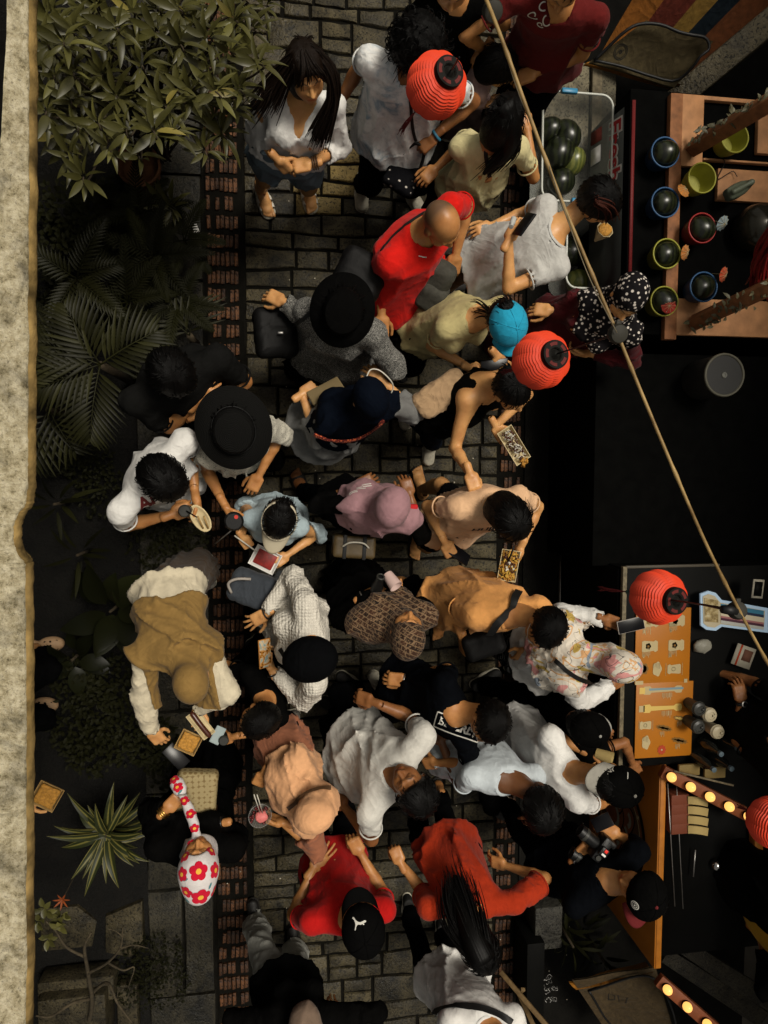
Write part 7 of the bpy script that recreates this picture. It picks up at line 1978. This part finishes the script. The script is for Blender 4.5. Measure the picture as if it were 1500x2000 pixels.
def noodles(t, c, R, w, l, z, n, m, r=.004, seed=1, name='noodles', L=.03):
    rr = random.Random(seed); parts = []
    for _ in range(n):
        p = np.array([rr.uniform(-w/2, w/2), rr.uniform(-l/2, l/2), z+rr.uniform(-.006, .012)]); d = nz([rr.uniform(-1, 1), rr.uniform(-1, 1), rr.uniform(-.25, .25)])*L*rr.uniform(.5, 1)
        parts.append(place(tube([p-d/2, p+np.array([0, 0, .004]), p+d/2], r, 5), c, R))
    o = obj(name, parts, m, t, kind='stuff'); return o
def stick(t, name, a, b, r, m): return obj(name, tube([a, b], r, 6), m, t)
def bracelet(J, side, m, name, label=None, r=.031, n=1, at=-.012, w=.004):
    W, R = J['hand'+side]
    for k in range(n):
        c = W+R[1]*(at-.011*k); a = np.linspace(0, 2*np.pi, 25)
        obj(name, tube([c+R[0]*math.cos(x)*r+R[2]*math.sin(x)*r*.88 for x in a], w, 6, False), m, J['root'])
def watch(J, side):
    W, R = J['hand'+side]; c = W-R[1]*.018; a = np.linspace(0, 2*np.pi, 25)
    pts = [c+R[0]*math.cos(x)*.030+R[2]*math.sin(x)*.027 for x in a]; nr = [nz(p-c) for p in pts]
    o = obj('watch_strap', ribbon(pts, nr, .018, .003), BLACKT, J['root'])
    obj('watch_face', place(lathe([(0, .0), (.018, 0), (.019, .006), (.015, .008), (0, .008)], 24), c+R[2]*.027, np.array([R[0], R[1], R[2]])), m_steel, o, 'auto')
    obj('dial', place(lathe([(0, .0086), (.014, .0084)], 20), c+R[2]*.027, np.array([R[0], R[1], R[2]])), m_phone, o)
def bag_shape(c, size, R, seed=1, wr=.006, rd=.03):
    w = wrinkle(seed, .09, wr); h = np.asarray(size)/2; f0 = rbox(c, h, min(rd, h.min()*.9), R)
    rad = np.linalg.norm(h); return surf(lambda Q: f0(Q)+w(Q), np.asarray(c)-rad-.02, np.asarray(c)+rad+.02, .009 if h.min() > .015 else .0036, .02)
GB = {k: bvh_of(*J['garments']) for k, J in PEOPLE.items() if J['garments'] and k in ('tie', 'cream', 'redpolo', 'blackhat', 'navy', 'pink', 'peach', 'whitetee', 'orange', 'colour', 'knit', 'beverly', 'peachscarf', 'bottomwhite', 'floral', 'maroon', 'tank', 'redcap', 'blackcap', 'photographer')}
HB = {k: bvh_of(PEOPLE[k]['hat']) for k in ('redcap', 'blackcap', 'photographer')}
rt = lambda k: PEOPLE[k]['root']

# straps
strap_on(rt('tie'), 'strap', [(800, 118), (800, 160), (802, 200), (806, 250), (812, 275)], .016, BLACKT, GB['tie'])
strap_on(rt('cream'), 'strap', [(938, 232), (945, 270), (950, 310), (956, 345)], .020, BLACKT, GB['cream'])
strap_on(rt('redpolo'), 'strap', [(745, 490), (775, 455), (815, 425), (850, 405)], .016, BLACKT, GB['redpolo'])
strap_on(rt('colour'), 'strap', [(1085, 1290), (1110, 1312), (1140, 1330), (1172, 1340)], .024, BLACKT, GB['colour'])
strap_on(rt('knit'), 'strap', [(548, 1268), (562, 1290), (575, 1305), (590, 1318)], .022, BLACKT, GB['knit'])
strap_on(rt('bottomwhite'), 'strap', [(848, 1978), (880, 1966), (920, 1966), (960, 1976), (1000, 1996)], .034, BLACKT, GB['bottomwhite'])
strap_on(rt('peachscarf'), 'strap', [(560, 1580), (585, 1560), (615, 1545), (645, 1540)], .022, m_leather, GB['peachscarf'], lift=.005)
# flowered black bag held by the tie dye shirt
c = P(792, 335, .82); fb = thing('bag', 'black bag printed with small pale flowers hanging below the tie dye shirt', 'bag', c)
obj('bag_body', bag_shape(c, (.20, .30, .07), oriented(62, -20), 3, .014), cloth('flowered black bag', (.01, .01, .01), fn=lambda t, co, p: t.ramp(t.voro(co, 24), (.14, (.42, .38, .34)), (.2, (.005, .005, .006)))), fb)
obj('handle', tube(smooth_path([P(775, 310, .9), P(812, 280, 1.02), P(828, 300, .98), P(815, 345, .88)], 14), .009, 6), m_blackbag, fb)
# bags
c = P(838, 552, 1.08); b1 = thing('bag', 'grey canvas backpack worn in front by the bald man', 'bag', c); obj('bag_body', bag_shape(c, (.22, .30, .13), oriented(62, 50), 5, .01, .05), m_grey_bag, b1)
obj('pocket', bag_shape(c+np.array([.02, -.06, -.02]), (.16, .16, .14), oriented(62, 50), 6, .006, .04), m_grey_bag, b1)
c = P(538, 650, .88); b2 = thing('bag', 'soft black shoulder bag beside the speckled tunic', 'bag', c); obj('bag_body', bag_shape(c, (.28, .24, .13), oriented(5, -10), 7, .010, .05), m_blackbag, b2)
obj('buckle', box(P(548, 650, .97), (.03, .012, .01), bev=.003), m_steel, b2, 'auto')
o = strap_on(b2, 'strap', [(625, 596), (605, 612), (585, 628), (572, 640)], .020, BLACKT, GB['blackhat'])
c = P(704, 538, 1.18); b3 = thing('backpack', 'black backpack behind the wide black hat', 'bag', c); obj('bag_body', bag_shape(c, (.24, .26, .16), oriented(-25, 0), 8, .010, .06), m_blackbag, b3)
c = P(862, 768, 1.10); b4 = thing('bag', 'slouchy beige cloth bag on the shoulder of the black sleeveless top', 'bag', c); obj('bag_body', bag_shape(c, (.17, .32, .10), oriented(35, 6), 9, .018, .045), cloth('beige bag cloth', (.36, .235, .13), wr=1.5), b4)
c = P(690, 1066, .88); hb = thing('handbag', 'structured brown handbag at the side of the dusty pink headscarf', 'bag', c); R = oriented(-4, 0)
obj('bag_body', bag_shape(c, (.13, .24, .16), R, 11, .003, .02), mat('olive brown leather', (.075, .050, .020), .5, .25, 30), hb)
for s in (-1, 1): obj('belt', box(c+R[1]*.055*s, (.136, .022, .166), R, .004), BLACKT, hb, 'auto')
obj('handle', tube(smooth_path([c+R[1]*-.07+R[2]*.08, c+R[1]*-.03+R[2]*.12+R[0]*-.03, c+R[1]*.04+R[2]*.12+R[0]*-.03, c+R[1]*.08+R[2]*.08], 14), .005, 6), m_straw, hb)
o = obj('scarf_tab', bag_shape(P(806, 990, 1.25), (.05, .03, .05), np.eye(3), 3, .002, .01), mat('red cloth', (.45, .01, .012), .8), rt('pink'))
c = P(945, 1258, 1.05); b5 = thing('sling_bag', 'black sling bag under the arm of the orange shirt', 'bag', c); obj('bag_body', bag_shape(c, (.16, .24, .09), oriented(20, 10), 12, .008, .04), m_blackbag, b5)
strap_on(b5, 'strap', [(1012, 1160), (998, 1180), (980, 1204), (962, 1226), (945, 1245)], .040, BLACKT, GB['orange'], lift=.010)
c = P(492, 1150, .95); b6 = thing('bag', 'grey cloth bag with a pale handle beside the white knit sweater', 'bag', c); obj('bag_body', bag_shape(c, (.20, .26, .12), oriented(160, -10), 14, .012, .05), cloth('grey bag cloth', (.040, .046, .055)), b6)
obj('handle', tube(smooth_path([P(452, 1158, 1.0), P(446, 1140, 1.02), P(462, 1131, 1.03), P(490, 1131, 1.02)], 14), .008, 6), m_phonec, b6)
c = P(384, 1546, 1.02); b7 = thing('handbag', 'beige monogram handbag with a brown strap held by the woman in the flowered headscarf', 'bag', c)
def mono(t, co, p):
    v = t.voro(co, 34, 'F1', rnd=.15); return t.ramp(v, (.30, (.17, .115, .045)), (.38, (.30, .235, .115)), (.62, (.30, .235, .115)), (.70, (.17, .115, .045)))
obj('bag_body', bag_shape(c, (.22, .24, .10), oriented(85, 0), 15, .003, .03), mat('monogram canvas', fn=mono, rough=.7), b7)
obj('trim', box(P(384, 1588, 1.04), (.21, .03, .11), oriented(90), .006), m_leather, b7, 'auto')
obj('strap', ribbon(smooth_path([P(420, 1590, 1.05), P(428, 1630, 1.06), P(428, 1670, 1.02), P(425, 1715, .9)], 14), [np.array([-.1, .05, 1])]*14, .016), mat('orange brown leather', (.22, .085, .025), .5), b7)
# braided strap and cords of the navy headscarf
st = strap_on(rt('navy'), 'braided_strap', [(618, 845), (650, 856), (690, 854), (722, 840), (745, 818)], .016, cloth('braided red cord', (.40, .07, .03), fn=lambda t, co, p: t.ramp(t.voro(co, 90), (.3, (.50, .11, .04)), (.5, (.10, .012, .010)))), GB['navy'], lift=.006, th=.010)
obj('white_cord', tube(smooth_path([P(715, 738, 1.42), P(724, 722, 1.42), P(742, 724, 1.42), P(762, 742, 1.40), P(768, 756, 1.36), P(764, 768, 1.34)], 24), .0035, 6), m_straw, rt('navy'))
c = P(636, 764, 1.06); cl = thing('clutch', 'flat tan clutch in the hand of the woman in navy', 'clutch', c); obj('clutch_body', bag_shape(c, (.10, .19, .02), oriented(28, 0, 35), 16, .001, .008), mat('olive tan leather', (.17, .125, .06), .6), cl)
# phones
phone(1024, 438, 1.40, 55, 'black phone held behind her back by the girl in light grey', 10, 62, L=.125)
c = P(1006, 424, 1.42); t = thing('small_bottle', 'tiny clear bottle pinched next to the phone of the girl in light grey', 'bottle', c); obj('glass', place(lathe([(0, 0), (.014, 0), (.014, .04), (.008, .048), (.008, .056), (.012, .058), (.012, .066), (0, .067)], 16), c-np.array([0, 0, .02]), oriented(65, 60)), mat('clear grey plastic', (.40, .40, .38), .2), t, 'auto')
phone(966, 716, 1.05, 8, 'black phone in the hands of the girl in the blue cap', 5, -8)
phone(896, 1082, .98, -35, 'black phone in the fist of the person in peach', -10, 30)
phone(344, 1478, .99, -50, 'dark phone lying in the hand of the woman in the tan headscarf', 0, 20, L=.145)
def photo_screen(t, co, p): return t.ramp(t.noise(co, 26, 3, .6, .6), (.36, (.05, .02, .01)), (.44, (.42, .17, .02)), (.52, (.50, .40, .26)), (.60, (.12, .26, .30)), (.7, (.45, .30, .12)))
tb, c, R = phone(517, 1276, 1.20, 92, 'phone showing a bright food picture held by the woman in white knit', 0, -38, mat('lit screen', fn=photo_screen, rough=.2, emit=None), mat('orange phone case', (.36, .15, .03), .5))
phone(1232, 1221, 1.18, 12, 'large black phone with a pale edge held out over the counter', 4, 0, None, m_phonec, .155)
phone(1176, 1606, 1.30, 35, 'small phone above the cameras of the photographer', 20, 35, L=.11)
# food
def curl_tray():
    t, c, R = tray(1000, 870, 1.04, -57, .095, .21, .035, 'long paper tray of sauced skewers held by the girl in the black sleeveless top', m_wpaper)
    rr = random.Random(4)
    noodles(t, c, R, .055, .17, .03, 60, m_sauce, .004, 5, 'filling', .022); noodles(t, c, R, .05, .17, .038, 46, m_straw, .0022, 7, 'mayonnaise', .030)
    noodles(t, c+R[1]*.105, R, .035, .03, .03, 12, m_fry, .007, 3, 'tentacles', .03)
curl_tray()
t, c, R = tray(990, 1103, 1.14, -100, .105, .17, .035, 'paper tray of loaded fries held by the person in peach', m_wpaper)
noodles(t, c, R, .08, .14, .028, 85, m_fry, .0048, 2, 'fries', .05); noodles(t, c, R, .075, .13, .036, 50, m_egg, .0045, 8, 'cheese', .026); noodles(t, c, R, .07, .12, .042, 26, m_sauce, .003, 9, 'sauce', .03); noodles(t, c, R, .05, .05, .044, 10, m_straw, .006, 3, 'cream', .014)
stick(t, 'fork', P(1004, 1068, 1.26), P(992, 1098, 1.18), .005, BLACKT)
def crumb_tray(px, py, z, az, label, s=1.0, m=None):
    t, c, R = tray(px, py, z, az, .115*s, .115*s, .03, label, m or m_kraft)
    w = wrinkle(int(px), .03, .006); f0 = rbox(c+R[2]*.026, (.048*s, .048*s, .012), .01, R)
    obj('crumble', surf(lambda Q: f0(Q)+w(Q), c-.1, c+.1, .006), m_fry, t); return t, c, R
crumb_tray(370, 1446, 1.02, 62, 'square kraft tray of golden crumble under the tan headscarf')
crumb_tray(95, 1550, 1.16, -30, 'square kraft tray of golden snack reaching out from under the ledge', 1.1)
t, c, R = tray(393, 1412, 1.06, -55, .075, .16, .022, 'open paper box with a dark sausage under the tan headscarf', m_wpaper)
obj('sausage', tube(smooth_path([c+R[1]*-.085+R[2]*.02, c+R[2]*.028, c+R[1]*.085+R[2]*.022], 14), [.008]+[.014]*12+[.008], 10), m_sauce, t)
o = obj('paper_note', bag_shape(P(425, 1436, 1.03), (.055, .10, .010), oriented(62), 3, .001, .002), mat('pale blue note', (.30, .36, .36), .7), None); tag(o, 'pale banknote between the paper box and the boy\'s hand', 'banknote')
c = P(1182, 448, 1.28); t = thing('snack_cone', 'paper cone of orange crisps at the mouth of the girl in light grey', 'cone', c); R = oriented(70, 72)
obj('paper', place(lathe([(.006, -.10), (.046, .0), (.044, .0), (.004, -.09)], 8), c, np.array([R[0], R[2]*-1, R[1]])), m_wpaper, t, False)
w_ = wrinkle(4, .02, .006); obj('crisps', surf(lambda Q: ell(c-np.array([0, 0, .004]), (.040, .036, .018))(Q)+w_(Q), c-.06, c+.06, .005), m_fry, t)
def cone_food(px, py, z, label, name='snack_cup'):
    c = P(px, py, z); t = thing(name, label, 'cup', c); obj('paper', lathe([(0, -.08), (.03, -.08), (.046, 0), (.044, 0)], 20, c), m_wpaper, t, 'auto')
    w = wrinkle(int(px), .022, .008); obj('crisps', surf(lambda Q: ell(c, (.043, .043, .024))(Q)+w(Q), c-.07, c+.07, .005), mat('golden fritter', (.50, .27, .035), .6, .3, 80), t)
cone_food(528, 1988, 1.18, 'cup of golden fritters held at the bottom edge')
# cups
def drink(px, py, z, az, tilt, r, h, label, m, lid, straw=None):
    c = P(px, py, z); A = azv(az, tilt); R = frame(nz(np.cross(A, [.3, .9, .1])), A); t = thing('drink_cup', label, 'cup', c)
    obj('cup_body', place(lathe([(0, -h), (r*.78, -h), (r, 0), (r*.94, 0), (r*.72, -h+.006)], 28), c, R), m, t, 'auto')
    if lid: obj('lid', place(lathe([(r*1.04, -.004), (r*1.06, .004), (r*.95, .008), (r*.85, .013), (0, .013)], 28), c, R), lid, t, 'auto')
    if straw: stick(t, 'straw', straw[0], straw[1], .0038, straw[2])
    return t, c, R
drink(361, 998, 1.24, 0, 90, .030, .11, 'dark drink cup with a black straw in the hand of the man in white', m_cupd, m_cupd, (P(364, 998, 1.25), P(384, 1010, 1.34), m_blackbag))
t, c, R = drink(457, 1018, 1.22, 0, 90, .046, .12, 'black lidded cup with a red dot held under the straw hat', m_cupd, mat('black lid', (.006, .006, .006), .25, spec=.4))
obj('sticker', place(disc_shape(.010, 16), c+np.array([.012, .022, .0145]), np.eye(3)), mat('red sticker', (.5, .03, .02), .6), t, False)
stick(t, 'straw', P(420, 1062, 1.02), P(452, 1036, 1.12), .0035, m_steel)
t = thing('food_tray', 'small paper boat with wooden forks held by the man in white', 'food tray', P(392, 1012, 1.12)); c = P(392, 1012, 1.12); R = oriented(-58)
obj('paper', place(surf(lambda Q: np.maximum(np.maximum(ell((0, 0, .02), (.045, .08, .03))(Q), -ell((0, 0, .026), (.038, .072, .026))(Q)), Q[:, 2]-.02), (-.06, -.1, -.02), (.06, .1, .03), .005), c, R), m_wpaper, t)
for s in (-1, 1): stick(t, 'fork', P(392+6*s, 1008, 1.17), P(402+5*s, 1032, 1.14), .0045, m_kraft)
t, c, R = tray(518, 1092, .90, -28, .12, .15, .02, 'white paper tray with red filling under the cream visor', m_white)
obj('filling', box(c+R[2]*.012, (.085, .11, .012), R, .005), mat('red filling', (.24, .018, .014), .5, .5, 40), t, 'auto')
stick(t, 'fork', P(458, 1046, .98), P(502, 1078, .94), .004, m_straw)
t = thing('bottle', 'black bottle held up by the woman in the batik scarf', 'bottle', P(739, 1140, 1.2)); c = P(739, 1140, 1.22); A = nz(azv(80, 40)); R = frame(nz(np.cross(A, [1, 0, .2])), A)
obj('glass', place(lathe([(0, -.09), (.030, -.09), (.032, -.02), (.022, .02), (.022, .05), (.0, .052)], 22), c, R), mat('matt black bottle', (.007, .007, .007), .35), t, 'auto'); obj('ring', place(lathe([(.018, .05), (.024, .055), (.018, .062), (.013, .056)], 20, close=True), c, R), m_cupd, t)
drink(774, 1146, 1.26, -55, 35, .036, .085, 'pale pink drink cup held in front of the batik scarf', mat('pale pink card', (.56, .40, .36), .5), None)
t, c, R = drink(1196, 1482, 1.20, -10, 40, .036, .09, 'cream paper cup of dark drink behind the black cap', mat('cream card', (.42, .31, .12)), None)
obj('drink', place(lathe([(0, -.012), (.031, -.012)], 20), c, R), m_cupd, t)
t, c, R = drink(508, 1594, 1.16, 30, 78, .062, .055, 'clear cup of pink shaved ice held by the woman in the peach headscarf', mat('thin clear plastic', (.30, .29, .27), .12, alpha=.35), None)
w_ = wrinkle(9, .03, .012); obj('shaved_ice', surf(lambda Q: ell(c+np.array([.006, 0, .004]), (.036, .034, .030))(Q)+w_(Q), c-.07, c+.07, .0052), mat('pink ice', (.60, .16, .15), .5), t)
noodles(t, c-R[2]*.02, R, .09, .08, .0, 30, mat('dark jelly', (.10, .015, .015), .25), .007, 4, 'jelly', .016)
for s in (0, 1): stick(t, 'chopstick', P(496+6*s, 1552, 1.30), P(508+5*s, 1588, 1.19), .0025, m_straw)
t, c, R = drink(437, 1446, 1.04, 0, 85, .026, .07, 'small dark jar in the hand of the boy in black', m_cupd, m_cupd)
# cameras
def camera(px, py, z, az, label):
    c = P(px, py, z); R = oriented(az, -10); t = thing('camera', label, 'camera', c); m = mat('black camera body', (.006, .006, .006), .4, bump=.3, bscale=200)
    obj('camera_body', [box(c, (.145, .055, .10), R, .012), box(c+R[2]*.06, (.05, .05, .035), R, .01), box(c+R[0]*.055-R[1]*.012, (.035, .075, .10), R, .012)], m, t, 'auto')
    obj('lens', place(lathe([(.0, .14), (.030, .14), (.034, .145), (.036, .12), (.034, .03), (.030, .02), (0, .02)], 30), c, np.array([R[0], R[2], R[1]])), m, t, 'auto')
    obj('lens_ring', place(lathe([(.0365, .10), (.0385, .10), (.0385, .118), (.0365, .118)], 30, close=True), c, np.array([R[0], R[2], R[1]])), m_cupd, t, 'auto')
    obj('badge', box(c+R[2]*.080+R[0]*.012, (.018, .018, .006), R, .002), mat('red badge', (.75, .03, .02), .5), t, 'auto')
    obj('top_plate', box(c+R[2]*.081-R[0]*.012, (.012, .026, .006), R, .002), m_white, t, 'auto')
    obj('dial', place(lathe([(0, .062), (.014, .062), (.014, .05)], 18), c-R[0]*.045, R), m_cupd, t, 'auto')
camera(1172, 1654, 1.27, 140, 'black camera with a red badge gripped by the photographer')
camera(1160, 1690, 1.20, 150, 'second black camera hanging lower on the photographer')
# jewellery, watches
watch(PEOPLE['blackman'], 'L'); watch(PEOPLE['staff'], 'L'); watch(PEOPLE['photographer'], 'L')
bracelet(PEOPLE['white'], 'L', m_leather, 'bracelet', n=3, at=-.014); bracelet(PEOPLE['floral'], 'L', m_gold, 'bracelet', n=3); bracelet(PEOPLE['floral'], 'R', mat('black beads', (.008, .007, .007), .3), 'bracelet', n=1, w=.007)
bracelet(PEOPLE['batik'], 'L', m_steel, 'bracelet', r=.036); bracelet(PEOPLE['beverly'], 'R', m_steel, 'bangle', at=.0); bracelet(PEOPLE['knit'], 'R', BLACKT, 'bracelet', r=.034); bracelet(PEOPLE['knit'], 'L', BLACKT, 'bracelet', r=.037, at=-.03)
bracelet(PEOPLE['tie'], 'L', mat('blue band', (.05, .11, .16), .5), 'wrist_band', r=.033, w=.008)
# flowered headscarf: knotted tail and big printed flowers
J = PEOPLE['floral']; ms = MATS['white scarf']
q = smooth_path([P(386, 1668, 1.36), P(384, 1640, 1.36), P(380, 1616, 1.34), P(372, 1590, 1.30), P(360, 1562, 1.26), P(350, 1540, 1.22), P(340, 1520, 1.18)], 26)
V, F = tube(q, np.interp(np.linspace(0, 1, 26), [0, .18, .28, .36, .55, .72, .80, .92, 1], [.045, .028, .019, .026, .026, .017, .034, .036, .02]), 16)
wv = wrinkle(3, .05, .004); V = V+np.c_[wv(V), wv(V+1.3), wv(V+2.1)]
tail = obj('scarf_tail', (V, F), ms, J['scarf'])
fb_ = bvh_of(J['scarf']); tb_ = bvh_of(tail)
m_pet = cloth('red petals', (.52, .008, .030), wr=.5); m_eye = mat('yellow flower centre', (.70, .38, .04), .8); m_lf = mat('teal leaf print', (.06, .20, .22), .8)
def big_flower(b, x, y, r, ang, parent=None):
    p_ = parent or J['scarf']
    pet = join([(disc_shape(r*.47, 14)[0]+np.array([math.cos(a)*r*.58, math.sin(a)*r*.58, 0]), disc_shape(r*.47, 14)[1]) for a in np.linspace(0, 6.283, 6)[:-1]]+[disc_shape(r*.45, 12)])
    decal('flower', pet, m_pet, p_, b, x, y, ang, .0028, .01); decal('flower_centre', disc_shape(r*.30, 16), m_eye, p_, b, x, y, ang, .0045, .01)
for x, y, r, a in ((388, 1702, .040, 20), (392, 1752, .042, 80), (362, 1672, .030, 10), (356, 1708, .030, 30), (420, 1700, .034, 40), (364, 1742, .030, 70), (418, 1738, .030, 0), (412, 1662, .028, 50), (374, 1648, .022, 0), (372, 1768, .028, 20)): big_flower(fb_, x, y, r, a)
for x, y, a in ((362, 1718, 20), (366, 1758, -30), (410, 1730, 60), (352, 1668, 80), (408, 1775, 10)): decal('leaf_print', disc_shape(.016, 14, 0, 0, 1, .38), m_lf, J['scarf'], fb_, x, y, a, .0026, .008)
for x, y, r in ((380, 1618, .020), (372, 1590, .022), (360, 1564, .022), (346, 1538, .022), (340, 1522, .024)): big_flower(tb_, x, y, r, x, tail)
for x, y in ((371, 1586), (352, 1546)): decal('leaf_print', disc_shape(.014, 14, 0, 0, 1, .38), m_lf, tail, tb_, x, y, 50, .0026, .008)
obj('hair_tie', tube([P(356, 1552, 1.25)+np.array([math.cos(a)*.021, math.sin(a)*.006, math.sin(a)*.02]) for a in np.linspace(0, 6.28, 14)], .004, 5, False), m_phonec, J['root'])
# lettering and emblems
m_ink = mat('black print ink', (.008, .008, .009), .8); m_inkw = mat('white print ink', (.60, .58, .52), .8); m_inkr = mat('maroon print ink', (.16, .02, .02), .8)
decal('lettering', text_shape('HUBH', .058, 1.05, .25, .002), m_ink, rt('peach'), GB['peach'], 950, 1034, 4, normal=-ray(950, 1034)+np.array([0, -.5, 0]))
decal('lettering', text_shape('AN', .085, 1.0, 0, .003), m_inkr, rt('whitetee'), GB['whitetee'], 296, 978, 22, normal=-ray(296, 978))
def sleeve_label():
    px, py, an = 894, 1420, -24; nn_ = -ray(px, py)
    fr_ = [(-.115, -.036), (.115, -.036), (.115, .036), (-.115, .036), (-.115, -.036)]
    path = []
    for (a, b) in zip(fr_[:-1], fr_[1:]): path += [(a[0]+(b[0]-a[0])*t, a[1]+(b[1]-a[1])*t) for t in np.linspace(0, 1, 9)]
    decal('label_frame', strip_shape(path, .006), m_inkw, rt('beverly'), GB['beverly'], px, py, an, .006, .014, nn_)
    decal('lettering', text_shape('BEVERLY', .052, .98, .12, .002), m_inkw, rt('beverly'), GB['beverly'], px, py, an, .006, .010, nn_)
sleeve_label()
def cat_logo(s):
    pts = np.array([(-.52, .40), (-.40, .36), (-.28, .22), (-.10, .12), (.10, .10), (.26, .18), (.40, .26), (.50, .24), (.52, .16), (.44, .10), (.34, .06), (.42, -.02), (.36, -.06), (.26, 0), (.16, -.06), (-.02, -.06), (-.12, -.12), (-.18, -.26), (-.20, -.44), (-.28, -.46), (-.26, -.28), (-.24, -.10), (-.30, .06), (-.40, .20), (-.56, .30)])*s
    return poly_shape(pts)
decal('cat_emblem', cat_logo(.062), m_inkw, PEOPLE['redcap']['hat'], HB['redcap'], 701, 1804, -12)
decal('round_badge', ring_shape(.026, .004), m_inkw, PEOPLE['blackcap']['hat'], HB['blackcap'], 1163, 1532, 95)
decal('round_badge', text_shape('B', .040, 1, 0, .002), m_inkw, PEOPLE['blackcap']['hat'], HB['blackcap'], 1163, 1532, 95)
decal('lettering', text_shape('NY', .040, .7, 0, .001), m_inkw, PEOPLE['blackcap']['hat'], HB['blackcap'], 1192, 1506, -10)
decal('scribble', strip_shape([(-.03, -.006), (-.02, .008), (-.012, -.006), (0, .007), (.01, -.005), (.022, .008), (.03, -.002)], .004), m_inkw, PEOPLE['blackcap']['hat'], HB['blackcap'], 1168, 1505, 70)
decal('stitch', strip_shape([(-.018, 0), (.018, 0)], .004), m_inkw, PEOPLE['blackcap']['hat'], HB['blackcap'], 1226, 1515, 70)
decal('round_badge', join([ring_shape(.022, .004), ring_shape(.014, .003), disc_shape(.005, 10)]), m_inkw, PEOPLE['photographer']['hat'], HB['photographer'], 1240, 1768, 60)
for x, y, r in ((1040, 30, .03), (1070, 38, .035), (1062, 12, .028), (1090, 42, .022), (1055, 48, .02)):
    decal('print', strip_shape([(math.cos(a)*r*(.4+.6*a/6), math.sin(a)*r*.6) for a in np.linspace(0, 6, 18)], .006), m_inkw, rt('maroon'), GB['maroon'], x, y, 20*x % 90)
for k, (x, y) in enumerate(((690, 960), (705, 952), (716, 946))): decal('print', lines(2, .05, .012, .005, k), m_inkw, rt('pink'), GB['pink'], x, y, 15)
decal('print', lines(3, .07, .012, .004, 3), m_redp, rt('orange'), GB['orange'], 1000, 1242, 12)
for s, (x, y) in (('RECI', (688, 652)),):
    J = PEOPLE['blackhat']; st_ = [o for o in J['root'].children if o.name.startswith('sandal')]
    sb_ = bvh_of(*[c for o in st_ for c in o.children]); decal('lettering', text_shape(s, .030, 1.1, 0, .001), m_inkw, J['root'], sb_, x, y, 0)
# apron of the person at the right edge, scrap of paper, litter
ap = surf(lambda Q: np.abs(ell(P(1515, 1800, 1.05), (.10, .20, .30))(Q))-.012, P(1515, 1800, 1.05)-.34, P(1515, 1800, 1.05)+.34, .012); obj('apron', ap, cloth('yellow apron', (.50, .28, .02)), rt('yellow'))
rr = random.Random(3)
sc = obj('paper_scrap', bag_shape(P(382, 446, .03), (.055, .035, .010), oriented(20, 8), 4, .006, .002), m_white); tag(sc, 'torn scrap of white paper on the slab beside the ferns', 'paper')
bits = []
for _ in range(150):
    p = P(rr.uniform(420, 1200), rr.uniform(20, 1990), .003); bits.append(box(p+np.array([0, 0, .002]), (rr.uniform(.003, .010), rr.uniform(.003, .008), .002), oriented(rr.uniform(0, 360))))
lt = stuff(obj('litter', bits, mat('pale crumbs', (.40, .36, .28), .8), None, False)); lt['label'] = 'tiny pale crumbs scattered over the ground'

# ---------------------------------------------------------------- keep the pieces that show most as parts, join the rest
def trim(pieces, keep, name, m, parent):
    bpy.context.view_layer.update(); dg = bpy.context.evaluated_depsgraph_get(); sc_ = []
    for o in pieces:
        b = np.array([o.matrix_world @ Vector(v) for v in o.bound_box]); lo, hi = b.min(0), b.max(0); hits = 0
        for fx in (.2, .5, .8):
            for fy in (.25, .75):
                p = np.array([lo[0]+(hi[0]-lo[0])*fx, lo[1]+(hi[1]-lo[1])*fy, hi[2]]); q = proj(p)
                if not (0 <= q[0] <= 1500 and 0 <= q[1] <= 2000): continue
                ok, loc, _, _, ob, _ = scene.ray_cast(dg, Vector(CAMP), Vector(nz(p-CAMP)))
                if ok and (loc-Vector(p)).length < .03: hits += 1
        sc_.append(hits*(hi[0]-lo[0])*(hi[1]-lo[1]))
    order = np.argsort(sc_)[::-1]; rest = [pieces[i] for i in order[keep:]]
    if not rest: return
    parts = []
    for o in rest:
        M = np.array(o.matrix_world); V = np.array([v.co[:] for v in o.data.vertices]); parts.append((V @ M[:3, :3].T+M[:3, 3], [tuple(p.vertices) for p in o.data.polygons]))
    for o in rest: bpy.data.objects.remove(o)
    obj(name, parts, m, parent, 'auto', kind='stuff')
trim(STONES, 295, 'stone', m_stone, pavement)
BA = [o for o in BRICKS if o.parent == border_a]; BB_ = [o for o in BRICKS if o.parent == border_b]
trim(BA, 295, 'brick', m_brick, border_a); trim(BB_, 200, 'brick', m_brick, border_b)
